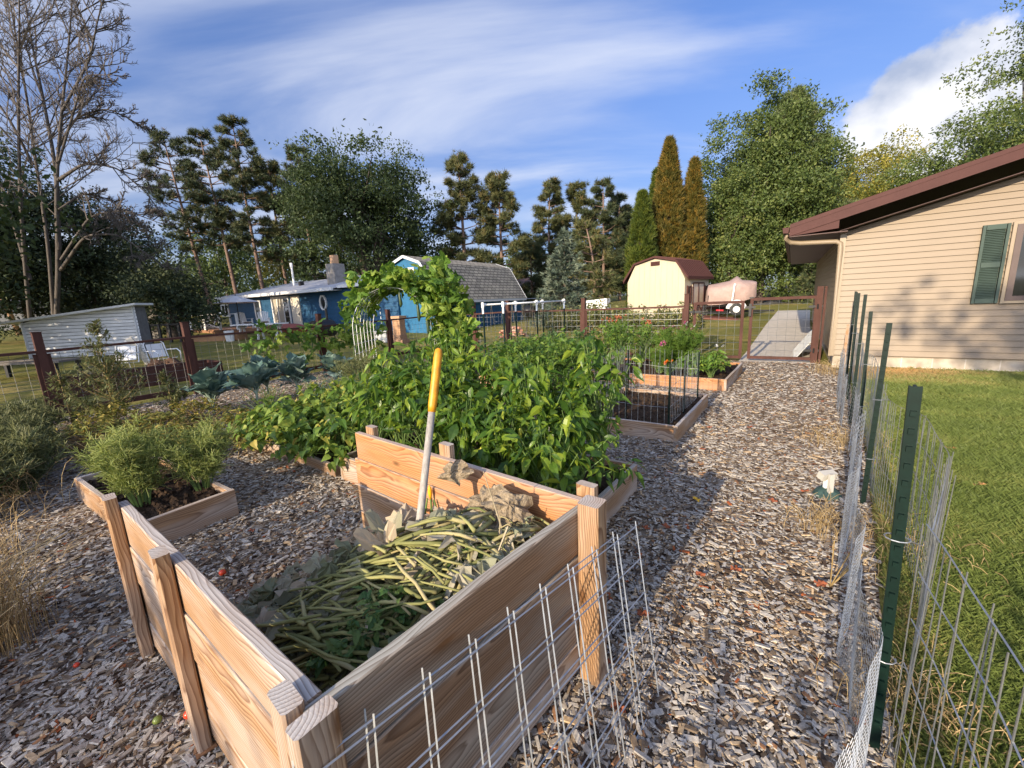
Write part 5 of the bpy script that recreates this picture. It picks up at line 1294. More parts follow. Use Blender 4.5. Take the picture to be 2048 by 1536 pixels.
for i in range(12):
    x, y = [(-6.5, 4.9), (-6.0, 4.6), (-5.6, 4.2), (-5.1, 4.0), (-6.9, 5.5), (-6.3, 5.3), (-4.75, 3.75), (-5.5, 3.5), (-6.1, 3.9), (-4.6, 3.1), (-5.0, 2.7), (-7.2, 4.6)][i]
    feathery('asparagus_fern', 'dusky feathery asparagus fern crowding the left edge of the garden', 'asparagus', 'asparagus ferns at the left edge', A(x, y, 0), .42 + .22 * rng.random(), .5, 40, 14, 10, .12, .0026, M['weed'], rb=(.1, .9))
# dry grass
def grasstuft(label, c, n, H, spread):
    c = np.asarray(c, float); t = thing('dry_grass_tuft', label, 'grass tuft', c); m_ = MB()
    Pq, Qq = [], []
    b0 = c + np.column_stack([rng.normal(0, spread, (n, 2)), np.zeros(n)]); a = rng.random(n) * 6.283; l = H * (.45 + .6 * rng.random(n)); q = l * (.15 + .55 * rng.random(n) ** 1.5)
    prev = b0
    for t_ in (.25, .5, .75, 1.0):
        nx = b0 + np.column_stack([np.cos(a) * q * t_ ** 2, np.sin(a) * q * t_ ** 2, l * (t_ - .28 * t_ ** 3)]); Pq.append(prev); Qq.append(nx); prev = nx
    m_.segs(np.vstack(Pq), np.vstack(Qq), .0015, np.repeat(np.tile(rng.random(n), 4), 6))
    h_ = prev[rng.random(n) < .35]; k_ = len(h_) * 5
    m_.inst(leaf_tpl(.25, .1, .2, 1), frames(rdir(k_)) * .022, np.repeat(h_, 5, 0) + rng.normal(0, .014, (k_, 3)), .5 + .5 * rng.random(k_)); m_.build('blades', M['drygrass'], t)
grasstuft('tall tuft of golden dry grass at the lower left edge', A(-2.70, 1.80, 0), 460, .70, .10)
grasstuft('arching dry grass in the bottom left corner', A(-2.50, 1.34, 0), 240, .50, .09)
grasstuft('dry grass leaning out before the asparagus ferns', A(-3.75, 2.55, 0), 160, .5, .16)
grasstuft('thin dry grass mixed into the asparagus ferns', A(-4.6, 3.3, 0), 160, .6, .25)
# weeds and dry grass along the netting
for lb, c, n, H, s_ in (('dry grass clump at the foot of the netting by the wooden stake', A(5.95, 7.6, 0), 160, .35, .16), ('dry grass poking through the netting near the second green post', A(2.05, 2.50, 0), 130, .28, .1), ('withered grass along the netting by the third green post', A(3.3, 4.0, 0), 150, .25, .18), ('dry straw grass under the loose wire mesh', A(1.48, 1.25, 0), 260, .16, .12), ('straw coloured grass under the wire by the second post', A(2.35, 2.25, 0), 220, .15, .2)):
    grasstuft(lb, c, n, H, s_)
t = thing('dock_weed', 'rusty brown dock seed stalks against the netting', 'weed', (1.68, 1.98, 0)); m_ = MB(); mm = MB()
for q in range(5):
    a = -2.2 + q * .55; c = A(1.68, 1.98, 0); e_ = c + A(math.cos(a) * .15, math.sin(a) * .12, .34 - .03 * q); m_.tube([c, (c + e_) / 2, e_], .0035, 4); k_ = 70
    f = .35 + .65 * rng.random(k_); mm.inst(leaf_tpl(.9, 0, .3, 1), frames(rdir(k_)) * .013, c + (e_ - c) * f[:, None] + rng.normal(0, .006, (k_, 3)), rng.random(k_))
m_.build('stem', M['drystem'], t); mm.build('seed_heads', leafm('dock_seed', [(0, (.09, .025, .015)), (1, (.2, .06, .03))], .05, .8), t)
# ---------------------------------------------------------------- arch trellis, vine, gourds
AC = A(-2.5, 9.6, 0); ah = 3.0
aw, al = hv(ah + 90), hv(ah)
def archpt(s, l):      # s: 0..1 over the arch, l: along the tunnel
    Hs, R = 1.15, .86; tot = 2 * Hs + math.pi * R; q = s * tot
    if q < Hs: w, z = -R, q
    elif q > tot - Hs: w, z = R, tot - q
    else:
        a = (q - Hs) / R; w, z = -R * math.cos(a), Hs + R * math.sin(a)
    return AC + aw * w + al * l + UP * z
ar = thing('arch_trellis', 'white wire mesh arch trellis covered in a gourd vine', 'arch trellis', AC)
P_, q_ = [], []
ls = np.linspace(-.6, .6, 7); ss = np.linspace(0, 1, 25)
for l in ls:
    pts = np.array([archpt(s, l) for s in ss]); P_.append(pts[:-1]); q_.append(pts[1:])
for s in ss: P_.append(archpt(s, -.6)[None]); q_.append(archpt(s, .6)[None])
m_ = MB(); m_.segs(np.vstack(P_), np.vstack(q_), .0052); m_.build('mesh', M['pvc'], ar)
gv = thing('gourd_vine', 'large leaved gourd vine climbing over the wire arch and spilling down its right side', 'vine', AC)
n = 640
s = np.concatenate([.36 + .30 * rng.random(200), .62 + .36 * rng.random(460), .28 + .10 * rng.random(30)]); n = len(s); l = rng.uniform(-.75, .75, n)
P0_ = np.array([archpt(a, b) for a, b in zip(s, l)]); cen = AC + al * l[:, None] + UP * 1.0; out = P0_ - cen; out /= np.linalg.norm(out, axis=1)[:, None]
right = (s > .6)
P0_ = P0_ + out * (rng.random(n) ** 1.3 * np.where(right, .85, .36))[:, None] + rng.normal(0, .05, (n, 3)); P0_[:, 2] += .03
d = rdir(n) * .9 + out * .5 - UP * .45
mb = MB(); rn = rng.random(n); Mx = frames(d, up=out + rng.normal(0, .4, (n, 3))) * (.19 + .17 * rng.random(n))[:, None, None]
for k_ in range(3): mb.inst(LOB[k_], Mx[k_::3], P0_[k_::3], rn[k_::3])
mb.build('foliage', M['gourd'], gv)
st = MB()
for q in range(26):
    l0 = rng.uniform(-.6, .6); s0_ = rng.uniform(.05, .3) if q % 3 == 0 else rng.uniform(.7, .95); s1_ = s0_ + (.3 if s0_ < .5 else -.35)
    st.tube([archpt(s0_ + (s1_ - s0_) * t, l0 + .15 * math.sin(t * 5 + q)) + rng.normal(0, .015, 3) for t in np.linspace(0, 1, 12)], .006, 4)
st.build('stem', M['stem'], gv)
gm_ = plain('dark_green_gourd', (.035, .06, .018), .45, var=.3, scale=14, stretch=(3, 3, .4))
for i, (s_, l_, ln) in enumerate(((.55, -.5, .34), (.64, -.55, .42), (.70, -.5, .46), (.77, -.62, .50), (.83, -.6, .34))):
    top = archpt(s_, l_) - UP * .05 - al * .12
    g_ = thing('gourd', ['short dark gourd hanging at the inner top of the vine arch', 'dark gourd hanging just right of the arch crown', 'long dark gourd hanging at the right shoulder of the arch', 'longest dark gourd hanging down the right side of the arch', 'lowest short dark gourd at the right foot of the arch'][i], 'gourd', top)
    m_ = MB(); m_.tube([top, top - UP * .04, top - UP * ln * .3, top - UP * ln * .8 + A(.01, 0, 0), top - UP * ln], [.006, .02, .030, .036, .012], 10); m_.build('fruit', gm_, g_, smooth=True)
# squash leaves trailing along the left fence rail
t = thing('fence_vine', 'gourd vine trailing along the brown fence rail beside the smoker barrel', 'vine', (-5.0, 10.9, 0)); n = 210
f = rng.random(n); P0_ = A(-5.9, 9.5, 0) + (A(-3.9, 12.6, 0) - A(-5.9, 9.5, 0)) * f[:, None] + np.column_stack([rng.normal(.15, .12, n), rng.normal(-.1, .12, n), .25 + 1.0 * rng.random(n) ** .6 + .12 * np.sin(f * 20)])
mb = MB(); Mx = frames(rdir(n) - UP * .3, up=A(0, -.7, .6) + rng.normal(0, .4, (n, 3))) * (.14 + .11 * rng.random(n))[:, None, None]; rn = rng.random(n)
for k_ in range(3): mb.inst(LOB[k_], Mx[k_::3], P0_[k_::3], rn[k_::3])
mb.build('foliage', M['gourd'], t)
st = MB()
for q in range(12):
    w = P0_[q * 9]; st.tube([w * A(1, 1, 0), w * A(1, 1, .5) + A(.05, 0, 0), w], .006, 4)
st.build('stem', M['stem'], t)

# ---------------------------------------------------------------- the heap in the bin
def heapz(a, b): return .16 + .34 * math.exp(-((a - .92) / .50) ** 2 - ((b - .30) / .62) ** 2) + .10 * math.exp(-((a - .35) / .4) ** 2 - ((b - .5) / .6) ** 2)
na, nb_ = 34, 48
aa, bb = np.meshgrid(np.linspace(.052, LA + .02, na), np.linspace(.010, 1.45, nb_), indexing='ij')
zz_ = np.vectorize(heapz)(aa, bb) * np.clip((1.5 - bb) / .5, 0.02, 1) + rng.normal(0, .012, aa.shape)
zz_ = np.where(bb > 1.1, np.minimum(zz_, .05 + .25 * (1.46 - bb)), zz_)
V = BN + bu * aa[..., None] + bv * bb[..., None] + UP * zz_[..., None]
i, j = np.meshgrid(np.arange(na - 1), np.arange(nb_ - 1), indexing='ij')
F = np.stack([i * nb_ + j, (i + 1) * nb_ + j, (i + 1) * nb_ + j + 1, i * nb_ + j + 1], -1).reshape(-1, 4)
hb = struct(tag(MB().add(V.reshape(-1, 3), F).build('compost_heap', plain('dark_compost', (.05, .042, .028), .95, var=.7, scale=26, bump=1, spec=.1), smooth=True), 'dark rotting compost under the wilted vines inside the plank bin', 'compost'), 'stuff')
M['stalk'] = leafm('wilted_stalk', [(0, (.10, .115, .045)), (.45, (.20, .205, .075)), (.8, (.33, .315, .125)), (1, (.40, .34, .18))], .08, .75, 30, spec=.15)
stk = MB()
def stalk(a0, b0, ang, ln, r, rn, lift=.07, z0=.02, n=10):
    pts = []; a, b_ = a0, b0; cur = ang; dc = rng.normal(0, .11)
    zc = heapz(a0, b0) + z0
    for i in range(n):
        t = i / (n - 1); zg = heapz(min(max(a, 0), LA), max(b_, 0)) * min(1, max(.05, (1.5 - b_) / .5))
        pts.append(B(min(max(a, .07), LA), max(b_, .03), max(zg + .02 + z0 * (1 - t) * 1.3 + lift * math.sin(math.pi * t), .02)))
        a += math.cos(cur) * ln / n; b_ += math.sin(cur) * ln / n; cur += dc * .6
    pts = np.array(pts); pts[1:-1] += rng.normal(0, .0035, (n - 2, 3)); stk.tube(pts, np.linspace(r, r * .5, n) * (1 + .12 * rng.normal(size=n)), 6, np.repeat(np.clip(rn + .12 * rng.normal(size=n), 0, 1), 6))
# root crown high at the right, stalks combed down to the left
for q in range(110):
    stalk(.84 + rng.normal(0, .12), .30 + rng.normal(0, .16), math.radians(rng.normal(118, 42)), rng.uniform(.5, 1.0), rng.uniform(.005, .0115), np.clip(.55 + .3 * rng.random() + .2, 0, 1) if rng.random() < .75 else .3 * rng.random(), .04 + .05 * rng.random(), .03 + .12 * rng.random())
for q in range(190):
    stalk(rng.uniform(.2, .8), rng.uniform(.08, .55), math.radians(rng.normal(108, 20)), rng.uniform(.5, .95), rng.uniform(.004, .0085), np.clip(rng.normal(.62, .2), 0, 1), .04 + .06 * rng.random(), .06 + .13 * rng.random())
for q in range(26):   # thin pale roots
    stalk(.9 + rng.normal(0, .12), .26 + rng.normal(0, .1), rng.random() * 6.28, rng.uniform(.15, .4), .0028, .95, .08, .12)
struct(tag(stk.build('vine_stalks', M['stalk'], smooth=True), 'tangled yellow green stalks of pulled squash vines heaped in the plank bin', 'vine stalks'), 'stuff')
M['wilt'] = leafm('wilted_leaf', [(0, (.10, .10, .055)), (.3, (.19, .21, .115)), (.55, (.27, .27, .175)), (.8, (.37, .335, .25)), (1, (.44, .36, .25))], .15, .8, 22)
def crumple(c, r, nrm, seed, rn, mat, name='dried_leaf', label=None, cat='leaf', group=None, droop=.35, thick=True):
    """one shrivelled lobed leaf: a disc of rings pushed into folds"""
    g = np.random.default_rng(seed); nr, na_ = 7, 28; nrm = unit(nrm); x = unit(np.cross(nrm, A(.3, .9, .2))); y = np.cross(nrm, x); V = [c]
    ph = g.random(6) * 6.28
    for k_ in range(1, nr + 1):
        t = k_ / nr
        for m__ in range(na_):
            a = m__ / na_ * 6.2832; R_ = r * t * (1 + .18 * math.cos(5 * a + ph[0]) * t + .10 * math.cos(9 * a + ph[1]) * t + g.normal(0, .03) * t)
            h = r * (.20 * t * math.sin(3 * a + ph[2] + 1.5 * t) + .12 * t * math.sin(7 * a + ph[3]) + .05 * math.sin(11 * t + 5 * a + ph[4]) - droop * t * t) + g.normal(0, .030) * r
            V.append(c + x * R_ * math.cos(a) + y * R_ * math.sin(a) * (.75 + .2 * math.sin(ph[5])) + nrm * h)
    F = [(0, 1 + i, 1 + (i + 1) % na_) for i in range(na_)]
    m_ = MB(); m_.add(V, F, rn); o = 0
    Fq = [(1 + (k_ - 1) * na_ + i, 1 + k_ * na_ + i, 1 + k_ * na_ + (i + 1) % na_, 1 + (k_ - 1) * na_ + (i + 1) % na_) for k_ in range(1, nr) for i in range(na_)]
    m_.L.append(np.array(Fq).ravel()); m_.C.append(np.full(len(Fq), 4))
    o_ = m_.build(name, mat, origin=c)
    return tag(o_, label, cat, group)
M['dryleaf'] = plain('dry_squash_leaf', (.31, .245, .165), .9, var=.5, scale=32, bump=1.0, spec=.1)
big = [((905, 945), .80, .085, (-.4, -.8, .3), 'pale shrivelled squash leaf draped over the bin rear plank'), ((965, 1005), .715, .10, (-.5, -.6, .6), 'big pale dried leaf, left of the two largest in the bin'), ((1018, 1010), .745, .105, (.0, -.7, .7), 'largest pale dried leaf, at the rear right corner of the bin'),
       ((1005, 1085), .60, .10, (-.2, -.3, .9), 'flat dried leaf against the front plank near the right corner'), ((885, 1160), .50, .062, (-.6, -.6, .5), 'small grey shrivelled leaf in the middle of the heap'), ((800, 1195), .45, .06, (-.5, -.5, .6), 'grey curled leaf left of the heap middle'),
       ((700, 1090), .36, .085, (-.6, -.5, .5), 'grey dried leaf at the far left tip of the yellow stalks'), ((665, 1240), .36, .07, (-.3, -.4, .9), 'limp grey leaf toward the left plank'), ((870, 1235), .45, .08, (-.2, -.5, .8), 'brown dried leaf under the front plank edge'), ((655, 1320), .34, .07, (-.2, -.5, .8), 'pale limp leaf nearest the front corner of the bin'), ((735, 1130), .42, .075, (-.5, -.6, .6), 'crinkled grey leaf hanging from the left stalks')]
for i, ((px, py), z, r, nr, lb) in enumerate(big):
    c = site(px, py, z); crumple(c, r, nr, 40 + i, rng.random(), M['dryleaf'], label=lb, group='dried squash leaves in the bin')
# smaller limp leaves uncountable in the tangle
n = 1500; m_ = MB()
a, b_ = .17 + (LA - .20) * rng.random(n), .12 + 1.25 * rng.random(n) ** 1.1
c = np.array([B(q, w, heapz(q, w) * min(1, max(.05, (1.5 - w) / .5)) + .03 + .13 * rng.random() ** 1.4) for q, w in zip(a, b_)])
top_ = rng.random(n) < .16; c[top_, 2] += .05 + .05 * rng.random(top_.sum())      # some lie over the stalks
up_ = A(0, 0, 1) + rng.normal(0, .45, (n, 3)); d = rdir(n) * A(1, 1, .3) + bv * .4
LIMP = [lobed_tpl(5, .3, .5, 21, .12), lobed_tpl(3, .3, .9, 21, .16), lobed_tpl(5, .2, .3, 21, .14)]
Mx = frames(d, up=up_) * (.05 + .12 * rng.random(n))[:, None, None]; rn = np.clip(rng.normal(.5, .3, n) + .2 * top_, 0, 1)
for k_ in range(3): m_.inst(LIMP[k_], Mx[k_::3], c[k_::3], rn[k_::3])
struct(tag(m_.build('wilted_leaves', M['wilt']), 'limp grey green squash leaves matted through the heap', 'wilted leaves'), 'stuff')
for i, (px, py, z, H) in enumerate(((945, 1140, .53, .15), (775, 1275, .46, .17), (700, 1320, .44, .12), (850, 1240, .48, .10))):
    bushy('tomato_seedling', ['fresh green tomato seedling in the bin under its right corner', 'fresh green tomato seedling against the middle of the front plank', 'fresh green tomato seedling nearest the front corner of the bin', 'small fresh seedling between the other two by the front plank'][i], 'seedling', 'tomato seedlings in the bin', site(px, py, z + .03), H, .12, 13, 9, .038, TOMA, M['tomleaf'], (-30, 35), zmin=.4, stem=.003, rb=(.4, 1))
fl0 = site(860, 985, .56); t = thing('squash_flower', 'closed yellow squash flower on green stalks beside the fork handle', 'flower', fl0)
m_ = MB(); m_.tube([fl0 - UP * .04, fl0 - UP * .005, fl0 + UP * .02, fl0 + UP * .05], [.006, .012, .011, .001], 8); m_.build('petals', plain('yellow_petal', (.75, .42, .01), .5), t, smooth=True)
m_ = MB(); [m_.tube([fl0 + A(x, y, -.04), fl0 + A(x * 2.2, y * 2.2, -.14)], [.005, .007], 6) for x, y in ((0, 0), (.02, -.01), (-.02, .01), (.03, .02), (-.03, -.02), (.01, .03))]; m_.build('stalks', M['stem'], t)
rt = B(.86, .22, heapz(.86, .22) + .12); t = thing('root_crown', 'knobbly tan root crown of a pulled squash plant on top of the heap', 'root', rt)
m_ = MB(); m_.tube([rt - bv * .08, rt - bv * .03, rt + bv * .02 + bu * .01, rt + bv * .09], [.012, .023, .026, .014], 10); m_.build('root', plain('tan_root', (.36, .23, .12), .8, var=.45, scale=40, bump=1), t)
m_ = MB()
for i in range(9): m_.tube([rt + rng.normal(0, .02, 3), rt + rng.normal(0, .04, 3) + UP * .06, rt + rng.normal(0, .10, 3) - bu * .08 + UP * .01], [.006, .004, .0015], 5)
m_.build('rootlets', plain('pale_rootlet', (.48, .40, .26), .7), t)
sq = site(822, 1197, .42); t = thing('squash', 'small yellow squash lying under the stalks', 'squash', sq); m_ = MB(); m_.tube([sq - bu * .05, sq - bu * .03, sq + bu * .03, sq + bu * .06], [.006, .020, .022, .008], 10); m_.build('fruit', plain('yellow_squash_skin', (.62, .50, .02), .35), t, smooth=True)
def ball(name, label, cat, c, r, mat):
    a = np.linspace(-1.5, 1.5, 9); m_ = MB(); m_.lathe(A(0, 0, 0), [(r * math.cos(q), r * .92 * math.sin(q)) for q in a], 14); o = m_.build(name, mat, smooth=True); o.location = Vector([float(v) for v in c]); return tag(o, label, cat)
ball('tomato', 'ripe red tomato lying on the chips inside the bin', 'tomato', site(447, 1155, 0) + UP * .035, .020, M['tomato'])
ball('tomato', 'red tomato beside the foot of the left bin post', 'tomato', site(380, 1440, 0) + UP * .03, .018, M['tomato'])
ball('tomato', 'green tomato on the chips by the red one', 'tomato', site(318, 1452, 0) + UP * .03, .016, plain('green_tomato_skin', (.20, .25, .05), .3))
ball('tomato', 'small dull red tomato by the dry grass', 'tomato', site(155, 1337, 0) + UP * .02, .012, M['tomato'])
for i, (px, py) in enumerate(((1392, 1007), (1292, 1065), (1470, 1150), (1237, 1430), (1332, 1062), (1285, 1240), (1210, 1335), (1400, 1160), (1500, 860), (1420, 860), (505, 1070), (1405, 905), (1545, 1010), (1640, 1180), (1610, 990), (1955, 980), (1900, 905), (1820, 905))):
    c = site(px, py, 0) + UP * (.035 if px < 1700 else .045)
    col = 'yellow' if i == 0 else ('tan' if px > 1750 else 'red brown')
    lb = {0: 'yellow fallen leaf on the wood chips beyond the bin'}.get(i, 'tan fallen leaf lying on the green lawn' if px > 1750 else 'red brown fallen leaf lying on the wood chips')
    crumple(c, .028 if px < 1700 else .035, A(rng.normal(0, .2), rng.normal(0, .2), 1), 90 + i, .5, plain('yellow_fallen_leaf', (.60, .36, .03), .7) if i == 0 else (M['fall2'] if px > 1750 and 'fall2' in M else M.setdefault('fall2', plain('tan_fallen_leaf', (.42, .22, .09), .8)) if px > 1750 else M.setdefault('fall1', plain('rust_fallen_leaf', (.26, .075, .03), .8))), 'fallen_leaf', lb, 'leaf', None if i == 0 else ('leaves on the lawn' if px > 1750 else 'leaves on the chips'), droop=-.2)

# --- sprinkler/transmitter by the fence
dv = A(2.42, 2.98, 0); t = thing('garden_sprinkler', 'small white boxed device on a mottled green base beside the netting', 'garden device', dv)
m_ = MB(); m_.lathe(dv, [(.001, .075), (.045, .07), (.075, .048), (.092, .02), (.096, 0)], 18); m_.build('base', plain('green_stone', (.035, .075, .065), .6, var=.5, scale=25, bump=.8), t, smooth=True)
m_ = MB(); m_.bar(dv + A(-.02, 0, .07), dv + A(-.02, 0, .16), .026, .026); m_.build('stem', M['pvc'], t)
m_ = MB(); w = dv + A(-.01, .0, .17); m_.bar(w - A(.06, 0, 0), w + A(.06, .02, 0), .055, .055, unit(A(.1, -.3, 1))); m_.bar(w + A(-.012, -.05, -.13), w + A(-.005, -.04, .03), .035, .02); m_.build('box', plain('offwhite_plastic', (.48, .46, .41), .5, var=.1), t)
# ---------------------------------------------------------------- neighbour's yard
ug = lambda x, y: float(zt(x, y))
# patio umbrella
ux, uy = -16.0, 25.0; ub = ug(ux, uy); t = thing('patio_umbrella', 'open white patio umbrella above the deck table', 'umbrella', (ux, uy, ub))
m_ = MB(); n = 8; ap = A(ux, uy, 2.66); rim = [A(ux + 1.22 * math.cos(a), uy + 1.22 * math.sin(a), 2.26) for a in np.arange(n) * 2 * math.pi / n + .2]
m_.add([ap] + rim, [(0, i + 1, (i + 1) % n + 1) for i in range(n)]); m_.add([ap - UP * .02] + [r - UP * .02 for r in rim], [(0, (i + 1) % n + 1, i + 1) for i in range(n)])
m_.build('canopy', plain('white_canvas', (.66, .66, .68), .8, var=.06), t)
m_ = MB(); m_.tube([(ux, uy, ub), (ux, uy, 2.75)], .028, 8); m_.build('pole', M['black'], t)
m_ = MB(); [m_.tube([ap - UP * .05, r - UP * .03], .012, 4) for r in rim]; m_.build('rib', M['black'], t)
# deck with white rail
dkc = BP(6.5, 2.2, 0); t = thing('deck', 'low wooden deck with a white railing in front of the blue house', 'deck', dkc)
m_ = MB(); m_.prism([BP(1.0, 3.6, .72), BP(9.2, 3.6, .72), BP(9.2, .05, .72), BP(1.0, .05, .72)], -UP * .15); m_.bar(BP(1, 3.62, .5), BP(9.2, 3.62, .5), .04, .35)
m_.build('platform', plain('deck_boards', (.30, .15, .075), .8, var=.3, scale=4), t)
m_ = MB()
for a in (1.05, 3.0, 5.0, 7.0, 9.1): m_.bar(BP(a, 3.5, .72), BP(a, 3.5, 1.65), .10, .10)
for q in (.3, 1.9): m_.bar(BP(1.05, q, .72), BP(1.05, q, 1.65), .10, .10)
m_.bar(BP(1, 3.5, 1.62), BP(9.15, 3.5, 1.62), .10, .06); m_.bar(BP(1.05, .1, 1.62), BP(1.05, 3.5, 1.62), .10, .06); m_.build('railing', M['white'], t)
def adirondack(name, label, c, hd, mat, grp=None):
    f, s_ = hv(hd), hv(hd + 90); c = np.asarray(c, float); t = thing(name, label, 'chair', c, grp); P_ = lambda x, y, z: c + f * x + s_ * y + UP * z
    m_ = MB(); [m_.bar(P_(.30, y, .40), P_(-.22, y, .28), .075, .02, UP) for y in np.linspace(-.22, .22, 6)]; m_.build('seat', mat, t)
    m_ = MB(); [m_.bar(P_(-.18, y * .9, .26), P_(-.46, y * 1.15, 1.0 - abs(y) * .35), .075, .02, f) for y in np.linspace(-.22, .22, 6)]; m_.build('backrest', mat, t)
    for s in (-1, 1):
        m_ = MB(); m_.bar(P_(.34, s * .30, .58), P_(-.34, s * .30, .56), .12, .022); m_.build('arm', mat, t)
        m_ = MB(); m_.bar(P_(.28, s * .28, 0), P_(.28, s * .28, .57), .09, .025, f); m_.build('leg', mat, t)
        m_ = MB(); m_.bar(P_(.30, s * .25, .38), P_(-.55, s * .25, .02), .025, .10); m_.build('leg', mat, t)
    return t
for i, (a, q, h_, lb) in enumerate(((2.6, 2.7, 200, 'cream slatted deck chair at the left end of the deck'), (4.0, 2.8, 230, 'white deck chair under the patio umbrella'), (7.6, 2.4, 120, 'white folding chair right of the umbrella on the deck'), (8.6, 1.8, 150, 'white upright chair beside the glass door'))):
    c = BP(a, q, .72); adirondack('deck_chair', lb, c, h_, plain('cream_paint', (.62, .55, .44), .6) if i == 0 else M['white'])
# white trestle table / bench in front
c = A(-12.2, 20.5, ug(-12.2, 20.5)); e1 = hv(110); t = thing('picnic_table', 'long white picnic table in front of the deck', 'table', c)
m_ = MB(); m_.bar(c - e1 * 1.5 + UP * .74, c + e1 * 1.5 + UP * .74, .75, .05); m_.build('tabletop', M['white'], t)
for s in (-1.2, 0, 1.2):
    m_ = MB(); w = c + e1 * s; m_.bar(w + A(0, -.25, 0), w + A(0, -.1, .72), .09, .05, e1); m_.bar(w + A(0, .25, 0), w + A(0, .1, .72), .09, .05, e1); m_.bar(w + A(0, -.35, .64), w + A(0, .35, .64), .05, .09); m_.build('leg', M['white'], t)
c = A(-13.4, 20.0, ug(-13.4, 20.0)); t = thing('bucket', 'white plastic bucket at the left end of the picnic table', 'bucket', c); m_ = MB(); m_.lathe(c, [(.001, .0), (.17, 0), (.21, .5), (.19, .5), (.15, .03)], 14); m_.build('pail', M['pvc'], t); m_ = MB(); m_.tube([c + A(-.2, 0, .5), c + A(-.12, 0, .62), c + A(.12, 0, .62), c + A(.2, 0, .5)], .008, 5); m_.build('handle', M['galv'], t)
c = A(-14.3, 20.6, ug(-14.3, 20.6)); t = thing('planter_box', 'low tan plank planter left of the picnic table', 'planter', c); 
m_ = MB(); [m_.bar(c + A(-1.1, y, .14), c + A(1.1, y, .14), .05, .28) for y in (-.4, .4)]; [m_.bar(c + A(x, -.4, .14), c + A(x, .4, .14), .05, .28) for x in (-1.1, 1.1)]; m_.build('planks', plain('tan_planks', (.40, .22, .11), .8), t)
c = A(-11.6, 21.6, ug(-11.6, 21.6)); t = thing('kayak', 'long dull red boat hull lying behind the white picnic table', 'boat', c); m_ = MB()
for k_ in range(12):
    pass
xs = np.linspace(-1.6, 1.6, 13); m_.tube(np.array([c + hv(110) * x + UP * .38 for x in xs]), .30 * np.sqrt(np.maximum(.02, 1 - (xs / 1.65) ** 2)), 10); m_.build('hull', plain('dull_red_hull', (.22, .045, .03), .5, var=.2), t, smooth=True)
# smoker barrel
c = A(-7.4, 16.6, ug(-7.4, 16.6)); t = thing('barrel_smoker', 'round black barrel smoker behind the left fence', 'smoker', c); ax_ = hv(20)
m_ = MB(); m_.tube([c - ax_ * .45 + UP * .72, c - ax_ * .44 + UP * .72, c + ax_ * .45 + UP * .72], [.30, .34, .34], 20); m_.build('barrel', M['black'], t)
m_ = MB(); m_.tube([c - ax_ * .46 + UP * .72, c - ax_ * .48 + UP * .72], [.2, .18], 16); m_.build('hatch', plain('burnt_steel', (.20, .10, .05), .7, var=.5), t)
for x, y in ((-.3, -.25), (.3, -.25), (-.3, .25), (.3, .25)): m_ = MB(); m_.tube([c + ax_ * x * 1.2 + hv(110) * y * 1.2, c + ax_ * x + hv(110) * y + UP * .5], .02, 6); m_.build('leg', M['black'], t)
m_ = MB(); m_.tube([c + ax_ * .3 + UP * 1.0, c + ax_ * .3 + UP * 1.5], .05, 8); m_.build('flue', M['black'], t)
# block planter and tan column by the garage
c = A(-5.3, 17.6, ug(-5.3, 17.6)); t = thing('concrete_block', 'pale concrete block planter at the corner of the blue wall', 'concrete block', c); m_ = MB(); m_.bar(c + UP * .0, c + UP * .42, .75, .45, hv(32)); m_.bar(c + UP * .42, c + UP * .47, .8, .5, hv(32)); m_.build('block', plain('pale_block', (.50, .50, .49), .85, var=.15), t)
m_ = MB(); n = 60; m_.inst(OVA[0], frames(rdir(n)) * .12, c + UP * .6 + rng.normal(0, .16, (n, 3)), rng.random(n)); m_.build('foliage', M['basil'], t)
c = A(-4.45, 16.9, ug(-4.45, 16.9)); t = thing('garden_pillar', 'squat tan stone pillar standing right of the pale concrete block', 'pillar', c)
m_ = MB(); m_.bar(c - UP * .05, c + UP * .16, .52, .5, hv(20)); m_.bar(c + UP * .16, c + UP * .34, .40, .38, hv(32)); m_.build('foot', plain('tan_stone_foot', (.34, .20, .12), .85, var=.3, scale=6, bump=.5), t)
m_ = MB(); m_.bar(c + UP * .34, c + UP * 1.0, .36, .34, hv(26)); m_.build('shaft', plain('tan_stone', (.38, .22, .125), .85, var=.3, scale=6, bump=.5), t)
m_ = MB(); m_.bar(c + UP * 1.0, c + UP * 1.1, .46, .44, hv(26)); m_.build('cap', plain('tan_stone_cap', (.40, .25, .15), .85, var=.25), t)
# brick piles
M['salvage'] = leafm('salvaged_brick', [(0, (.40, .16, .10)), (.5, (.52, .26, .18)), (1, (.55, .42, .33))], 0, .9)
for lb, c0, n in (('pile of pinkish bricks in front of the garage, by the fence posts', A(-1.9, 16.2, 0), 34), ('low pile of pink bricks right of the second fence post', A(.1, 17.4, 0), 40)):
    c0 = A(c0[0], c0[1], ug(c0[0], c0[1])); t = thing('brick_pile', lb, 'bricks', c0)
    for i in range(n):
        q = 1 - i / n; w = c0 + A(rng.uniform(-.65, .65) * (.4 + .6 * q), rng.uniform(-.3, .3), .03 + .09 * int((1 - q) * 5)); a = rng.random() * 3
        m_ = MB(); dd_ = A(math.cos(a), math.sin(a), rng.normal(0, .12)); m_.bar(w - dd_ * .1, w + dd_ * .1, .09, .06, rnd=rng.random()); m_.build('brick', M['salvage'], t)
c = A(.95, 19.5, ug(.95, 19.5)); t = thing('kettle_grill', 'black kettle grill by the end of the garage', 'grill', c)
m_ = MB(); m_.lathe(c, [(.001, .62), (.2, .66), (.33, .82), (.35, .92), (.33, 1.02), (.2, 1.16), (.001, 1.2)], 18); m_.build('kettle', M['black'], t, smooth=True)
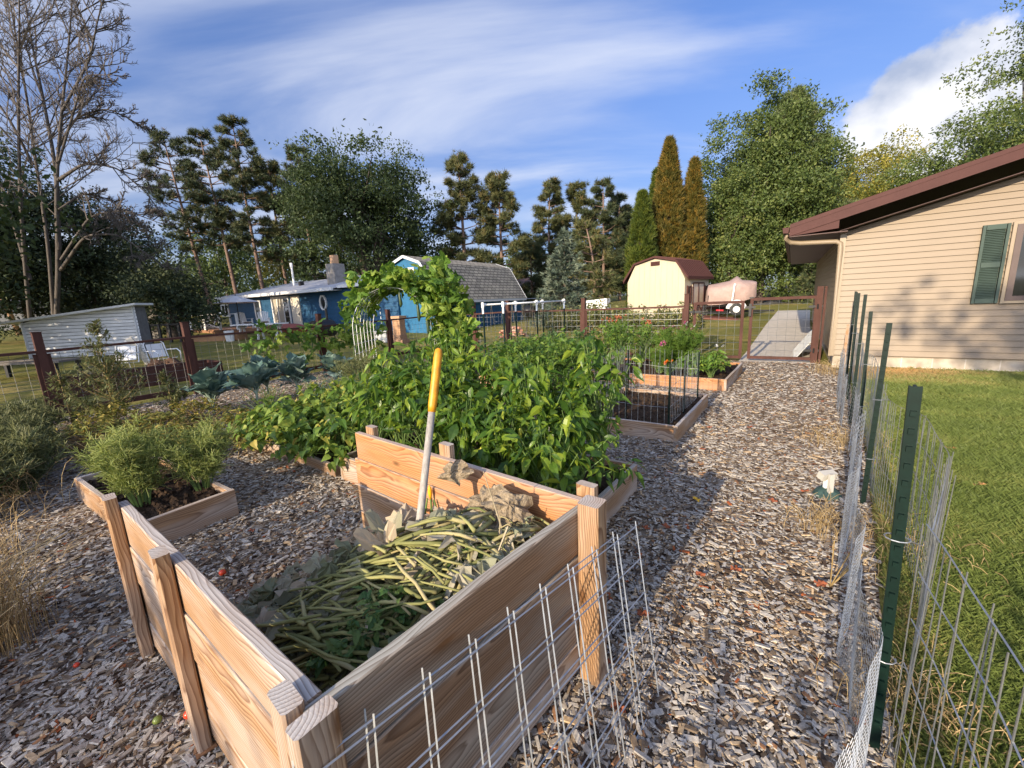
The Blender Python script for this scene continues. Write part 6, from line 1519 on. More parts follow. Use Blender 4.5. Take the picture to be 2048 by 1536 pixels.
for a in (0, 2.1, 4.2): m_ = MB(); m_.tube([c + A(.3 * math.cos(a), .3 * math.sin(a), 0), c + A(.15 * math.cos(a), .15 * math.sin(a), .7)], .015, 6); m_.build('leg', M['black'], t)
m_ = MB(); m_.tube([c + A(-.08, 0, 1.2), c + A(-.05, 0, 1.26), c + A(.05, 0, 1.26), c + A(.08, 0, 1.2)], .012, 6); m_.build('handle', M['black'], t)
# white utility trailer box beyond the back fence
c = A(3.55, 17.2, ug(3.5, 17)); e1 = hv(118); t = thing('utility_trailer', 'small white trailer tub standing tilted beyond the back fence', 'trailer', c); nn = np.cross(e1, UP)
m_ = MB()
tub = [(-.52, 1.0), (.50, 1.08), (.46, 1.52), (-.5, 1.45)]
m_.prism([c + e1 * a + UP * (z - .1) + nn * .0 for a, z in tub], nn * -.55); m_.build('tub', M['white'], t)
m_ = MB(); [m_.bar(c + e1 * -.48 + nn * .012 + UP * z, c + e1 * .47 + nn * .012 + UP * (z + .06), .012, .02) for z in (1.02, 1.14, 1.26)]; m_.build('rib', plain('grey_line', (.35, .36, .38), .6), t)
for s in (-.3, .3): m_ = MB(); m_.tube([c + e1 * s - nn * .1 + UP * 0, c + e1 * s - nn * .1 + UP * .95], .03, 6); m_.build('leg', M['galv'], t)
# chain link fence in front of the far pines
t = thing('chain_link_fence', 'low grey chain link fence left of the cream shed', 'fence', (3.5, 29, ug(3.5, 29))); a0, a1 = A(-2.5, 31, 0), A(8.6, 27, 0)
for q in np.linspace(0, 1, 6): w = a0 + (a1 - a0) * q; g0 = ug(w[0], w[1]); m_ = MB(); m_.tube([w + UP * (g0 - .1), w + UP * (g0 + 1.25)], .03, 6); m_.build('post', M['galv'], t)
m_ = MB(); m_.tube([a0 + UP * (ug(*a0[:2]) + 1.22), a1 + UP * (ug(*a1[:2]) + 1.22)], .025, 6); m_.build('rail', M['galv'], t)
m_ = MB(); k_ = np.arange(0, 1.01, .009); P_ = np.array([a0 + (a1 - a0) * q + UP * ug(*(a0 + (a1 - a0) * q)[:2]) for q in k_]); m_.segs(P_[:-12], P_[12:] + UP * 1.2, .003); m_.segs(P_[12:], P_[:-12] + UP * 1.2, .003); m_.build('wire_mesh', M['darkwire'], t)
# boat under a tan cover on its trailer
bc = A(11.0, 21.0, 0); bz = .45; f = hv(112); s_ = hv(22); t = thing('covered_boat', 'motor boat under a brownish pink tarpaulin on a trailer beside the cream shed', 'boat', (bc[0], bc[1], bz))
P_ = lambda x, y, z: bc + f * x + s_ * y + UP * z
sec = []
for x, w, zk, zg, zc in ((-1.02, .60, .85, 1.62, 1.72), (-.95, .85, .72, 1.60, 1.95), (-.5, .95, .66, 1.62, 2.02), (.0, .98, .64, 1.66, 2.12), (.30, .96, .64, 1.70, 2.34), (.55, .94, .66, 1.74, 2.14), (.95, .75, .75, 1.86, 2.08), (1.15, .35, .95, 1.92, 2.02)):
    sec.append([P_(x, a * w, z) for a, z in ((-.86, zg - .62), (-1.0, zg), (-.75, zg + (zc - zg) * .55), (0, zc), (.75, zg + (zc - zg) * .55), (1.0, zg), (.86, zg - .62))])
V = np.array(sec).reshape(-1, 3) + rng.normal(0, .012, (56, 3)); F = np.array([(i * 7 + j, i * 7 + j + 1, (i + 1) * 7 + j + 1, (i + 1) * 7 + j) for i in range(7) for j in range(6)])
m_ = MB(); m_.add(V, F); m_.add(V, [(0, 1, 2, 3, 4, 5, 6), tuple(range(55, 48, -1))]); m_.build('tarpaulin', plain('dusty_pink_canvas', (.37, .26, .225), .85, var=.25, scale=3, bump=.5), t, smooth=True)
hs_ = []
for x, w, zk, zg in ((-1.0, .80, .75, 1.45), (-.5, .9, .70, 1.45), (.2, .9, .70, 1.48), (.8, .72, .78, 1.6), (1.12, .3, 1.0, 1.75)):
    hs_.append([P_(x, a * w, z) for a, z in ((-1, zg), (-.85, (zk + zg) / 2), (0, zk), (.85, (zk + zg) / 2), (1, zg))])
V = np.array(hs_).reshape(-1, 3); F = np.array([(i * 5 + j, i * 5 + j + 1, (i + 1) * 5 + j + 1, (i + 1) * 5 + j) for i in range(4) for j in range(4)]); m_ = MB(); m_.add(V, F); m_.add(V, [(0, 1, 2, 3, 4)]); m_.build('hull', plain('dark_hull', (.05, .045, .045), .4), t)
m_ = MB(); m_.bar(P_(-1.2, -.55, .62), P_(1.3, -.2, .62), .07, .08); m_.bar(P_(-1.2, .55, .62), P_(1.3, .2, .62), .07, .08); m_.bar(P_(.3, -.8, .6), P_(.3, .8, .6), .08, .08); m_.bar(P_(1.3, 0, .62), P_(2.0, 0, .6), .08, .08); m_.build('trailer_frame', M['black'], t)
for y in (-.95, .95):
    m_ = MB(); c = P_(.25, y, .30 + bz); c[2] = bz + .30; m_.tube([c - s_ * .09, c - s_ * .085, c + s_ * .085, c + s_ * .09], [.20, .29, .29, .20], 18); w_ = m_.build('wheel', M['black'], t)
    m_ = MB(); m_.tube([c - s_ * .095, c + s_ * .095], .15, 14); q = m_.build('rim', M['white'], t); q.parent = w_
    m_ = MB(); m_.tube([c + f * .34 * math.cos(a) + UP * .34 * math.sin(a) for a in np.linspace(.1, 3.04, 10)], .11, 4); m_.build('mudguard', M['white'], t)
m_ = MB(); m_.bar(P_(.0, -1.0, .6), P_(.12, -1.02, 1.95), .06, .06, f); m_.build('guide_post', M['pvc'], t)
m_ = MB(); m_.bar(P_(-.62, -.98, .74), P_(-.30, -.98, .72), .04, .07); m_.build('tail_light', plain('red_lens', (.45, .02, .03), .3), t)
# wagon wheel leaning by the shed corner
c = G2(-.55, 2.9, 0) * A(1, 1, 0) + UP * .85; ww_ = thing('wagon_wheel', 'old wooden wagon wheel leaning beside the cream shed', 'wheel', c - UP * .4)
wa, wb_ = hv(118), unit(UP + hv(28) * .2); m_ = MB(); a = np.linspace(0, 6.2832, 25); rimp = np.array([c + wa * .46 * math.cos(q) + wb_ * .46 * math.sin(q) for q in a]); m_.tube(rimp, .03, 6, caps=False); m_.build('rim', plain('old_oak', (.27, .18, .11), .85, var=.3), ww_)
m_ = MB(); [m_.tube([c, c + wa * .45 * math.cos(q) + wb_ * .45 * math.sin(q)], .018, 5) for q in np.arange(12) * math.pi / 6]; m_.build('spokes', plain('old_oak_spoke', (.27, .18, .11), .85), ww_)
m_ = MB(); nn = np.cross(wa, wb_); m_.tube([c - nn * .08, c + nn * .08], .07, 10); m_.build('hub', M['black'], ww_)
# white pickup far off
pc = A(26.2, 36.0, 0); pz = ug(*pc[:2]) - .05; f = hv(-68); s_ = hv(22); t = thing('pickup_truck', 'white pickup truck parked far off right of the big tree', 'pickup truck', (pc[0], pc[1], pz)); P_ = lambda x, y, z: pc + f * x + s_ * y + UP * (z + pz)
m_ = MB(); m_.prism([P_(x, -.85, z) for x, z in ((-2.5, .45), (2.4, .45), (2.5, .8), (2.35, 1.05), (1.0, 1.12), (.55, 1.72), (-.55, 1.75), (-.75, 1.15), (-2.5, 1.12))], s_ * 1.7); m_.build('body', M['white'], t)
m_ = MB(); m_.prism([P_(x, -.865, z) for x, z in ((.88, 1.15), (.5, 1.62), (-.45, 1.64), (-.6, 1.17))], s_ * 1.73); m_.build('window', M['glass'], t)
for x in (-1.6, 1.55):
    for y in (-.8, .8): m_ = MB(); m_.tube([P_(x, y - .11, .36), P_(x, y + .11, .36)], .36, 14); m_.build('wheel', M['black'], t)
# utility pole and white marker post on the far left
c = A(-32.0, 27.5, ug(-32.0, 27.5)); t = thing('utility_pole', 'leaning tan wooden utility pole left of the white shed', 'pole', c); m_ = MB(); m_.tube([c - UP * .2, c + A(-.9, 0, 4.5), c + A(-1.5, 0, 8)], [.14, .12, .10], 10); m_.build('pole', plain('pole_wood', (.42, .25, .14), .85, var=.25), t, smooth=True); m_ = MB(); m_.bar(c + A(-2.2, 0, 7.2), c + A(-.6, 0, 7.2), .1, .1); m_.build('crossarm', plain('crossarm_wood', (.3, .2, .12), .85), t)
c = A(-32.6, 26.4, ug(-32.6, 26.4)); t = tag(MB().bar(c - UP * .2, c + UP * .72, .16, .16).bar(c + UP * .72, c + UP * .78, .2, .2).build('marker_post', M['white'], origin=c), 'short white marker post at the far left edge of the lawn', 'post')
# seats, planter and clutter in front of the white shed
def lawnchair(label, c, hd):
    c = np.asarray(c, float); f, s_ = hv(hd), hv(hd + 90); t = thing('metal_chair', label, 'chair', c, 'white metal lawn chairs'); P_ = lambda x, y, z: c + f * x + s_ * y + UP * z
    m_ = MB(); m_.prism([P_(.25, -.25, .38), P_(.25, .25, .38), P_(-.22, .25, .34), P_(-.22, -.25, .34)], UP * .02); m_.build('seat', M['white'], t)
    m_ = MB(); m_.tube([P_(-.22, -.27, .34), P_(-.34, -.27, .82), P_(-.37, -.2, .9), P_(-.37, .2, .9), P_(-.34, .27, .82), P_(-.22, .27, .34)], .018, 6); m_.prism([P_(-.235, -.22, .42), P_(-.235, .22, .42), P_(-.34, .22, .82), P_(-.34, -.22, .82)], f * .012); m_.build('backrest', M['white'], t)
    for y in (-.3, .3):
        m_ = MB(); m_.tube([P_(-.3, y, .62), P_(.2, y, .64), P_(.32, y, .55), P_(.25, y, .05), P_(-.3, y, .02)], .018, 6); m_.build('arm', M['white'], t)
lawnchair('white metal chair in front of the white shed, left of the cream plank', (-11.15, 11.9, 0), 165)
lawnchair('white metal chair right of the cream plank by the white shed', (-10.55, 12.6, 0), 110)
c = A(-10.95, 12.3, 0); tag(MB().bar(c + A(.15, .2, 0), c + A(-.25, .0, 1.05), .16, .05, A(.3, -1, 0)).bar(c + A(.0, .25, 0), c + A(.18, .22, .12), .1, .05).build('leaning_plank', plain('cream_plank', (.62, .57, .47), .6), origin=c), 'cream painted plank leaning between the white metal chairs', 'plank')
c = A(-12.9, 11.2, 0); t = thing('low_table', 'low dark table with scrap boards in front of the white shed', 'table', c); m_ = MB(); m_.bar(c + A(-1.2, 0, .58), c + A(1.0, .1, .58), .8, .05); m_.bar(c + A(-.9, -.2, .63), c + A(.2, .1, .63), .3, .03); m_.build('tabletop', plain('scrap_board', (.15, .13, .11), .8), t)
for x, y in ((-1.1, -.3), (.9, -.3), (-1.1, .3), (.9, .3)): m_ = MB(); m_.bar(c + A(x, y, 0), c + A(x, y, .55), .08, .08); m_.build('leg', M['black'], t)
c = A(-8.6, 9.8, 0); e1 = hv(35); t = thing('brown_planter', 'long maroon board planter just outside the left fence', 'planter', c); m_ = MB(); w = hv(-55)
for o_ in (0, .9): m_.bar(c - e1 * 1.5 + w * o_ + UP * .19, c + e1 * 1.5 + w * o_ + UP * .19, .045, .40)
for o_ in (-1.5, 1.5): m_.bar(c + e1 * o_ + UP * .19, c + e1 * o_ + w * .9 + UP * .19, .045, .40)
m_.build('boards', M['brownpaint'], t); m_ = MB(); m_.bar(c - e1 * 1.47 + w * .45 + UP * .16, c + e1 * 1.47 + w * .45 + UP * .16, .86, .3); m_.build('soil', M['soil'], t)
def mound(name, label, cat, c, rx, ry, h, mat):
    n = 26; x, y = np.meshgrid(np.linspace(-1, 1, n), np.linspace(-1, 1, n), indexing='ij'); r = np.hypot(x, y); z = h * np.clip(1 - r ** 2, 0, 1) * (1 + .25 * np.sin(x * 7) * np.sin(y * 6)) + rng.normal(0, .02, x.shape) * (r < 1) - .01
    i, j = np.meshgrid(np.arange(n - 1), np.arange(n - 1), indexing='ij'); F = np.stack([i * n + j, (i + 1) * n + j, (i + 1) * n + j + 1, i * n + j + 1], -1).reshape(-1, 4)
    V = np.asarray(c, float) + np.stack([x * rx, y * ry, z], -1); m_ = MB(); m_.add(V.reshape(-1, 3), F)
    k_ = 300; q = rng.integers(0, n * n, k_); m_.segs(V.reshape(-1, 3)[q], V.reshape(-1, 3)[q] + rdir(k_) * A(.16, .16, .10) + UP * .05, .006); return tag(m_.build(name, mat, origin=c), label, cat)
mound('brush_pile', 'mound of brown dead plants before the white metal chairs', 'brush pile', (-9.3, 11.1, 0), .75, .55, .48, plain('dead_plants', (.11, .06, .035), .95, var=.5, scale=22, bump=1))
mound('brush_pile', 'low leafy brush heap by the dark table', 'brush pile', (-10.6, 10.7, 0), .9, .5, .42, plain('green_brush', (.09, .085, .04), .95, var=.5, scale=18, bump=1))
t = thing('dark_fence', 'low black rail fence right of the white shed', 'fence', (-16.5, 20.1, ug(-16.5, 20.1))); m_ = MB()
a0, a1 = A(-17.6, 20.0, 0), A(-15.5, 20.3, 0)
for q in np.linspace(0, 1, 6): w = a0 + (a1 - a0) * q; m_ = MB(); m_.bar(w + UP * .1, w + UP * 1.3, .09, .09); m_.build('post', M['black'], t)
m_ = MB(); m_.bar(a0 + UP * 1.25, a1 + UP * 1.25, .06, .09); m_.bar(a0 + UP * .6, a1 + UP * .6, .05, .07); m_.build('rail', M['black'], t)
t = thing('grey_plank_fence', 'tall grey plank screen behind the white shed', 'fence', (-18.9, 21.9, ug(-18.9, 21.9))); m_ = MB()
for q in np.arange(0, 1.7, .16): m_.bar(A(-19.9 + q, 21.8 + q * .1, .2), A(-19.9 + q, 21.8 + q * .1, 2.25 + rng.normal(0, .02)), .15, .025, A(0, 1, 0))
m_.build('boards', plain('grey_boards', (.17, .155, .14), .85, var=.3, stretch=(4, 4, .5)), t); m_ = MB(); m_.bar(A(-20.0, 21.84, 2.0), A(-18.3, 22.02, 2.0), .05, .1); m_.build('rail', plain('grey_rail', (.16, .145, .13), .85), t)
# ---------------------------------------------------------------- trees
def tuft_tpl(n, spread, w, seed):
    g = np.random.default_rng(seed); V, F = [], []
    for i in range(n):
        a = g.random() * 6.283; s_ = spread * math.sqrt(g.random()); d = A(math.cos(s_), math.sin(s_) * math.cos(a), math.sin(s_) * math.sin(a)); y = unit(np.cross(d, rdir(1)[0])); l = .7 + .4 * g.random()
        V += [-y * w, y * w, d * l]; F.append((3 * i, 3 * i + 1, 3 * i + 2))
    return np.array(V), np.array(F)
TUFT = [tuft_tpl(16, 1.25, .055, q) for q in range(3)]
SPRAY = [tuft_tpl(10, .75, .09, 10 + q) for q in range(3)]
def clump_tpl(n, r, seed, w=.55, sz=.5):
    g = np.random.default_rng(seed); lt = leaf_tpl(w, .25, .2, 1, [(0, .8), (1, .45)]); lv, lf = leaf_tpl(w, .25, .2, 2, [(0, .2), (.5, 1), (1, .1)]); V, F = [], []
    d = g.normal(size=(n, 3)); d /= np.linalg.norm(d, axis=1)[:, None]; d[:, 2] *= .7; P_ = g.normal(0, r, (n, 3)); fr = frames(d - UP * .25, roll=g.normal(0, .7, n)) * sz
    for i in range(n): V.append(lv @ fr[i].T + P_[i]); F.append(lf + i * len(lv))
    return np.vstack(V), np.vstack(F)
CLUMP = [clump_tpl(9, .45, q) for q in range(4)]
M['pineleaf'] = leafm('pine_needles', [(0, (.028, .045, .022)), (.5, (.058, .080, .035)), (.85, (.11, .118, .045)), (1, (.17, .11, .045))], .12, .6, 1.2)
M['pinegold'] = leafm('golden_pine_needles', [(0, (.042, .056, .022)), (.5, (.088, .102, .036)), (.85, (.155, .145, .05)), (1, (.21, .14, .055))], .15, .6, 1.2)
M['cedar'] = leafm('cedar_foliage', [(0, (.018, .030, .015)), (.6, (.040, .060, .024)), (1, (.085, .10, .038))], .1, .7, 1)
M['broad'] = leafm('broad_leaves', [(0, (.030, .050, .016)), (.6, (.065, .095, .026)), (1, (.13, .15, .04))], .25, .55, 1)
M['maple'] = leafm('maple_leaves', [(0, (.050, .080, .022)), (.6, (.105, .145, .036)), (1, (.20, .22, .06))], .28, .5, 1)
M['yellowtree'] = leafm('yellow_green_leaves', [(0, (.10, .115, .02)), (.6, (.20, .20, .032)), (1, (.36, .29, .05))], .3, .55, 1)
M['spruce'] = leafm('blue_spruce_needles', [(0, (.05, .075, .055)), (.6, (.105, .14, .10)), (1, (.19, .22, .15))], .1, .6, 2)
M['whitepine'] = leafm('white_pine_needles', [(0, (.055, .08, .04)), (.6, (.115, .145, .065)), (1, (.20, .21, .09))], .15, .6, 1)
M['arborgreen'] = leafm('arborvitae_green', [(0, (.03, .052, .009)), (.6, (.075, .105, .013)), (1, (.14, .16, .022))], .15, .6, 2.2)
M['arborgold'] = leafm('arborvitae_gold', [(0, (.045, .052, .010)), (.5, (.115, .098, .018)), (1, (.25, .155, .026))], .15, .6, 2.2)
def pine(label, x, y, H, R, cb=.35, whorls=15, mat=None, group=None, name='pine_tree', bark=None, lean=(0, 0), tl=.34, shape=1.0, dens=1.0, trunk_r=None, rb=(0, .95), conic=False):
    z0 = ug(x, y); t = thing(name, label, 'pine tree', (x, y, z0), group); c = A(x, y, z0); r0 = trunk_r or H * .013 + .05
    bend = rng.normal(0, .25, 2) * (0 if conic else 1)
    ax_ = lambda q: c + A(lean[0] * q + bend[0] * math.sin(q * 3), lean[1] * q + bend[1] * math.sin(q * 2.5), H * q)
    m_ = MB(); m_.tube([ax_(q) for q in np.linspace(-.01, 1, 14)], np.linspace(r0, .03, 14), 8, caps=False); fo, to, fx = [], [], []
    for w in range(whorls):
        q = cb + (1 - cb) * (w + .3 * rng.random()) / whorls; u = (q - cb) / (1 - cb)
        Lr = R * ((1 - u) ** .8 if conic else min(1, (.5 + 1.7 * u)) * (1.02 - u) ** .55 * 1.12 * shape)
        for k_ in range(rng.integers(4, 7)):
            a = rng.random() * 6.283; l = Lr * (.55 + .55 * rng.random())
            if l < .25: l = .25
            out = A(math.cos(a), math.sin(a), 0); b0 = ax_(q); up = (.05 + .5 * u) * l; b1 = b0 + out * l * .5 + UP * up * .3; b2 = b0 + out * l + UP * up
            m_.tube([b0, b1, b2], [.02 + .014 * l, .03, .012], 4, caps=False)
            nt = max(4, int((6 + 6 * l) * dens)); f = .50 + .52 * rng.random(nt) ** .6
            P_ = b0 * ((1 - f) ** 2)[:, None] + 2 * b1 * (f * (1 - f))[:, None] + b2 * (f ** 2)[:, None] + rng.normal(0, .10 + .045 * l, (nt, 3)) * A(1, 1, .7)
            fo.append(P_); to.append(out * .8 + UP * .75 + rng.normal(0, .45, (nt, 3)))
    top = ax_(1.0) + rng.normal(0, .12, (8, 3)) - UP * np.linspace(0, .6, 8)[:, None]; fo.append(top); to.append(UP * 1.0 + rng.normal(0, .4, (8, 3)))
    m_.build('trunk', bark or M['pinebark'], t, smooth=True)
    P_, d = np.vstack(fo), np.vstack(to); n = len(P_); Mx = frames(d, roll=rng.random(n) * 6) * (tl * (.75 + .5 * rng.random(n)))[:, None, None]; mb = MB(); rn = rb[0] + (rb[1] - rb[0]) * rng.random(n)
    for k_ in range(3): mb.inst(TUFT[k_], Mx[k_::3], P_[k_::3], rn[k_::3])
    mb.build('crown', mat or M['pineleaf'], t)
    return t
def broad(label, x, y, H, cz, rx, rz, n, mat, name='broadleaf_tree', cat='tree', group=None, sz=.42, limbs=9, bark=None, gap=.36, trunks=1, ry=None, rb=(.05, .95), tr=None, boughs=None, bsz=.62, cone=0.0):
    z0 = ug(x, y); t = thing(name, label, cat, (x, y, z0), group); c = A(x, y, z0); ry = ry or rx; cc = c + UP * cz
    P_ = rdir(n * 3) * (rng.random((n * 3, 1)) ** .42); ph = rng.random(6) * 6
    lum = 1 + .16 * np.sin(P_[:, 0] * 5 + ph[0]) * np.sin(P_[:, 2] * 5 + ph[1]) + .13 * np.sin(P_[:, 1] * 6 + ph[2] + P_[:, 0] * 3)
    fld = np.sin(P_[:, 0] * 6.1 + ph[3] + 2 * np.sin(P_[:, 2] * 3)) * np.sin(P_[:, 2] * 6.7 + ph[4]) * np.sin(P_[:, 1] * 5.3 + ph[5])
    keep = (fld > -gap) & (rng.random(n * 3) < .9); P_ = (P_ * lum[:, None])[keep][:n]
    nb2 = max(8, n // 16) if boughs is None else boughs; cen = P_[:nb2]; sh = .62 + .38 * np.linalg.norm(cen, axis=1, keepdims=True); pick = rng.integers(0, nb2, n)
    P_ = cen[pick] * 1.0; loose = rng.normal(0, 1, (n, 3)) * A(bsz / rx, bsz / ry, bsz * .42 / rz); P_ = P_ + loose - A(0, 0, .22 / rz) * (np.linalg.norm(loose * A(rx, ry, 0), axis=1, keepdims=True) ** 1.0) * .6
    if cone: hz = np.clip((P_[:, 2] + 1) / 2, 0, 1); P_[:, :2] *= (1.12 - cone * hz ** 1.3)[:, None]; P_[:, 2] = np.where(P_[:, 2] > 0, P_[:, 2] * (1 + .12 * cone), P_[:, 2])
    W_ = cc + P_ * A(rx, ry, rz); W_[:, 2] = np.maximum(W_[:, 2], z0 + .15); k_n = len(W_)
    m_ = MB(); r0 = tr or H * .016 + .05
    for q in range(trunks):
        a = q * 2.4; off = A(math.cos(a), math.sin(a), 0) * (0 if trunks == 1 else .35); tp = cc + off * rx * .8 + UP * rz * .35
        m_.tube([c + off * .4 - UP * .2, c + off * .8 + (tp - c) * A(.3, .3, .4), tp], [r0, r0 * .75, r0 * .2], 8, caps=False)
        for l in range(limbs):
            f = .25 + .6 * rng.random(); b0 = c + off * .6 + (tp - c) * f; e_ = W_[rng.integers(0, k_n)]; m_.tube([b0, b0 * .45 + e_ * .55 - UP * .1 * rz, e_], [r0 * .38, r0 * .2, .02], 5, caps=False)
    m_.build('trunk', bark or M['bark'], t, smooth=True)
    mb = MB(); Mx = frames(rdir(k_n), roll=rng.random(k_n) * 6) * (sz * (.7 + .7 * rng.random(k_n)))[:, None, None]; rn = rb[0] + (rb[1] - rb[0]) * np.clip(.5 + .28 * rng.normal(size=k_n), 0, 1)
    for q in range(4): mb.inst(CLUMP[q], Mx[q::4], W_[q::4], rn[q::4])
    mb.build('crown', mat, t)
    return t
def spruce(label, x, y, H, R, mat, n_lev=26, name='spruce_tree', cat='spruce', up=-.12, group=None, sp=.34, bark=None, cb=.03):
    z0 = ug(x, y); t = thing(name, label, cat, (x, y, z0), group); c = A(x, y, z0); m_ = MB(); m_.tube([c - UP * .1, c + UP * H], [.03 + H * .014, .01], 7, caps=False); P_, D_ = [], []
    for w in range(n_lev):
        u = (w + rng.random() * .6) / n_lev; q = cb + (1 - cb) * u; l0 = R * (1 - u) ** .9 + .08
        for k_ in range(7):
            a = rng.random() * 6.283; l = l0 * (.7 + .45 * rng.random()); out = A(math.cos(a), math.sin(a), 0); b0 = c + UP * H * q; e_ = b0 + out * l + UP * l * (up + .35 * u)
            m_.tube([b0, (b0 + e_) / 2 + UP * .03 * l, e_], [.012 + .008 * l, .012, .004], 4, caps=False); nt = max(3, int(l * 10 / (sp / .3))); f = .15 + .9 * rng.random(nt)
            P_.append(b0 + (e_ - b0) * f[:, None] + rng.normal(0, .05 + .05 * l, (nt, 3)) * A(1, 1, .5)); D_.append(out + rng.normal(0, .55, (nt, 3)) * A(1, 1, .6) + UP * .15)
    P_.append(c + UP * H + rng.normal(0, .02, (4, 3))); D_.append(np.tile(UP, (4, 1)) + rng.normal(0, .15, (4, 3)))
    m_.build('trunk', bark or M['bark'], t); P_, D_ = np.vstack(P_), np.vstack(D_); n = len(P_); Mx = frames(D_, roll=rng.random(n) * 6) * (sp * (.7 + .6 * rng.random(n)))[:, None, None]; mb = MB(); rn = rng.random(n)
    for k_ in range(3): mb.inst(SPRAY[k_], Mx[k_::3], P_[k_::3], rn[k_::3])
    mb.build('crown', mat, t)
    return t
def arbor(label, x, y, H, R, mat, grp=None):
    z0 = ug(x, y); t = thing('arborvitae', label, 'arborvitae', (x, y, z0), grp); c = A(x, y, z0); n = int(H * R * 650)
    u = rng.random(n) ** .9; a = rng.random(n) * 6.283; prof = R * np.minimum(1, ((1 - u) * 2.0 + .03)) ** .75 * (.85 + .15 * np.minimum(1, u * 6)); prof = prof * (1 + .10 * np.sin(a * 5 + u * 14) + .08 * np.sin(a * 3 - u * 23)) * (.80 + .2 * rng.random(n) ** .5)
    out = np.column_stack([np.cos(a), np.sin(a), 0 * a]); P_ = c + out * prof[:, None] + UP * (u * H)[:, None]; D_ = out * .55 + UP * 1.0 + rng.normal(0, .35, (n, 3))
    mb = MB(); Mx = frames(D_, roll=rng.random(n) * 6) * (.30 * (.7 + .6 * rng.random(n)))[:, None, None]; rn = np.clip(.5 + .30 * rng.normal(size=n), 0, 1)
    for k_ in range(3): mb.inst(SPRAY[k_], Mx[k_::3], P_[k_::3], rn[k_::3])
    mb.build('crown', mat, t); m_ = MB(); uu = np.linspace(0, .97, 12); m_.lathe(c, [(R * .66 * min(1, (1 - q) * 2.0) ** .75, q * H) for q in uu], 12); m_.tube([c - UP * .1, c + UP * H * .9], [.14, .02], 7); m_.build('trunk', plain('inner_shade_core', (.035, .03, .015), .95), t)  # solid dark core put in for the shade within the crown
def W3(px, depth): d = ray(px, 603 + .0458 * (1024 - px)); return d[0] / d[1] * depth, depth
# red pines behind the blue house, counted from the left
for i, (px, d, H, R, cb, lean, lb) in enumerate(((428, 37, 15.2, 2.5, .40, (-1.4, 0), 'leftmost tall red pine behind the blue house, with a long bare trunk'), (482, 37, 15.2, 2.3, .42, (-.9, 0), 'second tall red pine from the left behind the blue house'), (536, 36, 15.9, 2.7, .36, (-.5, 0), 'tallest red pine behind the blue house, third from the left'), (584, 38, 13.2, 2.5, .34, (-.2, 0), 'bronze tinted red pine right of the tallest one'), (640, 37, 14.0, 2.3, .25, (-.2, 0), 'dark slim pine left of the big spreading broadleaf'))):
    x, y = W3(px, d); pine(lb, x, y, H, R * 1.12, cb, 15, M['pineleaf'] if i != 3 else M['pinegold'], 'tall pines behind the blue house', lean=lean, tl=.34, dens=2.0 if i < 2 else 2.7, trunk_r=.19)
x, y = W3(745, 34); broad('big dark spreading broadleaf with several trunks between house and garage', x, y, 15, 8.8, 5.2, 4.7, 4600, M['broad'], trunks=4, sz=.38, limbs=7, gap=.3, rb=(0, .62), boughs=170, bsz=.8)
x, y = W3(690, 36); broad('lower dark tree filling the gap behind the blue house chimney', x, y, 9, 5.0, 4.2, 4.2, 800, M['broad'], sz=.5, rb=(0, .6))
x, y = W3(840, 38); broad('shadowy tree behind the gambrel garage ridge', x, y, 9, 5.2, 4.2, 4.2, 800, M['broad'], sz=.5, rb=(0, .6))
for px, d, H, R, cb, lb in ((935, 36, 12.6, 2.7, .18, 'thick golden green pine right behind the garage roof'), (1010, 36, 11.0, 2.5, .20, 'rounded pine at the right end of the garage roof')):
    x, y = W3(px, d); pine(lb, x, y, H, R, cb, 16, M['pinegold'], 'pines behind the garage', tl=.40, dens=2.4)
for px, d, H, R, lb in ((1108, 46, 12.6, 2.9, 'left pine of the far group behind the blue spruce'), (1158, 47, 12.6, 2.6, 'second pine of the far group behind the blue spruce'), (1206, 46, 12.4, 3.1, 'third pine of the far group, above the white trailer'), (1240, 49, 11.4, 2.6, 'rightmost pine of the far group, beside the green arborvitae')):
    x, y = W3(px, d); pine(lb, x, y, H, R, .10, 17, M['pineleaf'] if px > 1190 else M['pinegold'], 'far pines', tl=.48, dens=2.3)
x, y = W3(1065, 44); pine('low dark pine between the garage and the blue spruce', x, y, 6.5, 2.4, .05, 12, M['pineleaf'], tl=.5, dens=1.6)
x, y = W3(1130, 19.5); spruce('young blue spruce beyond the back fence', x, y, 4.35, 1.55, M['spruce'], 24, sp=.26)
x, y = W3(1185, 26); pine('half bare brownish pine leaning behind the blue spruce', x, y, 5.6, 1.7, .12, 10, M['pinegold'], tl=.4, dens=.9, lean=(-.5, 0))
for px, d, H, R, mt, lb in ((1282, 26, 7.3, .80, 'arborgreen', 'short bright green pointed arborvitae left of the golden ones'), (1331, 27, 10.4, .98, 'arborgold', 'tallest golden arborvitae behind the cream shed'), (1379, 27, 9.2, .74, 'arborgold', 'slim golden arborvitae right of the tallest'), (1309, 29.5, 9.4, .7, 'arborgreen', 'dark green arborvitae half hidden behind the tallest golden one')):
    x, y = W3(px, d); arbor(lb, x, y, H - ug(x, y) * .6, R, M[mt])
x, y = W3(1520, 30); broad('huge full maple with foliage to the ground behind the covered boat', x, y, 13.5, 6.8, 5.0, 6.35, 11500, M['maple'], sz=.31, gap=.4, trunks=1, boughs=460, bsz=.52, cone=.52, rb=(0, .85))
x, y = W3(1455, 29); broad('lower maple crown bulging left of the huge maple by the golden arborvitae', x, y, 8.5, 4.4, 2.2, 4.0, 1900, M['maple'], sz=.30, gap=.3, boughs=110)
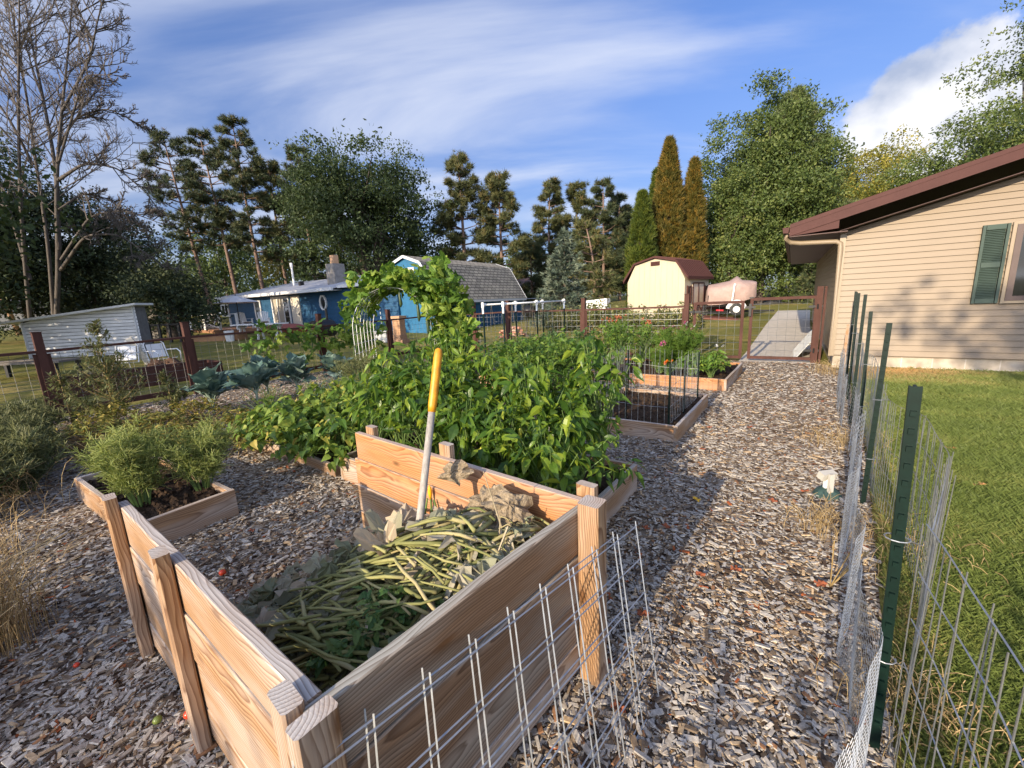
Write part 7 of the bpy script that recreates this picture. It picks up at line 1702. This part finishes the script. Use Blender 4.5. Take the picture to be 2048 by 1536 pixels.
x, y = W3(1560, 34); pine('feathery white pine rising behind the huge maple', x, y, 15.0, 5.2, .15, 26, M['whitepine'], name='white_pine', tl=.46, dens=3.0, bark=M['bark'], conic=True, rb=(.2, 1))
x, y = W3(1655, 44); pine('hazy white pine between the huge maple and the yellow tree', x, y, 11.5, 4.0, .1, 16, M['whitepine'], name='white_pine', tl=.7, dens=2.0, bark=M['bark'])
x, y = W3(1725, 40); broad('yellow green tree showing above the brown roof slope', x, y, 14, 8.3, 4.2, 5.0, 2600, M['yellowtree'], sz=.36, gap=.22)
x, y = W3(1620, 28); spruce('small dark spruce beside the far white pickup', x, y, 2.4, 1.5, M['whitepine'], 14, sp=.32)
x, y = W3(1625, 33); broad('dim tree under the eave of the beige house', x, y, 6.5, 3.8, 2.2, 3.0, 420, M['maple'], sz=.45, rb=(0, .6))
x, y = W3(1950, 24); broad('olive maple crown above the beige house roof', x, y, 9.5, 7.0, 4.1, 2.7, 4200, M['maple'], sz=.27, gap=.22, trunks=2, boughs=150, bsz=.55)
x, y = W3(2030, 26); broad('taller maple reaching past the top right corner', x, y, 18, 12.8, 3.2, 5.6, 1900, M['maple'], sz=.30, gap=.2, boughs=75, bsz=.55)
# left side evergreens
for px, d, H, R, lb in ((62, 23.5, 10.6, 3.4, 'dark cedar behind the bare tree at the left edge'), (-60, 21, 10.0, 3.2, 'dark cedar cut off by the left edge'), (200, 26, 8.6, 3.6, 'broad dark cedar right of the bare tree trunks'), (275, 34, 7.4, 3.2, 'smaller dark evergreen beyond the broad cedar')):
    x, y = W3(px, d); broad(lb, x, y, H, H * .52, R, H * .46, 2300, M['cedar'], name='cedar_tree', cat='cedar', sz=.32, gap=.3, rb=(0, .9))
x, y = W3(345, 22); broad('dark round cedar bush on a thick ribbed trunk right of the white shed', x, y, 4, 2.1, 1.75, 1.7, 900, M['cedar'], name='cedar_bush', cat='cedar', sz=.30, gap=.5, tr=.42)
x, y = W3(462, 47); broad('mid green tree behind the first red pine trunks', x, y, 9, 5.2, 4.6, 4.8, 900, M['maple'], sz=.55, gap=.3, rb=(0, .6))
x, y = W3(395, 52); broad('far green tree left of the red pines', x, y, 7, 4.0, 4.6, 3.6, 500, M['broad'], sz=.6)
x, y = W3(577, 42); broad('small yellow bush glowing between the pine trunks', x, y, 4.5, 4.2, 1.7, 2.2, 260, M['yellowtree'], name='yellow_bush', cat='shrub', sz=.4)
# bare tree
def baretree():
    D0 = 19.6
    def pt(px, py, dd=0.0): d = ray(px, py); return CAMP + d * ((D0 + dd) / d[1])
    base = pt(108, 640); t = thing('bare_tree', 'tall leafless tree with many grey branches behind the white shed', 'tree', (base[0], base[1], ug(base[0], base[1])))
    L_ = [([(112, 660), (118, 520), (112, 400), (116, 300), (128, 180), (143, 40), (150, -130)], .105, 0), ([(108, 640), (96, 480), (72, 330), (52, 180), (25, 40), (5, -110)], .08, .8), ([(60, 640), (42, 440), (37, 280), (37, 130), (40, 10), (30, -120)], .08, -.8), ([(118, 500), (113, 340), (85, 190), (62, 80), (40, -60)], .09, 1.0),
          ([(116, 330), (150, 215), (168, 150), (230, 150)], .05, -1.0), ([(114, 300), (150, 235), (215, 215), (305, 262)], .06, 1.4), ([(117, 360), (170, 325), (235, 335), (308, 400)], .07, -1.6), ([(118, 420), (165, 385), (225, 400), (290, 480)], .06, 1.8), ([(122, 540), (170, 470), (240, 468), (335, 540)], .075, -1.2), ([(122, 520), (180, 430), (250, 420), (330, 450)], .06, 0.6), ([(125, 220), (180, 120), (195, 40), (230, -80)], .05, -.6), ([(60, 560), (20, 420), (-30, 330), (-90, 300)], .08, .6), ([(66, 330), (20, 240), (-30, 170), (-80, 60)], .06, -1)]
    m_ = MB(); sg = {}
    def spline(pts, n):
        pts = np.array(pts); q = np.linspace(0, len(pts) - 1, n); o = np.column_stack([np.interp(q, range(len(pts)), pts[:, i]) for i in range(3)])
        for _ in range(3): o[1:-1] = (o[:-2] + 2 * o[1:-1] + o[2:]) / 4
        return o
    tw = [[], [], []]
    def branch(cv, lev, ln):
        nb = (20, 10, 6)[lev]
        for i in range(nb):
            f = .22 + .78 * rng.random() if lev else .28 + .72 * (i + rng.random()) / nb; k_ = min(int(f * (len(cv) - 1)), len(cv) - 2); b0 = cv[k_] + (cv[k_ + 1] - cv[k_]) * rng.random(); tan = unit(cv[k_ + 1] - cv[k_])
            side = rdir(1)[0]; side = unit(side - tan * (side @ tan)); l = ln * (1.15 - .6 * f) * (.6 + .6 * rng.random()); d = unit(tan * .75 + side * .8 + UP * .10)
            p1 = b0 + d * l * .5; p2 = p1 + unit(d + UP * .18 + rng.normal(0, .10, 3)) * l * .3; p3 = p2 + unit(d + UP * .40 + rng.normal(0, .12, 3)) * l * .25; c_ = np.array([b0, p1, p2, p3])
            r = (.022, .011, .0065)[lev]; tw[lev].append(c_)
            if lev < 2: branch(spline(c_, 8), lev + 1, l * .46)
    for pts, r, dd in L_:
        n = len(pts); cv = spline([pt(px, py, dd * k_ / (n - 1)) for k_, (px, py) in enumerate(pts)], 22); cv[0, 2] = max(cv[0, 2], -.2) ; m_.tube(cv, np.linspace(r, .012, 22), 7, caps=False); branch(cv, 0, np.linalg.norm(cv[-1] - cv[0]) * .24)
    m_.build('trunk', plain('pale_grey_bark', (.115, .10, .088), .9, var=.45, scale=7, bump=.6, stretch=(3, 3, .5), spec=.1), t, smooth=True)
    m_ = MB()
    for lev in range(3):
        c_ = np.array(tw[lev]); r = (.026, .014, .0085)[lev]
        for k_ in range(3): m_.segs(c_[:, k_], c_[:, k_ + 1], r * (1 - .22 * k_))
    m_.build('twigs', plain('grey_twig', (.105, .09, .08), .9, var=.3), t)
baretree()
# unseen trees plus a shrub added behind the camera to shade path, lawn, wall
def lat(t_, q): return hv(38.5) * t_ + hv(128.5) * q
for i, (t_, q, H, cz, rx, rz, n, lb) in enumerate(((-3.4, .35, 1.8, 1.05, .5, .75, 300, 'unseen leafy shrub added behind the photographer to shade the path'), (-11, 3.4, 10.5, 8.7, 1.6, 1.5, 150, 'slender young tree behind the photographer'), (-13, -3.0, 7, 4.6, .8, .7, 60, 'small tree out of frame beyond the dry grass'), (-9, -11.5, 8, 4.6, 3.0, 2.6, 190, 'tree out of frame left of the garden'), (-3, -22.5, 10, 4.9, 4.2, 4.4, 3000, 'dense tree out of frame left of the white shed'), (-6, -16, 9, 4.2, 2.6, 2.8, 300, 'tree out of frame beyond the asparagus ferns'))):
    w = lat(t_, q); broad(lb, w[0], w[1], H, cz, rx, rz, n, M['broad'], sz=.42 if i else .22, limbs=6, boughs=None if i != 4 else 400, gap=.36 if i != 4 else 2)
# wood beyond everything
mb = MB(); n = 5200; aa = np.radians(rng.uniform(-64, 62, n)); rr_ = rng.uniform(72, 92, n); zz_ = (rng.random(n) ** .8) * (7.5 + 2.0 * np.sin(aa * 23) + 1.4 * np.sin(aa * 51)) + 1.2
Mx = frames(rdir(n)) * (1.15 * (.7 + .6 * rng.random(n)))[:, None, None]; P_ = np.column_stack([rr_ * np.sin(aa), rr_ * np.cos(aa), zz_]); rn = np.clip(rng.normal(.4, .25, n), 0, 1)
for q in range(4): mb.inst(CLUMP[q], Mx[q::4], P_[q::4], rn[q::4])
struct(tag(mb.build('distant_wood', M['broad']), 'far off dark wood closing the view behind the yards', 'wood'), 'stuff')
